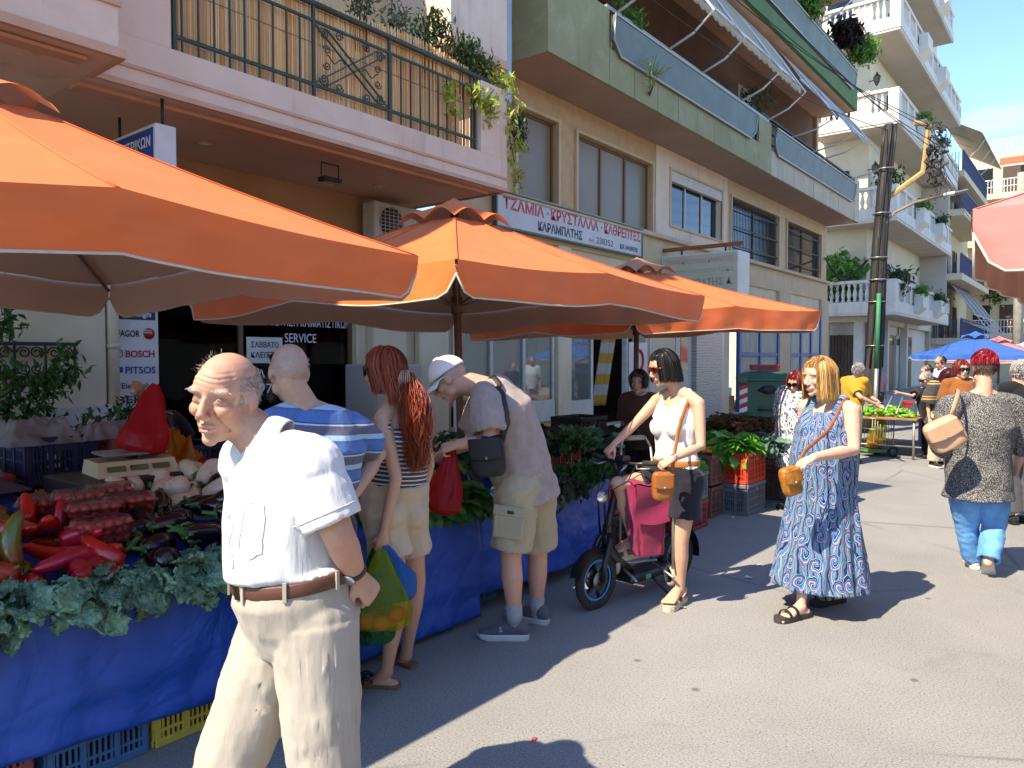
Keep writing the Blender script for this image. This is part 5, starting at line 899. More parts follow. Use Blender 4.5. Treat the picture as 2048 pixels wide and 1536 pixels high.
for x in (-.38, .38):
    for y in (-.28, .28): MB().lathe([(.05, -.02), (.065, -.01), (.065, .01), (.05, .02)], 14, frame((x, y, .065), (0, 1, 0), (0, 0, 1), (1, 0, 0))).build('wheel', M_BLKP, bn)
# ================================================================ electric scooter
fa, ra = W(1192, 1217, z=0), W(1352, 1162, z=0); md = (fa + ra) / 2; fx = (fa - ra).normalized(); wb = (fa - ra).length / 2; M_TYRE = M('tyre_rubber', '#1d1c1b', .75, '#2b2927', 30, .4, 150, dirt='#5a5148', dirt_amt=.4); M_CYAN = M('cyan_rim', '#1f8fd6', .35, ns=0); M_SBLK = M('scooter_black', '#17181a', .35, '#202124', 8); M_DISC = M('brake_steel', '#8f8a80', .35, metal=.9, ns=12)
sc_ = thing('electric_scooter', 'black electric scooter with cyan-ringed wheels standing at the kerb of the stall', 'scooter', md, math.atan2(fx.y, fx.x))
def wheel(x, r=.182, w_=.05):
    e = bpy.data.objects.new('wheel', None); link(e, sc_); e.location = (x, 0, r); Mw = frame((0, 0, 0), (1, 0, 0), (0, 0, 1), (0, -1, 0))
    MB().lathe([(r - .05, -w_ * .35), (r - .03, -w_ * .5), (r - .008, -w_ * .4), (r, -w_ * .15), (r, w_ * .15), (r - .008, w_ * .4), (r - .03, w_ * .5), (r - .05, w_ * .35), (r - .05, -w_ * .35)], 40, Mw, cap=False).build('tyre', M_TYRE, e); k = MB()
    for i in range(44):
        a = i * 2 * pi / 44
        for q in (-1, 1): k.beam((cos(a) * (r - .012), q * .021, sin(a) * (r - .012)), (cos(a + .07) * (r + .001), q * .006, sin(a + .07) * (r + .001)), .008, .006)
    tag(k.build('tread', M_TYRE, e), kind='stuff'); MB().tube([(cos(i * pi / 20) * (r - .048), 0, sin(i * pi / 20) * (r - .048)) for i in range(40)], [(.007, .021)] * 40, 8, ref=None, closed=True).build('rim_ring', M_CYAN, e)
    for i in range(6): a = i * pi / 3 + .3; MB().beam((0, 0, 0), (cos(a) * (r - .05), 0, sin(a) * (r - .05)), .022, .016).build('spoke', M_SBLK, e)
    MB().lathe([(.03, -.04), (.03, .04)], 16, Mw).build('hub', M_SBLK, e); MB().lathe([(.062, .030), (.062, .034)], 28, Mw).build('brake_disc', M_DISC, e); MB().lathe([(.062, -.034), (.062, -.030)], 28, Mw).build('brake_disc', M_DISC, e)
wheel(wb); wheel(-wb)
def SP(nm, m, b): return b.build(nm, m, sc_)
hx, hz = wb - .10, .46; tx, tz = wb - .245, .90
for q in (-1, 1): SP('fork_leg', M_SBLK, MB().tube([(wb, q * .052, .182), (wb - .02, q * .056, .30), (hx + .02, q * .05, .42), (hx, q * .02, hz)], [.016, .018, .02, .018], 8))
SP('front_mudguard', M_SBLK, MB().grid(lambda u, v: (wb + cos(.25 + u * 1.75) * .205, (v - .5) * .085, .182 + sin(.25 + u * 1.75) * .205 - .25 * (v - .5) ** 2 * .2), 14, 4)); SP('column', M_SBLK, MB().tube([(hx, 0, hz - .1), (hx, 0, hz), (tx, 0, tz)], [.034, .03, .02], 10)); SP('folding_joint', M_SBLK, MB().box((hx - .06, -.035, hz - .08), (hx + .01, .035, hz + .06), .012))
SP('frame_neck', M_SBLK, MB().tube([(hx, 0, hz - .08), (hx - .10, 0, .26), (hx - .20, 0, .17)], [(.035, .04), (.035, .045), (.03, .06)], 10)); SP('deck', M_SBLK, MB().box((-wb + .16, -.085, .11), (hx - .16, .085, .17), .02)); SP('deck_mat', M_TYRE, MB().box((-wb + .2, -.07, .171), (hx - .2, .07, .176)))
SP('rear_fork', M_SBLK, MB().tube([(-wb + .2, .07, .14), (-wb, .06, .182)], .02, 8)); SP('rear_fork', M_SBLK, MB().tube([(-wb + .2, -.07, .14), (-wb, -.06, .182)], .02, 8)); SP('rear_mudguard', M_SBLK, MB().grid(lambda u, v: (-wb + cos(1.2 + u * 2.1) * .21, (v - .5) * .10, .182 + sin(1.2 + u * 2.1) * .21), 14, 4)); SP('cyan_spring', M_CYAN, MB().tube([(-wb + .22, -.05, .19), (-wb + .08, -.05, .24)], .018, 8))
SP('handlebar', M_SBLK, MB().tube([(tx - .04, -.27, tz + .02), (tx - .01, -.1, tz + .0), (tx, 0, tz), (tx - .01, .1, tz), (tx - .04, .27, tz + .02)], .012, 8))
for q in (-1, 1): SP('grip', M_TYRE, MB().tube([(tx - .02, q * .16, tz + .01), (tx - .042, q * .28, tz + .02)], .018, 10)); SP('brake_lever', M_STEELS if 'M_STEELS' in globals() else M_ALU, MB().tube([(tx + .0, q * .12, tz - .005), (tx + .045, q * .16, tz - .02), (tx + .03, q * .25, tz - .01)], .006, 6))
SP('display', M_SBLK, MB().box((tx - .05, -.05, tz + .005), (tx + .03, .04, tz + .045), .01)); SP('bell', M_ALU, MB().ball((tx + .01, -.09, tz + .03), .018)); SP('front_bracket', M_ALU, MB().tube([(tx + .005, -.05, tz - .01), (tx + .03, 0, tz - .07), (tx + .005, .05, tz - .01)], .008, 6))
hl = MB().lathe([(.012, -.05), (.034, -.03), (.04, .0), (.036, .008)], 18, frame((hx + .055, 0, .70), (0, 1, 0), (0, 0, 1), (1, 0, 0))); SP('headlamp', M_ALU, hl); SP('headlamp_lens', M_WHITE, MB().lathe([(.034, .009), (.02, .014)], 18, frame((hx + .055, 0, .70), (0, 1, 0), (0, 0, 1), (1, 0, 0))))
for k in range(4): SP('brake_cable', M_CAB, MB().tube([(tx, (-.12, -.06, .06, .12)[k], tz), (tx + .06, (-.1, -.05, .05, .1)[k], tz - .04 - .02 * k), (hx + .06, (-.03, -.02, .02, .03)[k], .72), (hx + .035, (-.03, -.02, .02, .03)[k], hz)], .004, 5))
SP('kickstand', M_SBLK, MB().tube([(-.05, .08, .12), (-.12, .16, .01)], .01, 6)); SP('green_badge', M('neon_green', '#3fae62', .4, ns=0), MB().box((-.02, .086, .125), (.03, .088, .155)))
# ================================================================ crimson shopping trolley standing on the deck
M_CRIM = M('crimson_nylon', '#8f1646', .6, '#7c123c', 5, .35, 30, sheen=.2); tc_ = W(1290, 1095, d=4.72); tl = thing('shopping_trolley', 'crimson fabric shopping trolley with grey tube frame carried on the scooter deck', 'shopping trolley', (tc_.x, tc_.y, .19), YAW + .30)
def bagf(u, v):
    a = 2 * pi * u; z = .13 + .46 * v; n_ = perlin(np.array([[cos(a) * 3 + 5, sin(a) * 3, v * 5], [cos(a) * 7, sin(a) * 7 + 3, v * 9]])); k_ = (.72 + .30 * v) if v < .75 else .945; x = .138 * k_ * math.copysign(abs(cos(a)) ** .45, cos(a)) + .012 * n_[0]; y = .095 * k_ * math.copysign(abs(sin(a)) ** .45, sin(a)) + .014 * n_[0] + .007 * n_[1]; return (x - .03 * (v - .5), y, z)
b_ = MB(); b_.grid(bagf, 48, 24, wrap=True); b_.build('bag', M_CRIM, tl); fl_ = MB(); fl_.grid(lambda u, v: (-.135 + .27 * u + .006 * sin(v * 9), -.10 + .20 * v - .0, .595 + .02 * sin(pi * v) + .008 * sin(u * 12)), 14, 8); fl_.build('lid_flap', M_CRIM, tl); ff_ = MB(); ff_.grid(lambda u, v: (-.12 + .24 * u - .01 * v, -.112 - .012 * sin(v * 5 + u * 3), .60 - .24 * v - .02 * sin(u * pi)), 14, 10); ff_.build('front_flap', M_CRIM, tl)
for x in (-.12, .12): MB().tube([(x, .115, .02), (x, .115, .62), (x * .9, .14, .80)], .009, 8).build('frame_tube', M_ALU, tl)
MB().tube([(.135, -.115, .05), (.135, -.12, .66)], .009, 8).build('frame_tube', M_ALU, tl); MB().tube([(-.108, .14, .80), (-.08, .16, .86), (.08, .16, .86), (.108, .14, .80)], .009, 8).build('handle', M_ALU, tl); MB().tube([(-.07, .16, .86), (.07, .16, .86)], .017, 10).build('handle_grip', M('grey_foam', '#9a958c', .8, ns=20), tl)
MB().tube([(-.14, .10, .05), (.14, .10, .05)], .008, 6).build('axle', M_ALU, tl); MB().tube([(-.13, -.14, .0), (-.12, .1, .03)], .008, 6).build('foot_tube', M_ALU, tl); MB().tube([(.13, -.14, .0), (.12, .1, .03)], .008, 6).build('foot_tube', M_ALU, tl)
for x in (-.17, .17):
    e = bpy.data.objects.new('wheel', None); link(e, tl); e.location = (x, -.02 if x > 0 else .1, -.02 if x > 0 else .05); Mw = frame((0, 0, 0), (0, 1, 0), (0, 0, 1), (1, 0, 0)); MB().lathe([(.052, -.014), (.068, -.012), (.068, .012), (.052, .014), (.052, -.014)], 26, Mw, cap=False).build('tyre', M('pale_wheel', '#b0a898', .7, ns=14), e); MB().lathe([(.014, -.016), (.014, .016)], 12, Mw).build('hub', M_SBLK, e)
    for i in range(5): a = i * 1.257; MB().beam((0, 0, 0), (0, cos(a) * .054, sin(a) * .054), .014, .01).build('spoke', M_SBLK, e)
# ================================================================ bags
def soft_bag(label, c, right, up, wd, ht, dp, mat, name='handbag', strap=None, smat=None, flap=True, cat='bag', seed=1, sw=.012):
    c, right, up = V(c), V(right).normalized(), V(up).normalized(); nrm = right.cross(up).normalized(); up = nrm.cross(right); t = thing(name, label, cat, c - up * ht / 2); o = V(t.location)
    def f(u, v):
        th = pi * v; a = 2 * pi * u; sx = math.copysign(abs(cos(a)) ** .55, cos(a)); sy = math.copysign(abs(sin(a)) ** .7, sin(a)); r = max(.0, sin(th)) ** .28; n_ = perlin(np.array([[cos(a) * 2 + seed, sin(a) * 2, v * 3]]))[0]
        return c + right * (wd / 2 * sx * r) + nrm * (dp / 2 * sy * r * (1 + .25 * n_)) + up * (-ht / 2 * math.copysign(abs(cos(th)) ** .6, cos(th))) - o
    b = MB(); b.grid(f, 32, 18, wrap=True); b.build('pouch', mat, t)
    if flap: fm = MB(); fm.grid(lambda u, v: c + right * (wd * .46 * (2 * u - 1)) + nrm * (dp * .5 + .006 + .006 * sin(pi * u)) + up * (ht * .46 - ht * .5 * v - ht * .06 * sin(pi * u) * v) - o, 12, 8); fo = fm.build('flap', mat, t); fo.modifiers.new('s', 'SOLIDIFY').thickness = .004; MB().ball(c + nrm * (dp * .5 + .014) - up * ht * .02 - o, .008).build('clasp', M_GOLDB if 'M_GOLDB' in globals() else M_ALU, t)
    if strap: MB().tube([V(p) - o for p in strap], [(sw, .0025)] * len(strap), 6, ref=nrm.cross(V((0, 0, 1))) if False else None).build('strap', smat or mat, t)
    return t
def carrier(label, top, bot, wd, dp, mat, seed=1, name='carrier_bag', full=.55, handles=None, knot=False):
    top, bot = V(top), V(bot); t = thing(name, label, 'carrier bag', bot); ax = (top - bot); L = ax.length; ax.normalize(); rt = (_rt - ax * ax.dot(_rt)).normalized(); fw = rt.cross(ax)
    def f(u, v):
        a = 2 * pi * u; n_ = perlin(np.array([[cos(a) * 1.5 + seed, sin(a) * 1.5, v * 2.2], [cos(a) * 5 + seed, sin(a) * 5, v * 1.2], [u * 14, seed, v * .8]])); s = 1 - v; r = (.10 + .9 * min(1, s / full) ** .85) if s < .93 else max(.02, (1 - (s - .93) / .07)) ** .5; pl = 1 + .22 * n_[0] + .20 * n_[1] * (.3 + v) + .3 * v * n_[2]
        sx = math.copysign(abs(cos(a)) ** .7, cos(a)); return rt * (wd / 2 * sx * r * pl) + fw * (dp / 2 * sin(a) * r * pl) + ax * (L * v + .015 * n_[0])
    b = MB(); b.grid(f, 56, 30, wrap=True); b.build('film', mat, t); return t
F_RED = FILM('red_film', '#e23a44', .42); F_BLU = FILM('blue_film', '#2f96e6', .45); F_YEL = FILM('yellow_film', '#d2dc5a', .2); F_GRN = FILM('green_film', '#2f9a6a', .4); F_WHT = FILM('white_film', '#d8d8dc', .42); F_AMB = FILM('amber_film', '#d08a1a', .8); F_LIL = FILM('lilac_film', '#8a7a88', .6)
def WP(px, py, d): return W(px, py, d=d)
carrier('red plastic bag standing on the scales being knotted', WP(312, 768, 4.05), WP(280, 908, 3.98), .26, .16, F_RED, 3, full=.7)
carrier('red plastic bag held open by the man in the white cap', WP(905, 888, 3.93), WP(884, 1028, 3.86), .20, .12, F_RED, 5, full=.9)
carrier('blue carrier bag hanging from the red-haired woman\'s hand', WP(772, 1092, 3.33), WP(792, 1203, 3.36), .19, .13, F_BLU, 7, full=.6); carrier('yellow-tinted carrier bag of tomatoes in the woman\'s hand', WP(762, 1096, 3.27), WP(762, 1262, 3.25), .24, .15, F_YEL, 9, full=.75); carrier('dark green carrier bag of leaves behind the tomato bag', WP(752, 1096, 3.38), WP(742, 1288, 3.40), .21, .14, F_GRN, 11, full=.8)
M_TOMB = M('tomato_skin', '#d2321f', .25, '#bf2a1a', 12, coat=.3); tmb = MB().ball((0, 0, 0), (.04, .04, .034), 16, 10).mesh('big_tomato', [M_TOMB])
for px, py, dd in ((735, 1243, 3.25), (762, 1246, 3.22), (795, 1228, 3.25), (750, 1240, 3.30), (778, 1240, 3.29)): tag(mobj('big_tomato', tmb, None, None, WP(px, py, dd)), 'large red tomato inside the yellow carrier bag', 'tomato', 'tomatoes in the yellow carrier bag')
for i in range(3): bunch('leafy_greens', 'green leaves stuffed in the dark green carrier bag', 'greens', WP(728 + i * 16, 1262, 3.40), 'spin', 10, 2.5, (1, 0, 0), .2, 'leaves in the green carrier bag', .4, .6, .8, .03)
def crumple(label, loc, sx, sy, sz, mat, seed, name='plastic_film', cat='plastic film'):
    loc = V(loc); b = MB()
    def f(u, v):
        n_ = perlin(np.array([[u * 4 + seed, v * 4, 1.3], [u * 9 + seed, v * 9, 4.1], [u * 2.2, v * 2.2 + seed, 9]])); e = min(1, 5 * min(u, 1 - u, v, 1 - v)); return ((u - .5) * sx * (1 + .2 * n_[0]), (v - .5) * sy * (1 + .2 * n_[2]), sz * e * (.25 + .45 * n_[0] + .4 * n_[1] + .25 * abs(n_[1])) - (1 - e) * sz * .6)
    b.grid(f, 26, 26); o = b.build(name, mat, None, loc); return tag(o, label, cat)
crumple('crumpled white plastic film on the navy crate behind the stall', (-4.95, 1.66, 1.15), .44, .40, .12, F_WHT, 2); crumple('crumpled whitish film over the dark red crate', (-4.98, 1.33, .94), .4, .34, .08, F_WHT, 4); crumple('white film spilling over the navy crate corner', (-4.78, 1.95, 1.14), .22, .24, .09, F_WHT, 6); crumple('white printed bags folded on the pinkish crate', (-5.0, 2.25, 1.14), .40, .42, .05, F_WHT, 8); crumple('lilac-grey film sheet over the lettered navy crate', (-4.5, 1.12, .95), .56, .6, .07, F_LIL, 10)
crumple('amber plastic bag bundled behind the white aubergines', (-4.28, 2.18, 1.0), .28, .3, .22, F_AMB, 12); crumple('dark red plastic bag under the amber one', (-4.22, 2.2, .90), .30, .34, .16, F_RED, 14)
for i, (px, py, x, rz, a, b) in enumerate(((140, 984, -4.25, .5, .30, .14), (155, 1020, -3.95, .45, .36, .08))): q = W(px, py, x=x); tag(MB().box((-a / 2, -b, 0), (a / 2, b, .012)).build('cardboard_piece', M_CARD, None, q, (.12, -.25, rz + 1.2)), ('folded brown cardboard lying by the lettered crate', 'torn brown cardboard strip above the tomato punnets')[i], 'cardboard')
# scales
M_BEI = M('beige_plastic', '#c9b596', .5, '#bca888', 6); bxk = tag(MB().box((-.24, -.33, 0), (.24, .33, .30), .01).build('black_tub', M_BLKP, None, (-4.12, 1.83, .74 - .08)), 'black plastic tub upturned under the scales', 'tub')
sca = thing('weighing_scales', 'beige electronic weighing scales with green displays on a black tub', 'scales', (-4.08, 1.83, .963), Z90 - .12); vs = [(-.2, -.15, 0), (.2, -.15, 0), (.2, .15, 0), (-.2, .15, 0), (-.19, -.10, .075), (.19, -.10, .075), (.19, .14, .075), (-.19, .14, .075)]; MB().add(vs, [(3, 2, 1, 0), (4, 5, 6, 7), (0, 1, 5, 4), (1, 2, 6, 5), (2, 3, 7, 6), (3, 0, 4, 7)]).build('housing', M_BEI, sca)
for x in (-.11, .0, .11): MB().box((x - .045, -.001, -.014), (x + .045, .003, .014), 0, frame((x * 0, -.131, .040), (1, 0, 0), V((0, -.075, .05)).normalized().cross(V((1, 0, 0))) * 1, V((0, .05, .075)).normalized())).build('display', M('lcd_green', '#6d7a5a', .25, ns=0), sca)
MB().lathe([(.03, .075), (.03, .10)], 12).build('tray_post', M_BLKP, sca); MB().box((-.16, -.10, .10), (.16, .13, .115), .006).build('tray', M_ALU, sca)
# ================================================================ far stall of green peppers
tbq = W(1785, 835, d=12.0); ft = thing('market_table', 'folding table of green peppers with a navy cloth hung at its end', 'table', (tbq.x, tbq.y, 0), 0); MB().box((-.95, -.55, .60), (.45, .75, .64), .01).build('tabletop', M_PLY, ft)
for x, y in ((-.9, -.5), (.4, -.5), (-.9, .7), (.4, .7)): MB().tube([(x, y, 0), (x, y, .60)], .018, 8).build('leg', M_ALU, ft)
g = MB(); g.grid(lambda u, v: (.46 + .03 * sin(u * 18) * v, -.5 + 1.25 * u, .63 - .42 * v), 30, 6); g.build('hanging_cloth', M('navy_cloth', '#2a2f66', .8, '#22264f', 6), ft); MB().tube([(-.9, -.5, .2), (.4, -.5, .2)], .014, 6).build('stretcher', M_ALU, ft)
M_GPEP = M('green_pepper', '#6fa52c', .3, '#5a8f22', 8, rnd=.25); GP = MB().tube([(0, 0, 0), (.01, .05, .005), (.02, .10, 0)], [.026, .024, .006], 8).mesh('green_pepper', [M_GPEP])
for i in range(150): tag(mobj('green_pepper', GP, None, None, (tbq.x + random.uniform(-.9, .4), tbq.y + random.uniform(-.5, .7), .66 + abs(random.gauss(0, .03))), (random.gauss(0, .3), random.gauss(0, .3), random.uniform(0, 6.3)), random.uniform(.9, 1.3)), 'bright green pepper on the far folding table', 'pepper', 'green peppers on the far table')
crate('red crate standing behind the green peppers', (tbq.x + .2, tbq.y + 1.2, .62), .3, K_RED, .5, .36, .2); crumple('white plastic bag on the pepper table', (tbq.x - .65, tbq.y + .55, .72), .4, .35, .16, F_WHT, 20); crumple('bluish plastic bag beside the red crate on the far table', (tbq.x + .3, tbq.y + .62, .72), .36, .3, .18, FILM('slate_film', '#5a6a80', .7), 22)
ft2 = thing('market_table', 'second folding table standing behind the green pepper table', 'table', (tbq.x - .2, tbq.y + 1.5, 0)); MB().box((-.9, -.5, .58), (.9, .6, .62)).build('tabletop', M_PLY, ft2)
for x, y in ((-.85, -.45), (.85, -.45), (-.85, .55), (.85, .55)): MB().tube([(x, y, 0), (x, y, .58)], .018, 8).build('leg', M_ALU, ft2)
cq = W(1752, 912, z=0); ct = thing('wire_shopping_cart', 'two-wheeled wire shopping cart with yellow bags parked by the pepper table', 'shopping cart', cq, .9); w_ = MB()
for i in range(9):
    for s in (-1, 1): w_.tube([(-.2 + i * .05, s * .15, .12), (-.2 + i * .05, s * .15, .62)], .004, 4)
for z in (.12, .28, .45, .62):
    for s in (-1, 1): w_.tube([(-.2, s * .15, z), (.2, s * .15, z)], .005, 4); w_.tube([(s * .2, -.15, z), (s * .2, .15, z)], .005, 4)
tag(w_.build('wire_basket', M_ALU, ct), kind='stuff')
for s in (-1, 1): MB().tube([(.2, s * .13, .1), (.22, s * .13, .62), (.38, s * .12, .95)], .01, 6).build('handle_tube', M_ALU, ct); MB().lathe([(.06, -.015), (.09, -.012), (.09, .012), (.06, .015), (.06, -.015)], 20, frame((.16, s * .19, .09), (1, 0, 0), (0, 0, 1), (0, 1, 0)), cap=False).build('wheel', M_TYRE, ct); MB().lathe([(.06, -.006), (.06, .006)], 16, frame((.16, s * .19, .09), (1, 0, 0), (0, 0, 1), (0, 1, 0))).build('wheel_disc', M('wheel_blue', '#3a6a80', .5, ns=0), ct)
MB().box((-.22, -.16, .08), (.2, .16, .11)).build('tray', M('cart_green', '#3f8a45', .5, ns=0), ct); q = V(cq); carrier('yellow carrier bag in the wire cart', q + V((.05, 0, .78)), q + V((.0, 0, .22)), .24, .2, F_YEL, 31); carrier('orange-yellow carrier bag low in the wire cart', q + V((-.05, .05, .5)), q + V((-.02, .03, .13)), .30, .22, F_AMB, 33, full=.9)
# litter
for i, (px, py) in enumerate(((1497, 1155), (1515, 1130), (1950, 985), (1470, 1035), (1068, 1478), (1362, 1214))): q = W(px, py, z=.004); tag(MB().add([(-.03, -.012, .0), (.03, -.016, .006), (.034, .010, .0), (-.02, .016, .010)], [(0, 1, 2, 3)]).build('litter_scrap', M_SRED if i == 4 else M_WHITE, None, q, (0, 0, i * 1.3), .55 if i == 4 else 1), ('white paper scrap lying on the shaded road', 'smaller paper scrap on the road near the woman in the long dress', 'white paper scrap on the sunlit road near the jeans woman', 'paper scrap beside the grey crate', 'squashed red vegetable scrap on the road', 'beige scrap by the rider\'s sandal')[i], 'litter')
# ================================================================ plants
def foliage(name, pts, n, spread, size, mat, parent, seed=1, flat=.5, el=1.8):
    rg = np.random.default_rng(seed); P_ = np.array([tuple(p) for p in pts]); k = rg.integers(0, len(P_), n); c = P_[k] + rg.normal(0, 1, (n, 3)) * np.array([spread, spread, spread * .8]); vs = []; fs = []
    for i in range(n):
        a = V(rg.normal(0, 1, 3)); a.z *= flat; a.normalize(); b = a.orthogonal(); b.rotate(Matrix.Rotation(rg.random() * 6.28, 3, a)); nn = a.cross(b); s = size * rg.uniform(.6, 1.3); o = V(c[i]); j = len(vs)
        vs += [o - b * s * el * .5, o + a * s * .45 + nn * s * .12, o + b * s * el * .5 - nn * s * .15, o - a * s * .45 + nn * s * .12]; fs += [(j, j + 1, j + 2), (j, j + 2, j + 3)]
    me = bpy.data.meshes.new(name); me.from_pydata(vs, [], fs); me.update(); me.materials.append(mat); return tag(mobj(name, me, None, parent), kind='stuff')
G_MID = leafmat('foliage_mid', '#3a6a2a', '#6a9a40', rnd=.1); G_DK = leafmat('foliage_dark', '#1f3a1a', '#3f6030', rnd=.1); G_YEL = leafmat('foliage_yellow', '#7a9a35', '#b5b850', rnd=.1); G_DKM = leafmat('foliage_deep', '#24481c', '#4f7a30', rnd=.1); G_GRY = leafmat('foliage_grey', '#4a5a3f', '#7a8a68', rnd=.1); G_PUR = leafmat('foliage_purple', '#1a1416', '#3a2a2c', rnd=.1); M_TWIG = M('twig_bark', '#5a4636', .9, '#463628', 20)
def plant(label, loc, branches, n, spread, size, mat, name='potted_plant', cat='plant', pot=None, seed=1, tw=.008, el=1.8):
    t = thing(name, label, cat, loc); pts = []; st = MB()
    for b in branches:
        st.tube(b, [tw * (1 - .6 * i / max(1, len(b) - 1)) for i in range(len(b))], 5)
        for i in range(len(b) - 1):
            for k in range(4): q = V(b[i]).lerp(V(b[i + 1]), k / 4); pts += [q] if i or k > 1 else []
    st.build('stems', M_TWIG, t); foliage('foliage', pts or [V(b[-1]) for b in branches], n, spread, size, mat, t, seed, el=el)
    if pot: r, h, m = pot; MB().lathe([(r * .7, -h), (r, 0), (r * .9, .01)], 14).build('pot', m, t)
    return t
M_POT = M('terracotta_pot', '#9a5a3f', .8, '#8a4e36', 10); o = V((-6.55, 1.95, .2))
rg = random.Random(6); br = []
for i in range(9): x = rg.uniform(-.1, .1); e = V((rg.uniform(.0, .4), rg.uniform(-.7, .55), rg.uniform(1.0, 2.3))); br.append([(x, 0, 0), (x + e.x * .2, e.y * .3, e.z * .45), tuple(e * .8), tuple(e + V((.05, .1, -.1)))])
br.append([(0, .1, .2), (.2, .4, .75), (.3, .75, .95), (.3, 1.0, .9)]); plant('leafy climbing shrub sprawling over the window guard at the left', o, br, 1500, .075, .040, G_DKM, 'climbing_shrub', 'shrub', seed=4, tw=.014)
# trailing vine and pots on the reed-screened balcony
vp = [WP_ if False else W(px, py, x=-5.42) for px, py in ((1010, 160), (985, 190), (960, 215), (945, 250))]; o = W(1000, 165, x=-5.5)
def V_(px, py, x): return W(px, py, x=x) - o
plant('yellow-green vine trailing over the end of the pink balcony', o, [[V_(930, 165, -5.5), V_(960, 185, -5.42), V_(955, 215, -5.40)], [V_(985, 165, -5.48), V_(1030, 175, -5.42), V_(1022, 230, -5.40), V_(1030, 280, -5.40), V_(1058, 305, -5.4)], [V_(1000, 160, -5.5), V_(970, 205, -5.40), V_(985, 215, -5.4), V_(978, 255, -5.4)], [V_(900, 150, -5.45), V_(905, 195, -5.4), V_(908, 235, -5.4)], [V_(1020, 280, -5.4), V_(1030, 330, -5.4), V_(1045, 385, -5.4)], [V_(960, 170, -5.5), V_(1000, 150, -5.5), V_(1030, 165, -5.5)]], 420, .05, .042, G_YEL, 'trailing_vine', 'vine', seed=7, tw=.006, el=2)
o = W(1040, 240, x=-5.5); plant('dark creeper hanging in the corner beside the frosted window', o, [[V_(1035, 210, -5.6), V_(1040, 260, -5.6), V_(1035, 300, -5.6)]], 260, .05, .03, G_DK, 'creeper', 'vine', seed=8)
for i, (px, py, n, sp, m, lab) in enumerate(((860, 60, 300, .13, G_DK, 'spiky dark potted plant above the reed screen'), (800, 50, 160, .10, G_GRY, 'thin olive-toned potted plant above the reed screen'), (925, 115, 420, .12, G_DK, 'bushy green potted plant at the end of the reed screen'), (720, 5, 180, .12, G_GRY, 'feathery grey plant at the top edge above the reeds'), (965, 150, 300, .09, G_DK, 'low creeping plant along the balcony end'))):
    o = W(px, py, x=-5.7); plant(lab, o, [[(0, 0, -.25), (rg.uniform(-.1, .1), rg.uniform(-.15, .15), .0), (rg.uniform(-.15, .15), rg.uniform(-.2, .2), .2)] for k in range(5)], n, sp * .6, .035, m, pot=(.1, .2, M_POT), seed=20 + i); bpy.data.objects
    [ch for ch in kids(bpy.data.objects[[x.name for x in bpy.data.objects if x.get('label') == lab][0]]) if ch.name.startswith('pot')][0].location.z = -.25
tr_ = thing('trellis', 'small folding wooden trellis standing in the balcony pots', 'trellis', W(905, 90, x=-5.68));
for i in range(6):
    for s in (-1, 1): MB().beam((0, -.28 + i * .1 - s * .05, -.2), (0, -.28 + i * .1 + s * .05, .22), .012).build('lath', M_BRF, tr_)
# balcony plants on the olive block and the white house
for i, (px, py, x, n, sp, sz, m, lab) in enumerate(((1255, 45, -6.2, 420, .14, .05, G_MID, 'flowering plant above the blue-grey balcony panel'), (1300, 155, -6.0, 160, .12, .03, G_YEL, 'little trailing plant under the balcony panel'), (1515, 205, -6.2, 260, .15, .05, G_DK, 'low green plant in the gap between balcony panels'), (1700, 70, -6.0, 1300, .30, .10, G_PUR, 'large dark-leaved plant on the green-fronted balcony'), (1725, 100, -5.9, 1500, .28, .08, G_MID, 'light green bush beside the dark-leaved plant'), (1615, 5, -6.1, 700, .35, .08, G_MID, 'trailing greenery at the top of the green-fronted balcony'))):
    o = W(px, py, x=x); plant(lab, o, [[(0, 0, -.3), (rg.uniform(-.2, .2), rg.uniform(-.4, .4), 0), (rg.uniform(-.25, .25), rg.uniform(-.5, .5), .25)] for k in range(6)], n, sp * .5, sz, m, seed=40 + i)
o = V((-8.3, 30.9, 3.4)); br = [[(rg.uniform(-.2, .2), 0, 0), (rg.uniform(-.5, .5), rg.uniform(-.2, .2), .9), (rg.uniform(-1.0, 1.0), rg.uniform(-.4, .3), rg.uniform(1.3, 2.6))] for k in range(9)]; plant('broad-leaved fig tree growing on the white house balcony', o, br, 1400, .22, .20, G_MID, 'fig_tree', 'tree', seed=60, tw=.035, el=1.3)
k = 0
for z in (3.2, 6.67, 10.2):
    for y in (33.8, 38.2): o = V((XC + .15, y + .5, z + .95)); plant(('bushy', 'straggly', 'dense', 'small', 'drooping', 'spiky')[k] + ' plant in the ' + ('lower left', 'lower right', 'middle left', 'middle right', 'upper left', 'upper right')[k] + ' balcony planter of the white house', o, [[(0, -.4 + .2 * j, 0), (rg.uniform(-.1, .2), -.4 + .2 * j, rg.uniform(.1, .35))] for j in range(5)], 320, .12, .07, (G_MID, G_DK)[k % 2], seed=70 + k); k += 1
for i, (px, py, d, n) in enumerate(((1790, 560, 28.6, 300), (1690, 590, 29.5, 400), (1780, 365, 29, 350))): o = W(px, py, d=d); plant(('potted greenery behind the balusters right of the pole', 'potted greenery behind the balusters left of the pole', 'potted plant on the second white balcony')[i], o, [[(0, 0, -.6), (rg.uniform(-.3, .3), 0, 0), (rg.uniform(-.4, .4), 0, .4)] for j in range(5)], n, .2, .1, (G_DK, G_MID)[i % 2], seed=80 + i)
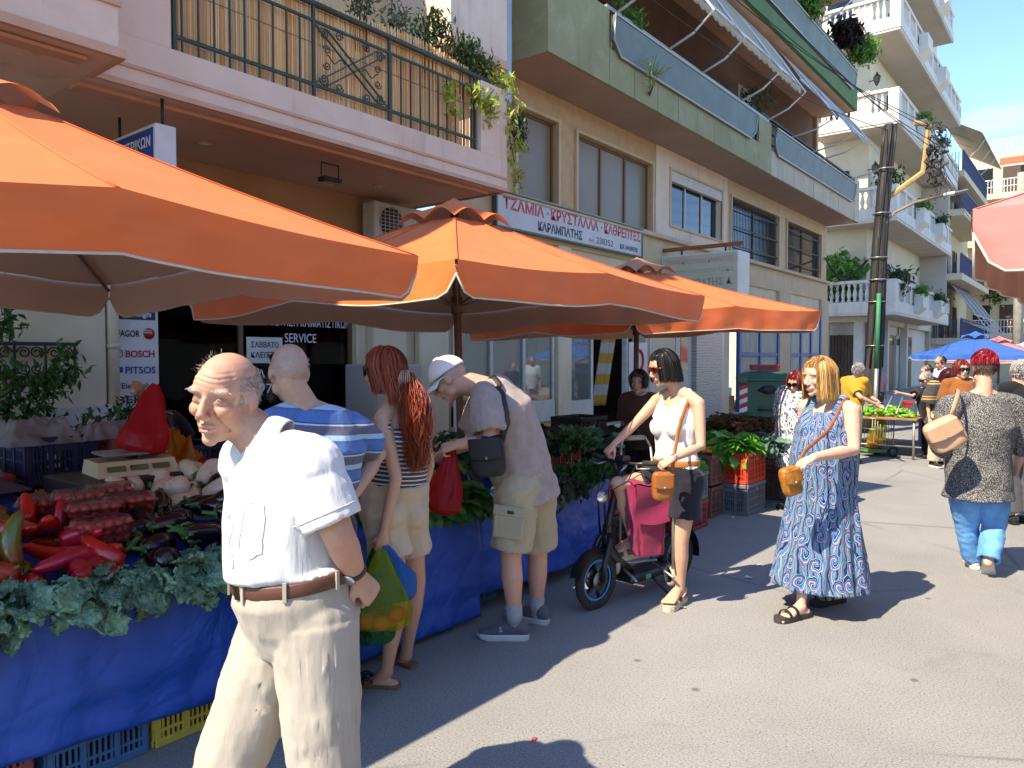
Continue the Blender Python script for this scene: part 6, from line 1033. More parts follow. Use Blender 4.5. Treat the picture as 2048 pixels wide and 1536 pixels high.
for i, (px, py, d) in enumerate(((1975, 575, 52), (2010, 580, 53), (1990, 590, 52))): o = W(px, py, d=d); plant(('tall', 'round', 'low')[i] + ' shrub on the far balcony beside the red umbrella', o, [[(0, 0, -.8), (rg.uniform(-.3, .3), 0, .2), (rg.uniform(-.4, .4), 0, .9)] for j in range(5)], 260, .3, .16, G_DK, seed=90 + i)
# ================================================================ people
def cv(r, d, u=0): return (_rt * r + _fh * d + V((0, 0, u)))
def loft(mb, rings, ref, n=20):
    vs = []; m = len(rings)
    for c, d, ra, rb in rings:
        d = V(d).normalized(); a = V(ref) - d * d.dot(V(ref)); a = a.normalized() if a.length > 1e-5 else d.orthogonal().normalized(); b = d.cross(a)
        for k in range(n): vs.append(V(c) + a * (ra * cos(2 * pi * k / n)) + b * (rb * sin(2 * pi * k / n)))
    fs = [(i * n + k, i * n + (k + 1) % n, (i + 1) * n + (k + 1) % n, (i + 1) * n + k) for i in range(m - 1) for k in range(n)]
    fs += [tuple(range(n))[::-1], tuple((m - 1) * n + k for k in range(n))]
    return mb.add(vs, fs, True)
def limb(mb, pts, rs, n=14):
    mb.tube(pts, rs, n)
    for p, r in zip(pts, rs): mb.ball(p, r * .985, 14, 10)
def sleeve(mb, pts, rs, n=16, wall=.012, deep=.05, sub=4):
    pts = [V(p) for p in pts]; P = []; Q = []
    for i in range(len(pts) - 1):
        for k in range(sub): t = k / sub; P.append(pts[i].lerp(pts[i + 1], t)); Q.append(rs[i] * (1 - t) + rs[i + 1] * t)
    P.append(pts[-1]); Q.append(rs[-1]); rg = []
    for i, p in enumerate(P):
        d = P[min(i + 1, len(P) - 1)] - P[max(i - 1, 0)]; rg.append((p, d, Q[i], Q[i]))
    d = (P[-1] - P[-2]).normalized(); r = Q[-1]
    if deep: rg += [(P[-1], d, r - wall, r - wall), (P[-1] - d * deep, d, (r - wall) * .9, (r - wall) * .9)]
    loft(mb, rg, (P[-1] - P[0]).orthogonal(), n); mb.ball(P[0], Q[0] * .98, 14, 10)
def remesh(mb, vox, sm=3, name='mesh', mat=None, dec=1.):
    ob = bpy.data.objects.new('tmp', mb.mesh('tmp'))
    m = ob.modifiers.new('r', 'REMESH'); m.mode = 'VOXEL'; m.voxel_size = vox; m.use_smooth_shade = True
    if sm: s = ob.modifiers.new('s', 'SMOOTH'); s.factor = .5; s.iterations = sm
    if dec < 1: q = ob.modifiers.new('d', 'DECIMATE'); q.ratio = dec
    me = bake(ob); me.name = name; me.materials.clear()
    if mat: me.materials.append(mat)
    return me
def crease(me, amp, sc, seed=0, ridge=True, mask=None, warp=.3):
    c = co(me); n = no(me); q = c * np.array(sc) + seed * 7.31
    q = q + warp * np.stack([perlin(c * 6 + 3), perlin(c * 6 + 11), perlin(c * 6 + 23)], 1)
    h = perlin(q); h = (.5 - np.abs(h)) * 1.6 if ridge else h
    if mask is not None: h = h * mask(c)
    setco(me, c + n * (h * amp)[:, None])
def fattr(me, name, val):
    a = me.attributes.new(name, 'FLOAT', 'POINT'); a.data.foreach_set('value', np.asarray(val, np.float32))
def vattr(me, name, val):
    a = me.attributes.new(name, 'FLOAT_VECTOR', 'POINT'); a.data.foreach_set('vector', np.asarray(val, np.float32).ravel())
def colattr(me, col):
    a = me.color_attributes.new('Col', 'FLOAT_COLOR', 'POINT'); c = np.concatenate([col, np.ones((len(col), 1))], 1); a.data.foreach_set('color', c.astype(np.float32).ravel())
def mat_skin():
    t = NT('skin'); a = t.n('VertexColor'); a.layer_name = 'Col'
    c = t.mix(t.ramp(t.noise(38, 6, .7), [(.35, 0.), (.75, .30)]), a.outputs[0], (.40, .13, .085)); c = t.mix(t.ramp(t.noise(9, 4, .6), [(.4, 0.), (.7, .22)]), c, (.62, .40, .27)); c = t.mix(t.ramp(t.noise(150, 2, .5), [(.66, 0.), (.72, .35)]), c, (.22, .10, .06))
    t.set(Base_Color=c, Roughness=.5, Subsurface_Weight=.08); t.b.inputs['Subsurface Scale'].default_value = .012; t.b.inputs['Specular IOR Level'].default_value = .4
    t.b.inputs['Subsurface Radius'].default_value = (1, .35, .2)
    t.bump(t.noise(230, 4, .7), .4, .003); return t.m
SKIN = mat_skin()
def cloth(name, col, col2=None, bump=.25, sheen=.15, rough=.85, ns=3, fold=.5, trans=0):
    if name in MATS: return MATS[name]
    if isinstance(col, str): col = srgb(col)
    col2 = srgb(col2) if isinstance(col2, str) else (col2 or tuple(x * .88 for x in col))
    t = NT(name); c = t.ramp(t.noise(ns, 5, .6), [(.3, col2), (.7, col)]); t.set(Base_Color=c, Roughness=rough, Sheen_Weight=sheen); t.b.inputs['Specular IOR Level'].default_value = .25
    cloth_bump(t, fold); MATS[name] = t.m; return t.m
def cloth_bump(t, fold=.5, s=1):
    h = t.math('ADD', t.math('MULTIPLY', t.noise(500, 2, .5), .07), t.math('MULTIPLY', t.noise(1, 3, .55, src=t.mapping((17 * s, 17 * s, 5 * s), None, (.25, .15, 0)), dist=.6), fold)); t.bump(h, .55, .02)
def hand(mb, w, d, nrm, thumb, curl=.5, s=1.0, spread=.0):
    w, d = V(w), V(d).normalized(); nrm = V(nrm); nrm = (nrm - d * d.dot(nrm)).normalized(); a = d.cross(nrm).normalized()
    if a.dot(V(thumb)) < 0: a = -a
    K = w + d * .088 * s
    loft(mb, [(w - d * .01 * s, d, .026 * s, .019 * s), (w + d * .03 * s, d, .034 * s, .018 * s), (w + d * .07 * s, d, .041 * s, .016 * s), (K, d, .040 * s, .013 * s), (K + d * .008 * s, d, .036 * s, .009 * s)], a)
    for i, (off, L, r) in enumerate(((.030, .074, .0088), (.0105, .083, .0092), (-.0095, .077, .0088), (-.0285, .060, .0078))):
        p = K + a * off * s - d * .008 * s; ang = -.1; dr = (d + a * (off * spread * 9)).normalized(); pts = [p - d * .012 * s, p]
        for k, fr in enumerate((.45, .30, .25)):
            ang += curl * (1.15, 1.2, .8)[k] * (1 + .08 * i); q = dr * cos(ang) - nrm * sin(ang); pts.append(pts[-1] + q * L * fr * s)
        limb(mb, pts, [r * s * 1.05, r * s * 1.05, r * s, r * s * .93, r * s * .8], 8)
    b = w + d * .022 * s + a * .026 * s
    t1 = (d * .75 + a * .65 - nrm * (.25 + .4 * curl)).normalized(); t2 = (d * .9 + a * (.25 - .5 * curl) - nrm * (.3 + .5 * curl)).normalized()
    limb(mb, [w + d * .012 * s + a * .012 * s, b + t1 * .030 * s, b + t1 * .052 * s + t2 * .012 * s, b + t1 * .055 * s + t2 * .042 * s], [.013 * s, .0125 * s, .0105 * s, .0085 * s], 8)
class Head:
    def __init__(s, c, face, up=UP, k=1.0, fem=False):
        s.c = V(c); s.f = V(face).normalized(); u = V(up); s.u = (u - s.f * s.f.dot(u)).normalized(); s.l = s.u.cross(s.f).normalized(); s.k = k; s.fem = fem
    def w(s, l, f, u): return s.c + (s.l * l + s.f * f + s.u * u) * s.k
    def loc(s, c):
        d = (c - np.array(s.c)) / s.k; return d @ np.array(s.l), d @ np.array(s.f), d @ np.array(s.u)
    def vols(s, mb):
        Mx = frame((0, 0, 0), s.l, s.f, s.u); k = s.k
        def el(l, f, u, a, b, c): mb.ball(s.w(l, f, u), (a * k, b * k, c * k), 20, 14, Mx)
        el(0, -.014, .022, .075, .096, .091); el(0, .022, -.030, .058, .064, .082); el(0, .045, .03, .056, .047, .058)
        el(0, .064, -.104, .022 if not s.fem else .018, .019, .020); el(0, .03, -.09, .040, .045, .028)
        for q in (-1, 1):
            el(q * .043, .012, -.072, .022, .032, .030); el(q * .036, .058, -.028, .025, .026, .024); el(q * .034, .072, .022, .026, .016, .011)
            el(q * .077, -.008, -.012, .009, .020, .032); el(q * .0115, .098, -.043, .0085, .012, .0085)
            el(q * .031, .068, -.002, .0165, .0145, .0135)
        mb.tube([s.w(0, .082, .012), s.w(0, .097, -.014), s.w(0, .108, -.036), s.w(0, .104, -.046)], [(.008 * k, .009 * k), (.0095 * k, .011 * k), (.013 * k, .012 * k), (.008 * k, .007 * k)], 10, ref=s.l)
        mb.tube([s.w(-.026, .076, -.070), s.w(-.013, .089, -.066), s.w(0, .092, -.067), s.w(.013, .089, -.066), s.w(.026, .076, -.070)], [.003 * k, .0065 * k, .0065 * k, .0065 * k, .003 * k], 8)
        mb.tube([s.w(-.022, .077, -.077), s.w(-.010, .088, -.079), s.w(.010, .088, -.079), s.w(.022, .077, -.077)], [.003 * k, .0075 * k, .0075 * k, .003 * k], 8)
    def sculpt(s, me, old=0, squint=.5):
        c = co(me); l, f, u = s.loc(c); d = np.zeros(len(c)); front = f > .03
        g = lambda a, a0, sa: np.exp(-((a - a0) / sa) ** 2)
        for q in (-1, 1):
            d -= .006 * g(l, q * .019, .008) * g(u, .006, .011) * front
            d -= .0045 * g(l, q * .033, .018) * (g(u, .011, .0045) + .6 * g(u, -.013, .004)) * front
            d += .0025 * g(l, q * .033, .016) * g(u, .006 - .012 * squint, .004) * front
            d -= .004 * np.exp(-((np.abs(l) - (.020 + (-.030 - u) * .35)) / .0045) ** 2) * (u < -.03) * (u > -.085) * front * (.5 + old)
            d -= .006 * g(l, q * .083, .02) * g(f, -.012, .010) * g(u, -.012, .018) * (np.abs(l) > .07)
        d -= .005 * np.exp(-(l / .026) ** 2) * g(u, -.0725, .0028) * front
        d -= .003 * np.exp(-(l / .02) ** 2) * g(u, -.091, .006) * front
        if old:
            d += old * .0022 * np.sin((u + .004 * np.sin(l * 60)) * 2 * pi / .0125) * g(u, .058, .022) * (f > .035) * (np.abs(l) < .055)
            for q in (-1, 1): d -= old * .003 * np.exp(-(((f - .052) * .7 + (u - .004) * .7 * q * 0 + np.sin((u) * 260) * .003) / .004) ** 2) * g(u, .0, .018) * (np.abs(l) > .048)
            d += old * .006 * np.exp(-(l / .04) ** 2) * g(u, -.125, .016) * g(f, .035, .03)
        setco(me, c + np.array(s.f)[None] * (d * s.k)[:, None])
    def paint(s, c, base, o):
        base = np.array(base); col = np.tile(base, (len(c), 1)); l, f, u = s.loc(c); near = (np.sqrt(l * l + f * f + u * u) < .17)
        def put(m, rgb):
            m = np.clip(m, 0, 1)[:, None] * near[:, None]; col[:] = col * (1 - m) + np.array(rgb) * m
        g = lambda a, a0, sa: np.exp(-((a - a0) / sa) ** 2); fr = (f > .03)
        red = base * np.array([1.02, .72, .66])
        put(.55 * g(np.abs(l), .042, .02) * g(u, -.03, .022) * fr, red); put(.7 * g(l, 0, .016) * g(u, -.04, .014) * (f > .08), red); put(.6 * (np.abs(l) > .074) * (np.abs(u + .01) < .04), red)
        lip = np.array(o.get('lip', base * np.array([.82, .5, .48])))
        put(.85 * (np.abs(l) < .025) * np.exp(-((u + .0725) / .009) ** 4) * (f > .072), lip); put(.8 * (np.abs(l) < .024) * g(u, -.0728, .0022) * (f > .07), lip * .35)
        br = np.array(o.get('brow', (.06, .035, .02)))
        put(o.get('browa', .8) * np.exp(-((np.abs(l) - .034) / .019) ** 4) * g(u, .024 - (np.abs(l) - .034) ** 2 * 6, .0048) * fr, br)
        if o.get('eyes', True):
            op = o.get('open', .004); e = np.exp(-((np.abs(l) - .033) / .0125) ** 4) * fr
            put(.95 * e * np.exp(-((u - .002) / (op + .0035)) ** 4), base * .28); put(e * np.exp(-((u - .002) / op) ** 4), (.30, .25, .22)); put(np.exp(-((np.abs(l) - .035) / .0075) ** 4) * fr * np.exp(-((u - .002) / op) ** 4), (.03, .018, .012))
        if 'stub' in o:
            m = ((u > -.03) & ((f < .0) | (np.abs(l) > .055)) & (f < .045)) * 1. ; put(o.get('stuba', .6) * m * np.clip((.075 - u) / .03, 0, 1), o['stub'])
        return col
def hairmat(name, c1, c2, rough=.38):
    if name in MATS: return MATS[name]
    c1 = srgb(c1) if isinstance(c1, str) else c1; c2 = srgb(c2) if isinstance(c2, str) else c2
    t = NT(name); a = t.n('Attribute'); a.attribute_name = 'hv'
    t.set(Base_Color=t.ramp(a.outputs['Fac'], [(0, c1), (1, c2)]), Roughness=rough); t.b.inputs['Specular IOR Level'].default_value = .45; MATS[name] = t.m; return t.m
def ribbons(strands, width, mat, name='hair', parent=None, extra=None, seed=1):
    vs = []; fs = []; hv = []; rg = random.Random(seed)
    for pts in strands:
        n = len(pts); b = len(vs); t = rg.random(); w = width * rg.uniform(.6, 1.3)
        for i, p in enumerate(pts):
            p = V(p); d = (V(pts[min(i + 1, n - 1)]) - V(pts[max(i - 1, 0)])); d = d.normalized() if d.length > 0 else UP
            if i == 0: o0 = (d.orthogonal().normalized() * cos(t * 9) + d.cross(d.orthogonal()).normalized() * sin(t * 9))
            o = (o0 - d * d.dot(o0)); o = o.normalized() if o.length > 1e-4 else d.orthogonal().normalized(); o0 = o; ww = w * (1 - .75 * (i / (n - 1)) ** 2)
            for k in (-1, 1): vs.append(p + o * (k * ww * .5)); hv.append(t)
        for i in range(n - 1): fs.append((b + i * 2, b + i * 2 + 1, b + i * 2 + 3, b + i * 2 + 2))
    if extra is not None:
        b = len(vs); vs += [V(p) for p in extra.v]; fs += [tuple(i + b for i in f) for f in extra.f]; hv += [.25] * len(extra.v)
    me = bpy.data.meshes.new(name); me.from_pydata(vs, [], fs); me.polygons.foreach_set('use_smooth', [True] * len(fs)); me.update(); fattr(me, 'hv', hv); me.materials.append(mat)
    return mobj(name, me, None, parent)
def hair_flow(H, mat, n, end, a0=-pi, a1=pi, th0=.12, th1=1.5, rr=(.086, .104, .104), c=(0, -.012, .018), flare=.004, wave=.004, width=.005, parent=None, part=0, curl_in=0, seed=3, back=0, shell=True, lenfn=None, name='hair'):
    rg = random.Random(seed); st = []; a, b, d = rr
    def pt(az, th, r=1.): return (c[0] + a * r * sin(th) * sin(az), c[1] + b * r * sin(th) * cos(az), c[2] + d * r * cos(th))
    for i in range(n):
        az = rg.uniform(a0, a1); t0 = th0 + rg.random() * 1.0; tm = th1 * rg.uniform(.93, 1.05); r = rg.uniform(.93, 1.045); pts = []
        if t0 > tm - .3: t0 = tm - .3
        m = 6
        for k in range(m + 1):
            th = t0 + (tm - t0) * k / m; x = pt(az + part * (1 - k / m), th, r); pts.append(x)
        if i % 14 == 0: pts = [tuple(c[j] + (q[j] - c[j]) * (1 + rg.uniform(.02, .09) * k / 6) for j in range(3)) for k, q in enumerate(pts)]
        e = end if lenfn is None else lenfn(az); e += rg.uniform(-.012, .012) - abs(rg.gauss(0, .004)); x, y, z = pts[-1]
        if e < z - .01:
            ns = max(3, int((z - e) / .025)); ph = rg.random() * 6
            for k in range(1, ns + 1):
                t = k / ns; q = 1 + (flare * t - curl_in * t * t) * 10; wv = wave * sin(ph + t * (z - e) * 60)
                pts.append((x * q + wv * cos(az), y * q - back * t - wv * sin(az), z + (e - z) * t))
        st.append([H.w(*p) for p in pts])
    ex = None
    if shell:
        ex = MB(); th_b = th1
        def fn(u, v):
            az = a0 + (a1 - a0) * u;
            if v < .6: x, y, z = pt(az, .02 + (th_b - .02) * v / .6, .955)
            else:
                x, y, z = pt(az, th_b, .955); e = (end if lenfn is None else lenfn(az)) + .012; t = (v - .6) / .4; q = 1 + (flare * t - curl_in * t * t) * 9
                if e < z: x, y, z = x * q * (1 - .04 * t), y * q * (1 - .04 * t) - back * t, z + (e - z) * t
            return H.w(x, y, z)
        ex.grid(fn, 36, 18)
    return ribbons(st, width, mat, name, parent, ex, seed)
def hair_tufts(H, mat, n, mask, length, width, parent, lift=.5, down=.5, curl=.01, seg=4, seed=5, swirl=(0, 0, 0), name='hair', rr=(.077, .098, .093), c=(0, -.014, .022)):
    rg = random.Random(seed); st = []
    while len(st) < n:
        v = V((rg.gauss(0, 1), rg.gauss(0, 1), rg.gauss(0, 1))).normalized()
        p = V((c[0] + rr[0] * v.x, c[1] + rr[1] * v.y, c[2] + rr[2] * v.z))
        if not mask(p.x, p.y, p.z): continue
        d = (v * lift + V((0, -.25, -1)) * down + V(swirl) + V((rg.gauss(0, .25), rg.gauss(0, .25), rg.gauss(0, .25)))).normalized(); L = length * rg.uniform(.5, 1.2); pts = [p * .985]; ph = rg.random() * 6
        for k in range(1, seg + 1):
            q = pts[-1] + d * (L / seg); t = d.orthogonal(); q = q + (t * sin(ph + k * 1.7) + d.cross(t) * cos(ph + k * 1.7)) * curl; pts.append(q); d = (d + V((0, -.05, -.12 * down))).normalized()
        st.append([H.w(*q) for q in pts])
    return ribbons(st, width, mat, name, parent, None, seed)
def sunglasses(H, parent, fmat, lmat, size=1.0, up=0.0, back=0.0, name='sunglasses', temple=None):
    mb = MB(); mb.cm = 0; k = H.k
    for q in (-1, 1):
        def fn(u, v, q=q, rim=1.0):
            a = 2 * pi * u; r = v * rim; x = q * .034 + .031 * size * r * cos(a); z = .004 + .022 * size * r * sin(a) * (1 - .12 * q * cos(a)); return H.w(x, .103 - back - (abs(x) ** 2) * 5.5, z + up)
        mb.cm = 1; mb.grid(fn, 20, 4); mb.cm = 0
        mb.tube([fn(i / 20, 1) for i in range(20)], .0026 * k, 6, closed=True)
        mb.tube([H.w(q * .064, .082 - back, .010 + up), H.w(q * .078, .06 - back, .012 + up), H.w(q * .081, -.005, .010 + up * .8), H.w(q * .079, -.02, -.004 + up * .6)], [(.0025 * k, .006 * k), (.002 * k, .006 * k), (.002 * k, .004 * k), (.002 * k, .003 * k)], 6, ref=H.l)
    mb.tube([H.w(-.008, .105 - back, .010 + up), H.w(0, .108 - back, .012 + up), H.w(.008, .105 - back, .010 + up)], .0025 * k, 6)
    return mb.build(name, [temple or fmat, lmat], parent)
# ------------------------------------------------ skeleton
def stand(loc, fdir, H=1.7, hs=None, sw=1.0, lean=0.0, **kw):
    k = H / 1.72; f = V((fdir.x, fdir.y, 0)).normalized(); rt = V((f.y, -f.x, 0)); L = V(loc); hs = hs or .98
    def q(x, y, z): return L + rt * (x * k) + f * (y * k + lean * max(0, z - .9) * k) + UP * (z * k)
    J = dict(f=f, rt=rt, k=k, hs=hs, pv=q(0, 0, .93), wa=q(0, .01, 1.10), ch=q(0, .015, 1.28), nk=q(0, -.015, 1.45), hd=q(0, .02, 1.72) - UP * .112 * hs, face=fdir, hu=UP,
             shR=q(.175 * sw, -.01, 1.395), shL=q(-.175 * sw, -.01, 1.395), elR=q(.225 * sw, -.03, 1.09), elL=q(-.225 * sw, -.03, 1.09), wrR=q(.235 * sw, .04, .85), wrL=q(-.235 * sw, .04, .85),
             hipR=q(.088, 0, .90), hipL=q(-.088, 0, .90), knR=q(.088, .015, .49), knL=q(-.088, .015, .49), anR=q(.085, -.025, .085), anL=q(-.085, -.025, .085), toR=q(.10, .17, .025), toL=q(-.10, .17, .025))
    J.update(kw); return J
def torso_rings(J, e=0., bw=1., bd=1., belly=0., z0=-.10, z1=None, hipw=1., chest=1.):
    k, f = J['k'], J['f']; pv, wa, ch, nk = J['pv'], J['wa'], J['ch'], J['nk']; d0 = (wa - pv).normalized(); d1 = (ch - pv).normalized(); d2 = (nk - ch).normalized()
    up = ch.lerp(nk, .62)
    fw = (f - d1 * d1.dot(f)).normalized()
    rg = [(pv + d0 * z0 * k, d0, .125 * k * hipw, .092 * k * bd), (pv - d0 * .03 * k, d0, .165 * k * hipw, .115 * k * bd), (pv + d0 * .05 * k + fw * belly * .3, d0, .162 * k * hipw, (.112 * bd + belly * .25) * k), (wa + fw * belly * .6, d1, .142 * k * bw, (.100 * bd + belly * .5) * k),
          (wa.lerp(ch, .55) + fw * belly * .35, d1, .150 * k * bw, (.107 * bd + belly * .3) * k), (ch, d1, .162 * k * bw * chest, .114 * k * bd * chest), (up, d2, .150 * k * chest, .086 * k * (.5 + .5 * bd)), (ch.lerp(nk, .9), d2, .085 * k, .062 * k)]
    return [(c, d, a + e, b + e) for c, d, a, b in rg]
FAT = dict(arm=1., leg=1., bw=1., bd=1., belly=0.)
def make_person(label, J, skin, vox=.006, dec=.5, group=None, fat=None, fem=False, head=None, hands=None, feet=True, old=0., paint=None, bust=0., armL=True, armR=True, squint=.5, handk=1.):
    F = dict(FAT); F.update(fat or {}); k, f, rt = J['k'], J['f'], J['rt']; mb = MB()
    base = (J['anL'] + J['anR']) / 2; root = thing('person', label, 'person', (base.x, base.y, 0), 0, group)
    loft(mb, torso_rings(J, 0, F['bw'], F['bd'], F['belly']), rt)
    H = Head(J['hd'], J['face'], J['hu'], J['hs'], fem); H.vols(mb); nr = .056 * k * (.88 if fem else 1.04) * F.get('neck', 1)
    limb(mb, [J['nk'] - (J['nk'] - J['ch']).normalized() * .04, J['nk'].lerp(H.w(0, -.03, -.06), .5), H.w(0, -.022, -.055)], [nr * 1.15, nr, nr * .97])
    for s in 'LR':
        sh, el, wr = J['sh' + s], J['el' + s], J['wr' + s]; a = F['arm'] * k * (.85 if fem else 1)
        limb(mb, [J['nk'].lerp(H.w(0, -.03, -.1), .3), J['nk'].lerp(sh, .55) + UP * .012, sh], [.045 * k, .046 * k, .055 * a])
        if (s == 'L' and armL) or (s == 'R' and armR):
            limb(mb, [sh, sh.lerp(el, .45), el, el.lerp(wr, .3), wr], [.052 * a, .047 * a, .038 * a, .039 * a, .0255 * a], 16)
            h = (hands or {}).get(s, {})
            d = V(h.get('d', (wr - el).normalized())); hand(mb, wr, d, h.get('n', (rt if s == 'R' else -rt)), h.get('t', f), h.get('curl', .45), .98 * k * (.9 if fem else 1) * handk, h.get('spread', .1))
        hp, kn, an, to = J['hip' + s], J['kn' + s], J['an' + s], J['to' + s]; g = F['leg'] * k
        limb(mb, [hp, hp.lerp(kn, .45), kn, kn.lerp(an, .32), kn.lerp(an, .7), an], [.088 * g, .073 * g, .053 * g, .054 * g, .038 * g, .031 * g], 16)
        if feet:
            d = (to - an); d.z = 0; d.normalize(); sd = d.cross(UP); he = an - d * .035 * k; gz = to.z - .015
            def g0(v, z): return V((v.x, v.y, gz + z))
            mb.ball(g0(he, .03 * k), (.034 * k, .034 * k, .032 * k), 12, 8)
            loft(mb, [(g0(he, .035 * k), d, .03 * k, .03 * k), (g0(an + d * .05 * k, .045 * k), d, .033 * k, .038 * k), (g0(an + d * .12 * k, .027 * k), d, .043 * k, .024 * k), (g0(an + d * .155 * k, .018 * k), d, .043 * k, .015 * k)], sd)
            limb(mb, [an, g0(an + d * .05 * k, .05 * k)], [.036 * k, .032 * k])
            for i in range(5):
                o = (i - 2) * .0175 * k * (1 if s == 'R' else -1); L = (.055, .052, .047, .041, .034)[i] * k; r = (.0125, .0095, .009, .0085, .0085)[i] * k; b = an + d * .135 * k - sd * o * -1
                limb(mb, [g0(b, .016 * k), g0(b + d * L * .6, .017 * k), g0(b + d * L, .010 * k)], [r, r, r * .85], 8)
    if bust:
        for q in (-1, 1): mb.ball(J['ch'] + f * .075 * k + rt * q * .068 * k - UP * .01, (.06 * bust, .06 * bust, .06 * bust), 14, 10)
    me = remesh(mb, vox, 3, 'body', SKIN, dec); H.sculpt(me, old, squint); c = co(me); colattr(me, H.paint(c, skin, paint or {}))
    mobj('body', me, None).parent = root; fixp(root)
    return root, H
def fixp(root):
    M = Matrix.Translation(root.location).inverted()
    for o in kids(root): o.matrix_parent_inverse = M
def garment(name, mb, vox, mat, root, folds=(), sm=4, fn=None, label=None, dec=.6):
    me = remesh(mb, vox, sm, name, mat, dec)
    for a in folds: crease(me, *a[:3], **(a[3] if len(a) > 3 else {}))
    if fn: fn(me)
    o = part(mobj(name, me, None), root)
    if label: o['label'] = label
    return o
def top_vol(mb, J, F=None, e=.018, sl=.75, slr=1., z0=-.10, flare=0., hipw=1., neck=True, deep=.05, open_hem=True, up=0., cap=1., armL=True, armR=True, chest=1.):
    Fd = dict(FAT); Fd.update(F or {}); k = J['k']; rg = torso_rings(J, e, Fd['bw'], Fd['bd'], Fd['belly'], hipw=hipw, chest=chest); pv = J['pv']; d0 = rg[1][1]
    c, d, a, b = rg[1]; hem = pv + d0 * z0 * k; hm = (hem, d0, a + flare, b + flare)
    body = [hm] + ([rg[1]] if z0 < -.04 else []) + (rg[2:] if z0 < .04 else rg[3:])
    if open_hem: body = [(hem + d0 * .06, d0, (a + flare) * .86, (b + flare) * .82), (hem, d0, a + flare - .012, b + flare - .012)] + body
    if up: dn = (J['nk'] - J['ch']).normalized(); body += [(J['nk'] + dn * up * .5, dn, .078 * k, .072 * k), (J['nk'] + dn * up, dn, .070 * k, .066 * k)]
    loft(mb, body, J['rt'], 28)
    for s in 'LR':
        sh, el = J['sh' + s], J['el' + s]; a = Fd['arm'] * k
        limb(mb, [J['nk'] - UP * .035 * k, J['nk'].lerp(sh, .55) + UP * .004, sh], [.052 * k + e * .3, (.050 * k + e * .5) * cap, (.056 * a + e * .7) * cap])
        if sl > 0 and ((s == 'L' and armL) or (s == 'R' and armR)):
            if sl <= 1: sleeve(mb, [sh, sh.lerp(el, sl * .5), sh.lerp(el, sl)], [(.056 * a + e * .8) * slr, (.056 * a + e) * slr * 1.02, (.052 * a + e * 1.25) * slr], deep=deep)
            else:
                wr = J['wr' + s]; sleeve(mb, [sh, sh.lerp(el, .5), el, el.lerp(wr, sl - 1)], [(.056 * a + e * .8) * slr, (.054 * a + e) * slr, (.046 * a + e) * slr, (.040 * a + e) * slr], deep=deep)
def leg_vol(mb, J, F=None, e=.014, to=1.0, hem=.0, top=.10, hipw=1., wid=(1, 1, 1), deep=.05, seat=0., belt=0.):
    Fd = dict(FAT); Fd.update(F or {}); k = J['k']; rg = torso_rings(J, e, Fd['bw'], Fd['bd'], Fd['belly'], hipw=hipw); d0 = rg[1][1]; f = J['f']
    t = J['pv'] + d0 * top * k; a1 = .155 * k * Fd['bw'] + e + belt; b1 = (.108 * Fd['bd'] + Fd['belly'] * .35) * k + e + belt
    loft(mb, [(rg[0][0] - d0 * .015, d0, rg[0][2] * .8, rg[0][3] * .9), rg[0], rg[1], rg[2], (t, d0, a1, b1), (t, d0, a1 - .012, b1 - .012), (t - d0 * .05, d0, a1 * .85, b1 * .85)], J['rt'], 28)
    for s in 'LR':
        hp, kn, an = J['hip' + s], J['kn' + s], J['an' + s]; g = Fd['leg'] * k
        r = [(.092 * g + e) * wid[0], (.078 * g + e) * wid[1], (.058 * g + e) * wid[2]]
        if to <= 1.01: sleeve(mb, [hp, hp.lerp(kn, to * .5), hp.lerp(kn, to)], [r[0], r[1], (.078 - .02 * to) * g + e + hem], n=20, deep=deep)
        else: sleeve(mb, [hp, hp.lerp(kn, .5), kn, kn.lerp(an, (to - 1))], [r[0], r[1], r[2], (.046 * g + e) * wid[2] + hem], n=20, deep=deep)
        if seat: mb.ball(hp + UP * .0 - f * .055 * k, (.085 * k * seat, .085 * k * seat, .09 * k * seat), 16, 10)
# ------------------------------------------------ clothing accessories
def band(J, off, h, e, mat, name, root, F=None, th=.004, tilt=0.):
    Fd = dict(FAT); Fd.update(F or {}); k = J['k']; d0 = (J['wa'] - J['pv']).normalized(); c = J['pv'] + d0 * off * k; rt = (J['rt'] - d0 * d0.dot(J['rt'])).normalized(); fw = d0.cross(rt) * (1 if d0.cross(rt).dot(J['f']) > 0 else -1)
    a1 = .155 * k * Fd['bw'] + e; b1 = (.108 * Fd['bd'] + Fd['belly'] * .35) * k + e
    pts = [c + rt * a1 * cos(t) + fw * b1 * sin(t) + d0 * tilt * sin(t) for t in [2 * pi * i / 48 for i in range(48)]]
    return part(MB().tube(pts, [(h / 2, th)] * 48, 8, ref=d0, closed=True).build(name, mat, None), root), c, rt, fw, a1, b1
def collar(H, J, mat, root, r=.066, drop=.05, open=.5, name='collar'):
    nk = J['nk']; ax = (H.w(0, -.022, -.06) - nk).normalized(); ff = (J['f'] - ax * ax.dot(J['f'])).normalized(); sd = ax.cross(ff); c0 = nk + ax * .012
    def fn(u, v):
        a = open + (2 * pi - 2 * open) * u; fr = max(0, cos(a)); out = min(v * 2.2, 1); d = ff * cos(a) * (r + .022 * v + .012 * fr) + sd * sin(a) * (r + .020 * v)
        z = .030 * sin(min(v * 2, 1) * pi / 2) - max(0, v - .38) * (.085 + drop * fr ** 3 * 1.4)
        return c0 + d + ax * (z - .015 * fr)
    mb = MB(); mb.grid(fn, 40, 10); o = mb.build(name, mat, None); m = o.modifiers.new('t', 'SOLIDIFY'); m.thickness = .003; return part(o, root)
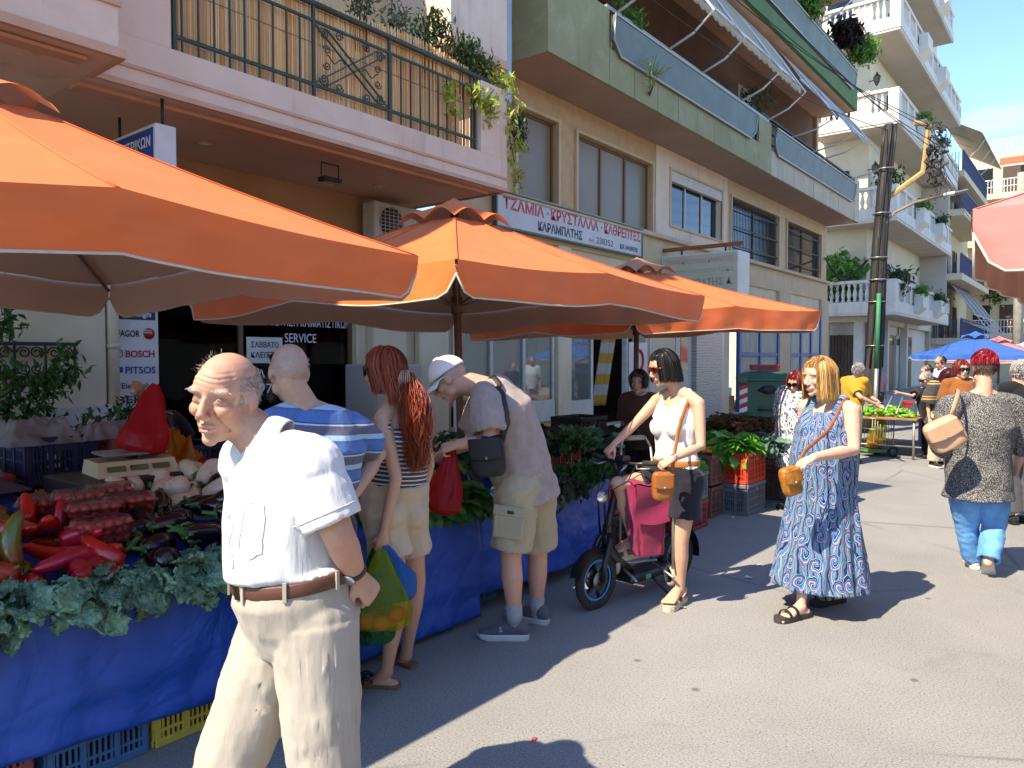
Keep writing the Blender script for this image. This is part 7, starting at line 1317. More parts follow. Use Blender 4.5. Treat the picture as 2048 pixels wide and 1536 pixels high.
def sneaker(root, an, to, k, upper, sole, h=.09, w=.047, name='shoe', lift=0., mark=None):
    an, to = V(an), V(to); d = to - an; d.z = 0; d.normalize(); s = d.cross(UP); g = V((an.x, an.y, 0)) + UP * lift; mb = MB(); L = .285 * k
    def ring(t, wd, hh, z0=.022): return (g + d * (t * L - .075 * k) + UP * (z0 + hh / 2) * k, d, wd * k, hh / 2 * k)
    loft(mb, [ring(0, .014, .045), ring(.035, .03, .075), ring(.14, .037, h + .005), ring(.30, .040, h), ring(.42, .042, h * .74), ring(.6, .046, .052), ring(.78, .047, .040), ring(.92, .036, .030), ring(.985, .016, .016)], s, 18)
    mb.cm = 1; out = [(0, .012), (.02, .027), (.1, .036), (.25, .039), (.45, .041), (.65, .049), (.8, .049), (.92, .038), (.98, .020), (1.0, .006)]
    pl = [(t, q) for t, q in out] + [(t, -q) for t, q in out[::-1]]
    vs = []; n = len(pl)
    for z, e in ((0, .94), (.006, 1.02), (.026, 1.03), (.034, .9)):
        for t, q in pl: vs.append(g + d * ((t - .5) * (1 + (e - 1) * .4) * L + .5 * L - .078 * k) + s * q * e * k + UP * (z + (.018 * max(0, t - .8) ** 2 * 25 if z < .01 else .008 * max(0, t - .8) * 5)) * k)
    fs = [tuple(range(n)), tuple(range(3 * n, 4 * n))[::-1]] + [(j * n + i, j * n + (i + 1) % n, (j + 1) * n + (i + 1) % n, (j + 1) * n + i) for j in range(3) for i in range(n)]
    mb.add(vs, fs, False)
    o = part(mb.build(name, [upper, sole], None), root)
    lc = MB()
    for i in range(4): t = .34 + i * .06; lc.tube([g + d * (t * L - .075 * k) + s * q * .026 * k + UP * (.105 - i * .014 - abs(q) * .012 + .0) * k for q in (-1, 0, 1)], .0035 * k, 6)
    lb = lc.build('laces', sole, None); part(lb, root)
    return o, g, d, s
def sandal(root, an, to, k, sole, strap, bars=((.11, .11), (.145, .145)), th=.022, lift=0., heel=False, pitch=0., name='sandal', vee=False):
    an, to = V(an), V(to); d = to - an; d.z = 0; d.normalize(); s = d.cross(UP); g = V((an.x, an.y, 0)) + UP * lift; out = [(-.075, .014), (-.068, .029), (-.03, .036), (.04, .036), (.10, .046), (.15, .050), (.19, .044), (.212, .026), (.22, .008)]
    pl = out + [(t, -q) for t, q in out[::-1]]; n = len(pl); vs = [g + d * t * k + s * q * k * e + UP * z for z, e in ((0, .96), (th * .5, 1.02), (th, .99)) for t, q in pl]
    fs = [tuple(range(n)), tuple(range(2 * n, 3 * n))[::-1]] + [(j * n + i, j * n + (i + 1) % n, (j + 1) * n + (i + 1) % n, (j + 1) * n + i) for j in range(2) for i in range(n)]
    mb = MB(); mb.add(vs, fs, False); o = part(mb.build(name, sole, None), root); sb = MB()
    for a, b in bars:
        pts = []
        for i in range(9):
            t = i / 8; q = cos(pi * t) * .046; z = th + sin(pi * t) * (.048 if a < .09 else .036) * k
            pts.append(g + d * (a + (b - a) * t) * k + s * q * k + UP * z)
        sb.tube(pts, [(.0035, .013 * k)] * 9, 8, ref=UP)
    if vee:
        for q in (-1, 1): sb.tube([g + d * .165 * k + UP * (th + .026 * k), g + d * .12 * k + s * q * .025 * k + UP * (th + .042 * k), g + d * .06 * k + s * q * .042 * k + UP * (th + .01)], [(.004, .011 * k)] * 3, 8, ref=UP)
    if heel: sb.tube([g + d * (.05 - .125 * sin(pi * i / 8)) * k + s * .039 * cos(pi * i / 8) * k + UP * (th + (.03 + .03 * sin(pi * i / 8)) * k) for i in range(9)], [(.0035, .009 * k)] * 9, 8, ref=UP)
    part(sb.build('strap', strap, None), root); return o
def stripes_mat(name, stops, period, attr='st', fold=.5):
    t = NT(name); a = t.n('Attribute'); a.attribute_name = attr; fr = t.math('FRACT', t.math('DIVIDE', a.outputs['Fac'], period))
    c = t.ramp(fr, stops, 'CONSTANT'); c = t.mix(t.ramp(t.noise(300, 2), [(.3, 0.), (.8, .12)]), c, (.9, .9, .95))
    t.set(Base_Color=c, Roughness=.85, Sheen_Weight=.15); t.b.inputs['Specular IOR Level'].default_value = .2; cloth_bump(t, fold); return t.m
M_BLK = M('black_plastic', '#17171a', .4, ns=0); M_LENS = M('dark_lens', '#0c0b0c', .06, ns=0, spec=.7); M_GOLD = M('gilt', '#c9a45a', .25, metal=1, ns=0); M_STEEL = M('bright_steel', '#c9ccd0', .28, metal=1, ns=0)
PX = lambda d0: (lambda px, py, dd=0.: W(px, py, d0 + dd))
# ------------------------------------------------ 1  older man in a white shirt
p = PX(2.1); f = cv(-.67, -.74)
J = stand((p(560, 1768).x, p(560, 1768).y, 0), f, 1.69, 1.07, pv=p(600, 1213, 0), wa=p(588, 1125), ch=p(566, 985), nk=p(545, 888, .02), hd=p(450, 791, .0), face=cv(-.20, -.97, -.10), hu=cv(.10, .02, 1),
          shL=p(622, 935, -.13), shR=p(497, 922, .15), elL=p(678, 1072, -.15), wrL=p(712, 1150, -.06), elR=p(520, 1080, .24), wrR=p(530, 1190, .24), hipL=p(630, 1240, -.06), hipR=p(568, 1236, .06),
          knL=p(652, 1548, -.08), knR=p(455, 1540, -.04), anL=p(700, 1768, .06), anR=p(425, 1775, -.06), toL=p(650, 1800, 0), toR=p(360, 1800, -.1))
F1 = dict(bw=1.03, bd=1.15, belly=.05, arm=1.13, leg=1.06, neck=1.12)
SK1 = (.50, .27, .18)
man, H = make_person('older man in a white short-sleeved shirt and cream trousers striding past the stall', J, SK1, .0048, .7, fat=F1, feet=False, old=1.0, squint=.9, hands={'L': dict(d=cv(.45, .35, -.75), n=cv(.5, -.6, .45), t=cv(-.5, -.5, -.2), curl=1.0), 'R': {}},
                    paint=dict(brow=(.5, .46, .42), browa=.75, stub=(.42, .36, .32), stuba=.45, open=.0028, lip=(.5, .24, .19)))
wsh = cloth('white_shirt', (.64, .64, .645), (.58, .58, .595), fold=.6, trans=0)
mb = MB(); top_vol(mb, J, F1, .020, .80, .96, .115, .006, open_hem=False, deep=.07, up=.02, cap=1.14)
mb.ball(J['wa'] + J['f'] * .075 + UP * .03, (.10, .10, .11), 18, 12)
garment('shirt', mb, .006, wsh, man, ((.008, (7, 7, 1.6), 1, dict(mask=lambda c: np.clip((1.42 - c[:, 2]) / .3, .15, 1))), (.006, (5, 5, 8), 2, dict(mask=lambda c: np.clip((c[:, 2] - 1.15) / .2, 0, 1), warp=.8)), (.002, (22, 22, 12), 5)))
tr1 = cloth('cream_trousers', '#aba295', '#9e9588', fold=.35)
mb = MB(); leg_vol(mb, J, F1, .022, 1.97, .022, .115, wid=(1.0, 1.02, 1.06), belt=-.004)
garment('trousers', mb, .006, tr1, man, ((.010, (2.2, 2.2, 9), 3, dict(warp=.9, mask=lambda c: np.clip((.86 - c[:, 2]) / .25, 0, 1))), (.006, (10, 10, 1.5), 4), (.002, (12, 12, 20), 8)))
blt = M('brown_leather', '#5a3526', .5, ns=20, bump=.2, bs=200)
b, c, rt, fw, a1, b1 = band(J, .098, .038, .032, blt, 'belt', man, F1)
part(MB().box((-.02, -.004, -.022), (.02, .004, .022), .003, frame(c + fw * (b1 + .004), rt, fw, (J['wa'] - J['pv']).normalized())).build('buckle', M_GOLD, None), man)
for t in (-.5, .35, 1.0, 1.7, 2.4, 3.2, 4.2): q = c + rt * (a1 + .006) * cos(t) + fw * (b1 + .006) * sin(t); part(MB().beam(q - UP * .026, q + UP * .026, .010, .006, up=rt * cos(t) + fw * sin(t)).build('belt_loop', tr1, None), man)
collar(H, J, wsh, man, .063, .055, .40)
for i in range(5): q = J['nk'].lerp(J['wa'], .12 + i * .2) + J['f'] * (.098 + .035 * min(i, 2)) ; part(MB().lathe([(.0055, 0), (.0055, .002)], 10, frame(q, J['rt'], UP, J['f'])).build('button', M('shirt_button', '#d9d4cc', .3, ns=0), None), man)
wv = (J['wrL'] - J['elL']).normalized(); wc = J['wrL'] - wv * .02; wt = MB(); wt.cm = 0; wo = wv.orthogonal().normalized(); wb = wv.cross(wo)
wt.tube([wc + wo * .033 * cos(t * pi / 12) + wb * .033 * sin(t * pi / 12) for t in range(24)], [(.009, .002)] * 24, 6, ref=wv, closed=True)
tw = (cv(-.3, -.9, .1) - wv * wv.dot(cv(-.3, -.9, .1))).normalized(); wt.cm = 1; wt.lathe([(.018, 0), (.018, .006), (.014, .008)], 16, frame(wc + tw * .031, wv, tw.cross(wv), tw))
part(wt.build('wristwatch', [M_BLK, M_STEEL], None), man)
sh_me = [o for o in kids(man) if o.name.startswith('shirt')][0].data
def on_cloth(me, pts, mat, name, th=.0022, n=None, off=.001):
    from mathutils.bvhtree import BVHTree
    bv = BVHTree.FromPolygons([v.co for v in me.vertices], [p.vertices for p in me.polygons]); q = []
    for a, b in zip(pts[:-1], pts[1:]):
        for k in range(8): h = bv.find_nearest(V(a).lerp(V(b), k / 8)); q.append(h[0] + h[1] * off)
    return part(MB().tube(q, th, 5).build(name, mat, None), man)
M_SEAM = M('shirt_seam', '#b9bac0', .8, ns=0); pf = J['f']; c1 = J['ch'] + pf * .2
on_cloth(sh_me, [J['nk'] + pf * .12 - J['rt'] * .02, J['ch'] + pf * .25 - J['rt'] * .02, J['wa'] + pf * .25 - J['rt'] * .02], M_SEAM, 'placket_seam'); on_cloth(sh_me, [c1 - J['rt'] * .07 + UP * .02, c1 - J['rt'] * .17 + UP * .02, c1 - J['rt'] * .17 - UP * .12, c1 - J['rt'] * .12 - UP * .14, c1 - J['rt'] * .07 - UP * .12, c1 - J['rt'] * .07 + UP * .02], M_SEAM, 'breast_pocket_seam', .0018)
a_ = (J['elL'] - J['shL']).normalized(); e_ = J['shL'].lerp(J['elL'], .66); o1 = a_.orthogonal().normalized(); o2 = a_.cross(o1); on_cloth(sh_me, [e_ + (o1 * cos(k * pi / 5) + o2 * sin(k * pi / 5)) * .1 for k in range(11)], M_SEAM, 'cuff_seam', .0016)
gh = hairmat('grey_hair', (.20, .18, .165), (.55, .52, .49), .6)
hair_tufts(H, gh, 3000, lambda l, f, u: (f < .035 and -.062 < u < .06 + .25 * max(0, -f - .03) and (abs(l) > .045 or f < -.06)) and not (abs(l) > .06 and -.02 < f < .02 and u < .02), .015, .0018, None, .10, .6, .0008, swirl=(0, -.7, 0)).name = 'hair'
part(bpy.data.objects['hair'], man)
part(hair_tufts(H, gh, 40, lambda l, f, u: -.03 < f < .07 and u > .06 and l < -.02, .016, .0010, None, .8, -.1, .002, seed=8, name='wispy_hair'), man)
for q in (-1, 1):
    eb = []
    for i in range(26):
        t = random.random(); l = q * (.016 + .04 * t); eb.append([H.w(l, .094 - abs(l) ** 2 * 9, .022 + .004 * sin(t * 3)), H.w(l + q * .006, .100 - abs(l) ** 2 * 8, .027 + .004 * sin(t * 3) - .004 * t), H.w(l + q * .013, .099 - abs(l) ** 2 * 8, .028 - .008 * t)])
    part(ribbons(eb, .0014, gh, 'eyebrow'), man)
# ------------------------------------------------ 2  bald man in a striped T-shirt
p = PX(3.05); f = cv(-.45, .9); g0 = p(600, 1440)
J = stand((g0.x, g0.y, 0), f, 1.68, .97, pv=p(620, 1035, .02), wa=p(632, 965), ch=p(638, 890, 0), nk=p(612, 818, 0), hd=p(577, 742, -.02), face=cv(-.52, .83, -.16), hu=cv(.02, .08, 1),
          shR=p(697, 852, .08), shL=p(548, 850, -.10), elR=p(757, 908, .2), wrR=p(700, 1000, .02), elL=p(530, 960, .1), wrL=p(545, 1035, .25), hipR=p(658, 1045, .06), hipL=p(583, 1045, -.04), knR=p(655, 1245, .1), knL=p(570, 1245, 0.), anR=p(650, 1440, .15), anL=p(575, 1448, 0.), toR=p(600, 1470, .3), toL=p(535, 1478, .08))
F2 = dict(bw=1.14, bd=1.12, belly=.05, arm=.98, leg=1.0, neck=1.05)
bald, H = make_person('bald man in a blue striped T-shirt standing at the stall, hand on hip', J, (.52, .31, .22), .006, fat=F2, feet=False, old=.3, paint=dict(stub=(.38, .32, .29), stuba=.7, eyes=False), hands={'R': dict(d=cv(-.6, -.3, -.5), n=cv(.5, -.4, .6), curl=.8)})
sb = srgb('#3a78c0'); stops = [(0, srgb('#8fb3cf')), (.17, srgb('#4d4c63')), (.47, srgb('#a8c2e0')), (.52, srgb('#3b3f5e')), (.58, srgb('#2f62a4')), (.92, srgb('#34548a'))]
M_STR = stripes_mat('striped_jersey', stops, .118)
mb = MB(); top_vol(mb, J, F2, .020, .78, .98, -.10, .01)
def st2(me):
    c = co(me); a = np.array(J['shR']); d = np.array((J['elR'] - J['shR']).normalized()); t = (c - a) @ d; off = np.linalg.norm((c - a) - np.outer(t, d), axis=1)
    z = c[:, 2] + .09 * ((c - np.array(J['ch'])) @ np.array(_rt)) ; fattr(me, 'st', z + 5)
garment('striped_shirt', mb, .0075, M_STR, bald, ((.009, (5, 5, 8), 11), (.004, (13, 13, 17), 12)), fn=st2)
mb = MB(); leg_vol(mb, J, F2, .02, 1.95, .02, .06, wid=(1.02, 1.08, 1.12)); navy = cloth('navy_denim', '#26304a', '#1d2438'); garment('jeans', mb, .009, navy, bald, ((.010, (4, 4, 10), 13),))
M_SOLEW = M('white_rubber', '#d6d3ca', .6, ns=8); M_SHBLK = cloth('black_shoe', '#1d2026')
sneaker(bald, J['anL'], J['toL'], .98, M_SHBLK, M_SOLEW); sneaker(bald, J['anR'], J['toR'], .98, M_SHBLK, M_SOLEW)
part(sunglasses(H, None, M_BLK, M_LENS, 1, up=.060, back=.022, name='sunglasses'), bald)
part(hair_tufts(H, hairmat('stubble_hair', (.25, .22, .2), (.55, .5, .47), .6), 500, lambda l, f, u: f < .03 and -.05 < u < .05, .008, .0018, None, .7, .3, .0005, 2, seed=9), bald)
# ------------------------------------------------ 3  red-haired woman with carrier bags
p = PX(3.5); f = cv(-.62, .78); g0 = p(790, 1335, .1)
J = stand((g0.x, g0.y, 0), f, 1.64, .92, pv=p(788, 1012, .05), wa=p(800, 938, .02), ch=p(803, 872, 0.0), nk=p(793, 812, .0), hd=p(768, 742, -.02), face=cv(-.93, .36, -.06), hu=cv(.04, 0, 1),
          shL=p(765, 838, -.10), elL=p(792, 957, -.16), wrL=p(766, 1068, -.16), shR=p(840, 838, .10), elR=p(858, 930, .10), wrR=p(838, 1005, .25), hipL=p(765, 1025, -.03), hipR=p(812, 1022, .09), knL=p(797, 1190, -.03), anL=p(773, 1342, 0.), toL=p(710, 1372, .03), knR=p(832, 1165, .2), anR=p(812, 1310, .25), toR=p(770, 1335, .35))
F3 = dict(bw=.93, bd=.9, arm=.93, leg=.98, neck=.95)
red, H = make_person('woman with long copper-red hair in beige shorts holding coloured carrier bags', J, (.60, .34, .23), .006, fat=F3, fem=True, hands={'L': dict(d=cv(-.1, 0, -1), n=cv(.3, -.9, 0), t=cv(-1, 0, 0), curl=.95), 'R': dict(curl=.5)}, paint=dict(eyes=False))
M_TOP3 = stripes_mat('striped_top', [(0, srgb('#1b1a2c')), (.62, srgb('#cfc8c6')), (.95, srgb('#1b1a2c'))], .021, fold=.2)
mb = MB(); rg = torso_rings(J, .012, F3['bw'], F3['bd'], 0); loft(mb, [(rg[2][0] + UP * .03, UP, rg[2][2], rg[2][3])] + rg[3:6] + [(rg[6][0] - UP * .045, rg[6][1], rg[6][2] * .93, rg[6][3] * 1.02)], J['rt'], 26)
for q, s in ((-1, 'L'), (1, 'R')): mb.tube([J['ch'].lerp(J['nk'], .3) + J['rt'] * q * .11 + J['f'] * .08, J['nk'].lerp(J['sh' + s], .55) + UP * .047, J['ch'].lerp(J['nk'], .3) + J['rt'] * q * .11 - J['f'] * .085], [.014, .012, .014], 8)
garment('striped_top', mb, .006, M_TOP3, red, ((.003, (14, 14, 20), 14),), fn=lambda me: fattr(me, 'st', co(me)[:, 2] + .1 * (co(me) - np.array(J['ch'])) @ np.array(_rt) + 3))
mb = MB(); leg_vol(mb, J, F3, .018, .52, .022, .14, wid=(1.05, 1.02, 1), seat=.95); M_BGE = cloth('beige_cotton', '#cbb79c', '#bda88c', fold=.6); garment('shorts', mb, .0065, M_BGE, red, ((.007, (6, 6, 11), 15), (.003, (16, 16, 16), 16)))
cop = hairmat('copper_hair', '#5e2213', '#b04e2a', .42); cop_d = cop
part(hair_flow(H, cop, 3000, -.16, .75, 2 * pi - .75, .1, 1.55, rr=(.087, .107, .108), wave=.004, width=.0045, back=.03, flare=.0, lenfn=lambda az: -.10 if abs(az - pi) > 1.3 else -.16, seed=21), red)
part(hair_flow(H, cop, 350, .02, -.8, .8, .15, 1.05, rr=(.084, .112, .112), wave=.002, width=.005, seed=22, name='fringe'), red)
rgn = random.Random(4); st = []; b0 = H.w(0, -.125, -.045); tip = p(838, 905, .03) - _fh * .10
for i in range(2600):
    a = rgn.random() * 6.283; q = rgn.random() ** .5; e = tip + cv(rgn.gauss(0, .026), rgn.gauss(0, .022), rgn.uniform(-.09, .10)); s0 = b0 + cv(cos(a) * .035 * q, sin(a) * .03 * q, rgn.uniform(-.03, .03)); ph = rgn.random() * 6; pts = []
    for k in range(15):
        t = k / 14; x = s0.lerp(e, t) + cv(cos(a), sin(a) * .8, 0) * (.036 * q * sin(pi * min(1, t * 1.15))) + _rt * .055 * sin(pi * t) * .5 - _fh * .05 * sin(pi * t); x += cv(sin(ph + t * 17), cos(ph + t * 15), 0) * (.004 + .010 * t); pts.append(x)
    st.append(pts)
part(ribbons(st, .0032, cop, 'ponytail', seed=5), red)
cl = MB();
for i in range(6): cl.tube([b0 + cv(-.02 + i * .008, -.045, -.035), b0 + cv(-.025 + i * .01, -.055, .0), b0 + cv(-.014 + i * .006, -.04, .04)], .0035, 6)
part(cl.build('hair_clip', M('tortoise_clip', '#c9a38a', .25, ns=30, col2='#7a4a35'), None), red)
part(sunglasses(H, None, M_BLK, M_LENS, 1.12), red)
M_CORK = M('cork_sole', '#7d5f45', .8, ns=60, bump=.3); M_BLKL = M('black_leather', '#191717', .45, ns=10, bump=.15, bs=120)
sandal(red, J['anL'], J['toL'], .93, M_CORK, M_BLKL, ((.10, .12),), .02, vee=True); sandal(red, J['anR'], J['toR'], .93, M_CORK, M_BLKL, ((.10, .12),), .02, vee=True)
# ------------------------------------------------ 4  man in a white cap bending over the greens
p = PX(4.1); f = cv(-.95, .28); g0 = p(1045, 1255, .1)
J = stand((g0.x, g0.y, 0), f, 1.76, 1.0, pv=p(1050, 958, .08), wa=p(1038, 890, .06), ch=p(1003, 815, .03), nk=p(962, 768, 0.02), hd=p(897, 757, .0), face=cv(-.82, .12, -.58), hu=cv(-.45, .1, 1),
          shL=p(975, 805, -.15), elL=p(982, 884, -.22), wrL=p(918, 888, -.22), shR=p(975, 795, .2), elR=p(940, 885, .22), wrR=p(886, 905, .10), hipL=p(1036, 975, -.02), hipR=p(1068, 968, .16), knL=p(1022, 1115, -.03), anL=p(1030, 1250, 0.), toL=p(955, 1280, .02), knR=p(1075, 1112, .22), anR=p(1073, 1228, .26), toR=p(1030, 1252, .34))
F4 = dict(bw=1.14, bd=1.15, belly=.05, arm=1.08, leg=1.08, neck=1.1)
capm, H = make_person('stooping man in a white baseball cap, taupe T-shirt and khaki cargo shorts', J, (.60, .33, .24), .006, fat=F4, feet=False, old=.4, paint=dict(stub=(.45, .38, .34), stuba=.6, eyes=False), hands={'L': dict(d=cv(-.95, 0, -.25), n=cv(-.2, -.5, .8), t=cv(-.3, .8, .3), curl=.85), 'R': dict(d=cv(-.85, -.1, -.5), n=cv(-.4, .5, .8), t=cv(-.1, -.9, .5), curl=.45)})
M_TAU = cloth('taupe_jersey', '#a8968f', '#93827c', fold=.6, ns=14)
mb = MB(); top_vol(mb, J, F4, .024, .74, 1.08, -.10, .02, deep=.06); garment('t_shirt', mb, .0075, M_TAU, capm, ((.012, (4, 4, 4), 21), (.006, (10, 10, 7), 22), (.003, (18, 18, 18), 23)))
mb = MB(); leg_vol(mb, J, F4, .022, .86, .028, .05, wid=(1.04, 1.08, 1.05), seat=.95); M_KHA = cloth('khaki_cotton', '#b3a78a', '#a0947a', fold=.6); garment('cargo_shorts', mb, .0075, M_KHA, capm, ((.009, (5, 5, 9), 24), (.004, (12, 12, 12), 25)))
sdv = -J['rt']; hp = J['hipL'].lerp(J['knL'], .42) + sdv * .118; ax = (J['knL'] - J['hipL']).normalized(); fx = ax.cross(sdv).normalized(); Mf = frame(hp, fx, sdv, -ax)
part(MB().box((-.085, -.01, -.095), (.085, .012, .055), .008, Mf).build('cargo_pocket', M_KHA, None), capm); part(MB().box((-.09, .008, .03), (.09, .018, .085), .005, Mf).build('pocket_flap', M_KHA, None), capm); part(MB().box((-.028, .018, .045), (.01, .021, .062), .001, Mf).build('pocket_label', M_BLK, None), capm)
cpm = cloth('white_cap_cloth', (.78, .79, .82), (.72, .73, .77), fold=.15); mb = MB()
def capf(u, v): a = 2 * pi * u; th = v * 1.52; return H.w(.086 * sin(th) * sin(a), -.012 + .108 * sin(th) * cos(a), .020 + .108 * cos(th) * (1 + .05 * cos(a)))
mb.grid(capf, 36, 14)
for i in range(6): mb.tube([capf(i / 6 + .08, v / 8) for v in range(1, 9)], .0015, 5)
mb.ball(H.w(0, -.012, .13), .006)
def brim(u, v): a = (u - .5) * 2.4; r = 1 + .72 * v * cos(a) ** .6 if abs(a) < pi / 2 else 1; x = .084 * sin(a) * (1 + .10 * v); return H.w(x, -.012 + .106 * cos(a) + .085 * v * max(0, cos(a)) ** .7, .022 - 1.9 * x * x - .028 * v)
mb.grid(brim, 24, 6); o = mb.build('cap', cpm, None); sm = o.modifiers.new('t', 'SOLIDIFY'); sm.thickness = .003; part(o, capm)
part(hair_tufts(H, hairmat('short_grey', (.3, .25, .22), (.6, .55, .5), .6), 500, lambda l, f, u: f < .02 and -.055 < u < .02, .010, .002, None, .6, .4, .0005, 2, seed=12), capm)
part(sunglasses(H, None, M_BLK, M_LENS, 1.05, temple=M('mint_plastic', '#9fd0b4', .3, ns=0)), capm)
M_SOCK = cloth('grey_sock', '#a3a3a6', '#8f8f93'); M_SNK = cloth('slate_mesh', '#5d616d', '#4c505b'); M_SOLEG = M('pale_grey_rubber', '#b9bcc0', .6, ns=10)
for s in 'LR':
    mb = MB(); limb(mb, [J['kn' + s].lerp(J['an' + s], .72), J['an' + s] + UP * .01], [.047, .043]); part(mb.build('sock', M_SOCK, None), capm)
    o, g, d, sd = sneaker(capm, J['an' + s], J['to' + s], 1.04, M_SNK, M_SOLEG, .10)
    if s == 'L': text('S', g + d * .075 - sd * -.0 + UP * .055 + (-J['rt']) * .044, -d if (-d).cross(UP).dot(-J['rt']) > 0 else d, UP, .03, M('shoe_mark', '#c4c8d0', .5, ns=0), None, name='shoe_mark', lift=.004); part(bpy.data.objects['shoe_mark'], capm)
# ------------------------------------------------ 5  woman on the scooter
p = PX(4.75); f = cv(-.78, -.6); g0 = p(1358, 1180)
J = stand((g0.x, g0.y, 0), f, 1.68, .92, pv=p(1352, 955, 0), wa=p(1352, 905), ch=p(1353, 850), nk=p(1358, 787, .02), hd=p(1326, 735, -.01), face=cv(-.88, -.34, -.22), hu=cv(.02, 0, 1),
          shL=p(1397, 808, -.13), elL=p(1402, 892, -.20), wrL=p(1345, 918, -.32), shR=p(1313, 802, .13), elR=p(1270, 848, .10), wrR=p(1228, 888, .02), hipL=p(1374, 962, -.06), hipR=p(1328, 958, .06), knL=p(1361, 1082, -.08), anL=p(1360, 1182, -.05), toL=p(1338, 1203, -.18), knR=p(1236, 968, -.06), anR=p(1268, 1082, .12), toR=p(1240, 1098, .05))
F5 = dict(bw=.92, bd=.9, arm=.95, leg=.98, neck=.95)
scw, H = make_person('smiling dark-haired woman in a white tank top and navy shorts astride the scooter', J, (.58, .33, .22), .006, fat=F5, fem=True, bust=1.0, hands={'L': dict(d=cv(-.9, -.1, -.45), n=cv(-.2, -.5, .9), t=cv(-.3, .8, 0), curl=.75), 'R': dict(d=cv(-.6, -.2, -.6), n=cv(-.8, -.4, .4), t=cv(.3, -.9, .2), curl=.9)}, paint=dict(lip=(.55, .17, .16), eyes=False))
M_TANK = cloth('ivory_jersey', (.74, .71, .69), (.68, .65, .63), fold=.35)
mb = MB(); rg = torso_rings(J, .014, F5['bw'], F5['bd'], 0); loft(mb, [(rg[2][0] + UP * .02, UP, rg[2][2], rg[2][3])] + rg[3:6] + [(rg[6][0] - UP * .02, rg[6][1], rg[6][2] * .86, rg[6][3] * 1.0)], J['rt'], 26)
for q in (-1, 1): mb.ball(J['ch'] + J['f'] * .08 + J['rt'] * q * .066 - UP * .012, .066, 14, 10)
for q, s in ((-1, 'L'), (1, 'R')): mb.tube([J['ch'].lerp(J['nk'], .2) + J['rt'] * q * .095 + J['f'] * .095, J['nk'].lerp(J['sh' + s], .52) + UP * .045, J['ch'].lerp(J['nk'], .3) + J['rt'] * q * .10 - J['f'] * .085], [.026, .022, .024], 10)
garment('tank_top', mb, .006, M_TANK, scw, ((.005, (7, 7, 9), 31), (.003, (14, 14, 12), 32)))
mb = MB(); leg_vol(mb, J, F5, .020, .60, .035, .10, wid=(1.05, 1.08, 1), seat=.9); M_NVY = cloth('navy_viscose', '#24232f', '#1b1a24', fold=.5); garment('shorts', mb, .0065, M_NVY, scw, ((.007, (6, 6, 10), 33),))
M_TANL = M('tan_leather', '#b06f35', .5, ns=14, bump=.2, bs=150); b, c, rt, fw, a1, b1 = band(J, .105, .045, .024, M_TANL, 'belt', scw, F5)
part(MB().tube([c + fw * (b1 + .008) + rt * .028 * cos(t * pi / 8) + UP * .03 * sin(t * pi / 8) for t in range(16)], .006, 8, closed=True).build('buckle', M_TANL, None), scw)
blk = hairmat('black_hair', (.008, .007, .007), (.035, .028, .026), .24)
part(hair_flow(H, blk, 2600, -.10, .62, 2 * pi - .62, .06, 1.5, rr=(.088, .107, .110), wave=.001, width=.0045, flare=.006, seed=31, lenfn=lambda az: -.095 + .02 * cos(az)), scw)
part(hair_flow(H, blk, 500, .06, -.75, .75, .05, .95, rr=(.087, .108, .112), part=.5, wave=.001, width=.004, seed=32, name='fringe', lenfn=lambda az: .0 if abs(az) > .5 else .07), scw)
part(sunglasses(H, None, M('amber_frame', '#5a1f14', .25, ns=0), M('amber_lens', '#3a1408', .08, ns=0), .9), scw)
part(MB().tube([J['nk'] + cv(cos(t * pi / 8) * .062 - .0, sin(t * pi / 8) * .05, -.02) + f * (.05 * (1 + cos(t * pi / 8 - 2.5)) * .4) - UP * .055 * (1 + cos(t * pi / 8 - 3.8)) for t in range(16)], .0018, 5, closed=True).build('necklace', M_GOLD, None), scw)
wv = (J['wrL'] - J['elL']).normalized(); wo = wv.orthogonal().normalized(); wb = wv.cross(wo); wc = J['wrL'] - wv * .015
part(MB().tube([wc + wo * .028 * cos(t * pi / 10) + wb * .026 * sin(t * pi / 10) for t in range(20)], [(.007, .002)] * 20, 6, ref=wv, closed=True).build('wristwatch', M_STEEL, None), scw)
M_NUDE = M('nude_leather', '#c9a98a', .55, ns=10); M_WHSOLE = M('cream_sole', '#c8b8a2', .7, ns=12)
sandal(scw, J['anL'], J['toL'], .92, M_WHSOLE, M_NUDE, ((.085, .13), (.14, .10), (.04, .04)), .035, heel=True); sandal(scw, J['anR'], J['toR'], .92, M_WHSOLE, M_NUDE, ((.085, .13), (.14, .10)), .035, lift=J['anR'].z - .11, heel=True)
# ------------------------------------------------ 7  woman in the long swirl-print dress
p = PX(4.57); f = cv(-.78, -.62); g0 = p(1628, 1205)
J = stand((g0.x, g0.y, 0), f, 1.64, .96, pv=p(1645, 975, 0), wa=p(1650, 915), ch=p(1655, 858), nk=p(1662, 803, .02), hd=p(1637, 753, -.02), face=cv(-.92, -.36, -.08), hu=cv(.03, 0, 1),
          shL=p(1703, 822, -.14), elL=p(1707, 900, -.20), wrL=p(1628, 915, -.38), shR=p(1613, 815, .15), elR=p(1606, 900, .2), wrR=p(1612, 975, .2), hipL=p(1668, 985, -.06), hipR=p(1625, 985, .07), knL=p(1672, 1100, .05), anL=p(1672, 1192, .15), toL=p(1640, 1208, .10), knR=p(1610, 1100, -.08), anR=p(1602, 1213, -.13), toR=p(1562, 1238, -.2))
F6 = dict(bw=1.15, bd=1.12, belly=.03, arm=1.22, leg=.92, neck=1.1)
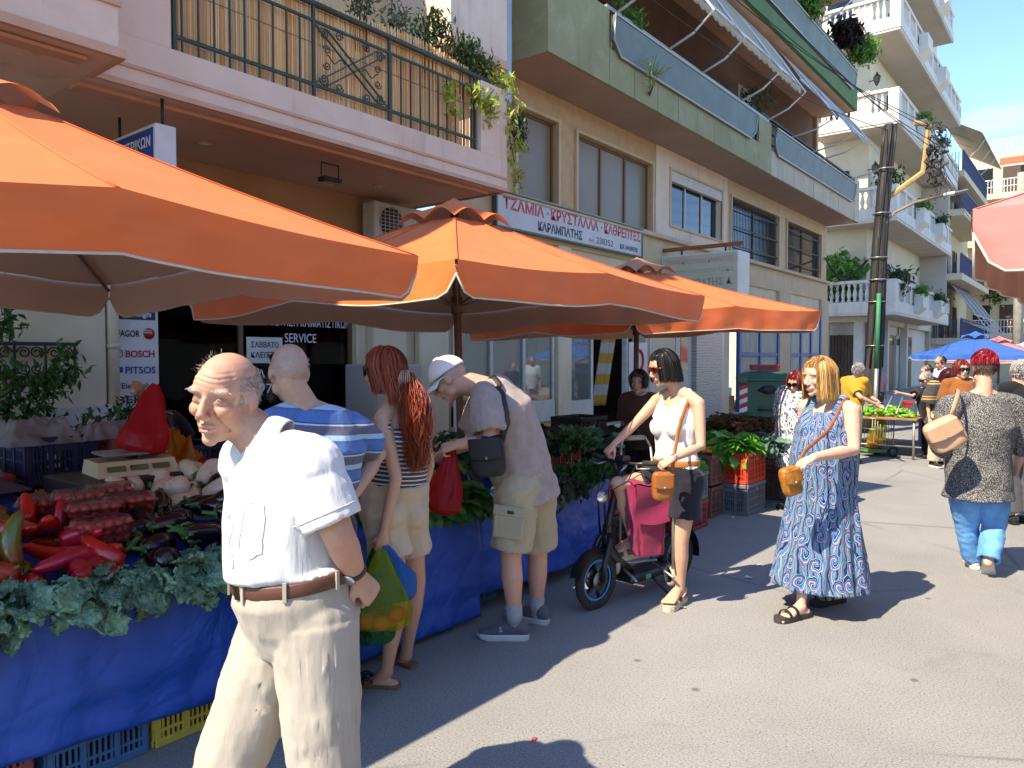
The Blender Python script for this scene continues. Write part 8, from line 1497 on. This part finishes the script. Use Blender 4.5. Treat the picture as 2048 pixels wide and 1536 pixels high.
drw, H = make_person('woman with a straw-blonde bob walking in a long blue swirl-print dress', J, (.66, .40, .30), .006, fat=F6, fem=True, bust=1.1, old=.4, squint=.8, hands={'L': dict(d=cv(-.9, -.25, -.3), n=cv(0, -.3, .95), t=cv(-.3, .9, 0), curl=.5, spread=.5)}, paint=dict(brow=(.3, .2, .12), browa=.5, open=.003))
def mat_swirl():
    t = NT('swirl_print'); a = t.n('Attribute'); a.attribute_name = 'pc'; v = t.mapping((11, 8, 1), a.outputs['Vector'])
    sw = t.n('TexNoise', Scale=1.2, Detail=2); t.l(v, sw.inputs['Vector']); vm = t.n('VectorMath', operation='MULTIPLY_ADD'); t.l(sw.outputs['Color'], vm.inputs[0]); vm.inputs[1].default_value = (.7, .7, 0); t.l(v, vm.inputs[2]); v = vm.outputs[0]
    vo = t.n('TexVoronoi', voronoi_dimensions='2D', Scale=1, Randomness=.55); t.l(v, vo.inputs['Vector'])
    df = t.n('VectorMath', operation='SUBTRACT'); t.l(v, df.inputs[0]); t.l(vo.outputs['Position'], df.inputs[1]); sp = t.n('SeparateXYZ'); t.l(df.outputs[0], sp.inputs[0])
    ang = t.math('DIVIDE', t.math('ARCTAN2', sp.outputs[1], sp.outputs[0]), 2 * pi); r = vo.outputs['Distance']
    spir = t.math('FRACT', t.math('ADD', t.math('MULTIPLY', r, 3.1), ang))
    wv = t.n('TexWave', wave_type='BANDS', bands_direction='X', Scale=.62, Distortion=7, Detail=1.5); wv.inputs['Detail Scale'].default_value = .9; t.l(v, wv.inputs['Vector'])
    wf = t.math('FRACT', t.math('MULTIPLY', wv.outputs['Fac'], 1.6))
    R1 = [(0, srgb('#16224e')), (.24, srgb('#cfd9e2')), (.28, srgb('#185292')), (.48, srgb('#2f86ac')), (.63, srgb('#c0cbd0')), (.66, srgb('#b5656e')), (.8, srgb('#1a2a5c')), (.92, srgb('#3a94b5'))]
    R2 = [(0, srgb('#17244f')), (.2, srgb('#cfd8dc')), (.23, srgb('#216c9c')), (.42, srgb('#27686a')), (.55, srgb('#b0bdc2')), (.58, srgb('#a0636c')), (.7, srgb('#26559c')), (.88, srgb('#58b0c8'))]
    c = t.mix(t.ramp(r, [(.36, 1.), (.40, 0.)]), t.ramp(wf, R2, 'CONSTANT'), t.ramp(spir, R1, 'CONSTANT'))
    t.set(Base_Color=c, Roughness=.8, Sheen_Weight=.1); t.b.inputs['Specular IOR Level'].default_value = .25; cloth_bump(t, .35); return t.m
mb = MB(); rg = torso_rings(J, .022, F6['bw'], F6['bd'], F6['belly']); nkv = rg[6]
ax = UP; hem0 = (J['anL'] + J['anR']) / 2; hem0 = V((hem0.x, hem0.y, .17)) ; pvx = J['pv']
body = [(hem0 + UP * .06, UP, .25, .21), (hem0, UP, .275, .255), (hem0, UP, .29, .27)]
for t, a, b in ((.25, .265, .24), (.5, .24, .205), (.75, .222, .175), (.95, .205, .158)): body.append((hem0.lerp(pvx, t), UP, a, b))
body += [(rg[3][0], rg[3][1], rg[3][2] + .03, rg[3][3] + .02), (rg[4][0], rg[4][1], rg[4][2] + .015, rg[4][3] + .015), rg[5], (nkv[0] - UP * .02, nkv[1], nkv[2] * .9, nkv[3])]
loft(mb, body, J['rt'], 32)
for q in (-1, 1): mb.ball(J['ch'] + J['f'] * .085 + J['rt'] * q * .07 - UP * .015, .074, 14, 10)
for q, s in ((-1, 'L'), (1, 'R')): mb.tube([J['ch'].lerp(J['nk'], .15) + J['rt'] * q * .10 + J['f'] * .10, J['nk'].lerp(J['sh' + s], .58) + UP * .047, J['ch'].lerp(J['nk'], .3) + J['rt'] * q * .11 - J['f'] * .095], [.042, .040, .042], 12)
def drs(me):
    c = co(me); n = no(me); q = c - np.array(J['pv']); th = np.arctan2(q @ np.array(J['rt']), q @ np.array(J['f'])); low = np.clip((1.0 - c[:, 2]) / .8, 0, 1)
    fold = np.sin(th * 11 + 2.2 * perlin(c * np.array([2.5, 2.5, 1.2])) + 1.0) * .8 + .5 * np.sin(th * 19 + 3 * perlin(c * 2 + 9))
    setco(me, c + n * (fold * .024 * low ** 1.1)[:, None] * (1 - np.abs(n[:, 2:3]))); vattr(me, 'pc', np.stack([th * .24, c[:, 2], np.zeros(len(c))], 1))
M_SWIRL = mat_swirl(); garment('dress', mb, .0075, M_SWIRL, drw, ((.006, (6, 6, 4), 41),), fn=drs)
bl = hairmat('straw_hair', '#6a4220', '#dcae6c', .45)
part(hair_flow(H, bl, 2800, -.10, .70, 2 * pi - .70, .05, 1.5, rr=(.093, .110, .110), wave=.002, width=.0055, flare=.008, curl_in=.0, seed=41, lenfn=lambda az: -.145 + .02 * cos(az)), drw)
part(hair_flow(H, bl, 700, .06, -.8, .8, .05, .92, rr=(.092, .112, .113), part=.7, wave=.001, width=.005, seed=42, name='fringe', lenfn=lambda az: .02 if abs(az) > .55 else .07), drw)
sandal(drw, J['anR'], J['toR'], .93, M('dark_rubber', '#3c3733', .7, ns=10), M_BLKL, ((.07, .07), (.14, .13)), .034, heel=False); sandal(drw, J['anL'], J['toL'], .93, M('dark_rubber2', '#22201f', .7, ns=10), M_BLKL, ((.07, .07), (.14, .13)), .034)
JD = J
# ------------------------------------------------ 8  woman in jeans seen from behind
p = PX(5.35); f = cv(.12, 1); g0 = p(1960, 1125)
J = stand((g0.x, g0.y, 0), f, 1.62, .95, pv=p(1958, 965, 0), wa=p(1960, 910), ch=p(1963, 850), nk=p(1966, 790, 0), hd=p(1968, 735, .02), face=cv(.22, .97, -.05), hu=UP,
          shL=p(1902, 815, .0), elL=p(1886, 890, .06), wrL=p(1900, 935, .22), shR=p(2026, 815, .0), elR=p(2046, 892, 0.04), wrR=p(2036, 930, .12), hipL=p(1930, 975, 0), hipR=p(1987, 975, 0), knL=p(1934, 1055, .10), anL=p(1948, 1120, .16), toL=p(1932, 1132, .40), knR=p(1988, 1055, .0), anR=p(1976, 1125, -.12), toR=p(1976, 1165, .10))
F7 = dict(bw=1.32, bd=1.28, belly=.05, arm=1.22, leg=1.14, neck=1.12)
jw, H = make_person('woman with short crimson-topped hair seen from behind in jeans and speckled blouse', J, (.62, .37, .27), .0075, fat=F7, feet=False, fem=True, hands={'R': dict(d=cv(-.1, .3, -1), n=cv(1, 0, 0), curl=.5)}, paint=dict(stub=(.05, .03, .03), stuba=.8, eyes=False))
t = NT('speckle_knit'); t.set(Base_Color=t.ramp(t.noise(230, 2, .6), [(.47, (.012, .012, .014)), (.54, (.05, .05, .055)), (.60, (.45, .45, .45))], 'LINEAR'), Roughness=.9); cloth_bump(t, .3); M_SPK = t.m
mb = MB(); top_vol(mb, J, F7, .034, 1.24, .96, -.12, .022, hipw=1.16); garment('blouse', mb, .0085, M_SPK, jw, ((.010, (5, 5, 7), 51), (.004, (12, 12, 10), 52)))
mb = MB(); leg_vol(mb, J, F7, .014, 1.93, .012, .02, wid=(.98, .98, .95), hipw=1.0, seat=.9); t = NT('blue_denim'); t.set(Base_Color=t.ramp(t.noise(6, 5, .6), [(.3, srgb('#3f7ab8')), (.7, srgb('#6fb0e6'))]), Roughness=.85); cloth_bump(t, .5); M_DEN = t.m
garment('jeans', mb, .008, M_DEN, jw, ((.009, (5, 5, 13), 53), (.004, (10, 10, 20), 54)))
crim = hairmat('crimson_hair', '#5a0f1c', '#b03040', .3)
part(hair_tufts(H, hairmat('dark_crop', (.02, .012, .012), (.09, .06, .05), .5), 1300, lambda l, f, u: f < .04 and -.07 < u < .06, .016, .0035, None, .4, .7, .001, 3, seed=14, name='cropped_hair'), jw)
part(hair_flow(H, crim, 1800, .03, -pi, pi, .0, 1.15, rr=(.088, .110, .116), c=(0, -.016, .022), wave=.004, width=.007, seed=51, part=.9, lenfn=lambda az: .035, name='crimson_hair'), jw)
M_CANV = cloth('white_canvas', '#cfc9bf', '#bdb6aa', fold=.2)
sneaker(jw, J['anL'], J['toL'], .93, M_CANV, M_SOLEW, .07)
o, g, d, s = sneaker(jw, J['anR'], J['toR'], .93, M_CANV, M_SOLEW, .07)
pv = V(g) + d * .12; Mr = Matrix.Translation(pv) @ Matrix.Rotation(R(-52), 4, s) @ Matrix.Translation(-pv)
for x in (o, [q for q in kids(jw) if q.name.startswith('laces')][-1]): x.data.transform(Mr); x.data.transform(Matrix.Translation(UP * .0))
# ------------------------------------------------ people further off
def bg(label, px, d, ytop, face, skin, topm, botm, hair, lean=0., sl=.8, to=1.93, ov=None, F=None, fem=True, glasses=None, long=-.10, flare=.01, vox=.011, fface=None, hipw=1., slr=1., shoe=None, hn=500, fnt=None):
    H_ = CH - (ytop - 715) / FPX * d; g = W(px, 715, d=d); loc = V((g.x, g.y, 0)); J = stand(loc, face, H_, .95 if fem else 1., lean=lean)
    if fface is not None: J['face'] = fface
    for k_, v in (ov or {}).items(): J[k_] = W(*v[:2], d=d + v[2])
    Fd = dict(bw=1.08, bd=1.06, belly=.02, arm=1., leg=1.); Fd.update(F or {})
    t, H = make_person(label, J, skin, vox, .6, fat=Fd, fem=fem, feet=False, paint=dict(eyes=glasses is None, **(dict(stub=(.1, .09, .085), stuba=.9) if hair[0] == 'short' else {})), hands={'L': dict(curl=.4), 'R': dict(curl=.4)})
    mb = MB(); top_vol(mb, J, Fd, .022, sl, slr, long, flare, hipw=hipw); garment('top', mb, vox, topm, t, ((.008, (5, 5, 8), px),), fn=fnt)
    mb = MB(); leg_vol(mb, J, Fd, .018, to, .02, .05, wid=(1.03, 1.06, 1.1)); garment('trousers', mb, vox, botm, t, ((.008, (5, 5, 9), px + 1),))
    for s in 'LR': sneaker(t, J['an' + s], J['to' + s], .92, shoe or M_SHBLK, M_BLK if shoe is None else M_SOLEW, .07)
    kind, m = hair
    if kind == 'short': part(hair_tufts(H, m, hn * 3, lambda l, f, u: (f < .05 and u > -.06) or u > .07, .024, .008, None, .25, .7, .001, 3, seed=px, swirl=(0, -.4, 0)), t)
    elif kind == 'full': part(hair_flow(H, m, hn, -.06, .6, 2 * pi - .6, .05, 1.5, rr=(.094, .114, .118), wave=.005, width=.008, curl_in=.02, seed=px, lenfn=lambda az: -.055), t); part(hair_flow(H, m, 140, .03, -.8, .8, .1, .95, rr=(.09, .114, .12), part=.5, width=.008, seed=px + 1, name='fringe'), t)
    elif kind == 'long': part(hair_flow(H, m, hn, -.5, .6, 2 * pi - .6, .05, 1.5, rr=(.094, .112, .114), wave=.006, width=.009, seed=px, lenfn=lambda az: -.42), t); part(hair_flow(H, m, 140, .03, -.8, .8, .1, 1., rr=(.09, .114, .12), width=.008, seed=px + 1, name='fringe'), t)
    if glasses: part(sunglasses(H, None, M_BLK, glasses, 1.05), t)
    return t, H, J
aub = hairmat('auburn_hair', '#4a1414', '#8f3a30', .35); gry = hairmat('steel_hair', (.2, .19, .19), (.5, .49, .48), .5); drk = hairmat('dark_hair', (.012, .01, .01), (.05, .04, .035), .4); pur = hairmat('plum_hair', '#2a0f18', '#5a2434', .35)
t = NT('leaf_print'); v = t.mapping((26, 26, 15), rot=(0, .5, .4)); w_ = t.noise(1.6, 3, .5, src=v, dist=1.8); t.set(Base_Color=t.ramp(w_, [(.47, (.02, .02, .05)), (.50, (.75, .75, .78))], 'LINEAR'), Roughness=.85); cloth_bump(t, .3)
M_LPR = t.m; M_PINKS = cloth('pink_check', '#c99aa0'); M_MUS = cloth('mustard_jersey', '#b08a2c', '#a07c24'); M_GREYT = cloth('grey_trousers', '#4d4c52'); M_BGEL = cloth('light_beige', '#bfae96'); M_BKT = cloth('black_cloth', '#17161a'); M_WSH = cloth('pale_blue_shirt', '#b9c4d8'); M_BRNT = cloth('brown_top', '#4a3328'); M_OCH = cloth('ochre_scarf', '#8a5228')
kaf = stripes_mat('kaftan_bands', [(0, srgb('#1a1719')), (.55, srgb('#c8932a')), (.62, srgb('#1a1719')), (.72, srgb('#c8932a')), (.78, srgb('#1a1719'))], .22)
bg('older woman with auburn hair and sunglasses in a black and white leaf-print tunic', 1592, 7.7, 730, cv(-.75, -.65), (.62, .37, .27), M_LPR, M_GREYT, ('full', aub), ov=dict(hd=(1592, 766, -.05)), fface=cv(-.72, -.68, -.25), glasses=M_LENS, long=-.42, flare=.05, sl=1.1, hipw=1.1, F=dict(bw=1.2, bd=1.15, belly=.03), hn=900, vox=.009)
bg('grey-haired man in a mustard T-shirt bending over the far table', 1702, 11, 724, cv(.75, .55), (.5, .3, .21), M_MUS, M_BGEL, ('short', gry), lean=.25, fem=False, ov=dict(hd=(1718, 740, 0), elR=(1735, 790, .1), wrR=(1752, 800, -.1), elL=(1722, 795, -.2), wrL=(1750, 808, -.2)), F=dict(bw=1.2, bd=1.2, belly=.05))
bg('man in a pink checked shirt behind the utility pole', 1754, 17.5, 728, cv(-.3, -.9), (.5, .3, .21), M_PINKS, M_GREYT, ('short', gry), fem=False, hn=300)
bg('grey-haired woman in black reaching across the far table', 1862, 11.6, 752, cv(-.95, -.1), (.6, .36, .26), M_BKT, M_BKT, ('short', gry), lean=.3, ov=dict(hd=(1851, 757, -.1), elR=(1825, 792, -.1), wrR=(1797, 785, -.1)), glasses=M_LENS, fface=cv(-.9, -.1, -.45))
bg('dark-haired man in a pale blue shirt at the back of the far stall', 1893, 13.6, 712, cv(-.9, -.2), (.5, .3, .21), M_WSH, M_GREYT, ('short', drk), lean=.15, fem=False, fface=cv(-.85, -.2, -.4), hn=400)
bg('person with short black hair half hidden at the far stall', 1873, 12.9, 730, cv(-.9, .1), (.5, .3, .21), M_BKT, M_GREYT, ('short', drk), lean=.2, hn=400, fface=cv(-.8, .1, -.4))
bg('woman with long plum hair in a black and gold banded kaftan', 1882, 10.6, 734, cv(.15, -.9), (.6, .35, .25), kaf, M_BGEL, ('long', pur), lean=.12, ov=dict(hd=(1898, 755, -.1)), fface=cv(.55, -.75, -.35), glasses=M_LENS, long=-.18, flare=.05, sl=.95, slr=1.35, hn=900, shoe=M_BKT, fnt=lambda me: fattr(me, 'st', co(me)[:, 2] + 2))
t_, H, J = bg('auburn-haired woman in sunglasses and an orange scarf walking towards the camera', 1922, 9.4, 722, cv(-.1, -1), (.66, .4, .3), M_OCH, M_WSH, ('full', aub), glasses=M_LENS, ov=dict(elL=(1958, 800, -.15), wrL=(1948, 765, -.25)), long=-.05, hn=800, vox=.010)
bg('grey-haired man in a black vest at the right edge of the frame', 2046, 7.0, 716, cv(.1, 1), (.62, .36, .26), M_BKT, M_GREYT, ('short', gry), fem=False, sl=0, ov=dict(hd=(2040, 742, 0), elL=(1985, 828, .15), wrL=(1968, 812, .45)), F=dict(bw=1.25, bd=1.2, arm=1.15), hn=600)
bg('stall-keeper in a black T-shirt stooping behind the scales', 352, 5.2, 735, cv(-.6, -.6), (.45, .26, .18), M_BKT, M_GREYT, ('short', drk), lean=.45, fem=False, ov=dict(nk=(330, 830, -.1), hd=(318, 868, -.25), ch=(350, 870, 0), shL=(325, 850, -.22), shR=(300, 860, .1), elL=(312, 850, -.5), wrL=(285, 790, -.8)), hn=400)
bg('woman stall-keeper in a brown top bending among the crates', 1285, 7.3, 742, cv(-.4, -.9), (.5, .3, .21), M_BRNT, M_BKT, ('full', drk), lean=.2, hn=500)
# ------------------------------------------------ bags of the passers-by
from mathutils.bvhtree import BVHTree
def hug(person, nm, pts, off=.004):
    me = [o for o in kids(person) if re.sub(r'\.\d+$', '', o.name) == nm][0].data; bv = BVHTree.FromPolygons([v.co for v in me.vertices], [p.vertices for p in me.polygons]); q = []
    for k in range((len(pts) - 1) * 5 + 1): i = min(k // 5, len(pts) - 2); h = bv.find_nearest(V(pts[i]).lerp(V(pts[i + 1]), (k - i * 5) / 5)); q.append(h[0] + h[1] * off)
    return q
soft_bag('black cross-body bag hanging at the stooping man\'s hip', WP(975, 912, 3.88), cv(.95, -.1, .10), cv(-.1, 0, 1), .19, .22, .08, M('black_nylon', '#15151a', .55, ns=10, bump=.2, bs=200), strap=[WP(1000, 890, 3.88)] + hug(capm, 't_shirt', [WP(1008, 860, 3.86), WP(1018, 800, 3.88), WP(1008, 765, 3.95), WP(985, 748, 4.05), WP(962, 755, 4.2)]), name='cross_body_bag', seed=2, sw=.018)
soft_bag('tan leather shoulder bag resting on the rider\'s lap', WP(1325, 972, 4.40), cv(.97, .1, 0), cv(0, 0, 1), .13, .17, .07, M('tan_bag_leather', '#a05f28', .45, '#8f5322', 12, .2, 150), strap=[WP(1343, 950, 4.42), WP(1350, 900, 4.48), *hug(scw, 'tank_top', [WP(1362, 860, 4.53), WP(1374, 815, 4.57), WP(1382, 795, 4.64)]), *hug(scw, 'body', [WP(1390, 788, 4.68), WP(1388, 784, 4.76), WP(1380, 792, 4.84)])], name='shoulder_bag', seed=4, sw=.012)
soft_bag('yellow-tan perforated cross-body bag at the dress woman\'s side', WP(1581, 962, 4.20), cv(.9, .3, .25), cv(-.2, 0, 1), .12, .165, .07, M('amber_leather', '#b8792a', .45, '#7a4a1c', 34, .2, 120), strap=[WP(1592, 935, 4.22), WP(1612, 900, 4.24), *hug(drw, 'dress', [WP(1640, 858, 4.30), WP(1668, 828, 4.38), WP(1690, 800, 4.46), WP(1696, 790, 4.56), WP(1692, 795, 4.68)])], name='cross_body_bag', smat=M('strap_brown', '#8a5230', .5, ns=10), seed=6, sw=.011)
soft_bag('blush leather handbag slung behind the jeans woman\'s left arm', WP(1890, 868, 5.10), cv(.75, -.3, .45), cv(-.55, 0, 1), .24, .22, .11, M('blush_leather', '#c9a588', .5, '#bd9678', 6, .1, 120), strap=[WP(1900, 838, 5.10), WP(1908, 815, 5.10), WP(1915, 793, 5.14), WP(1918, 780, 5.25), WP(1913, 785, 5.4)], name='handbag', seed=8, sw=.016)
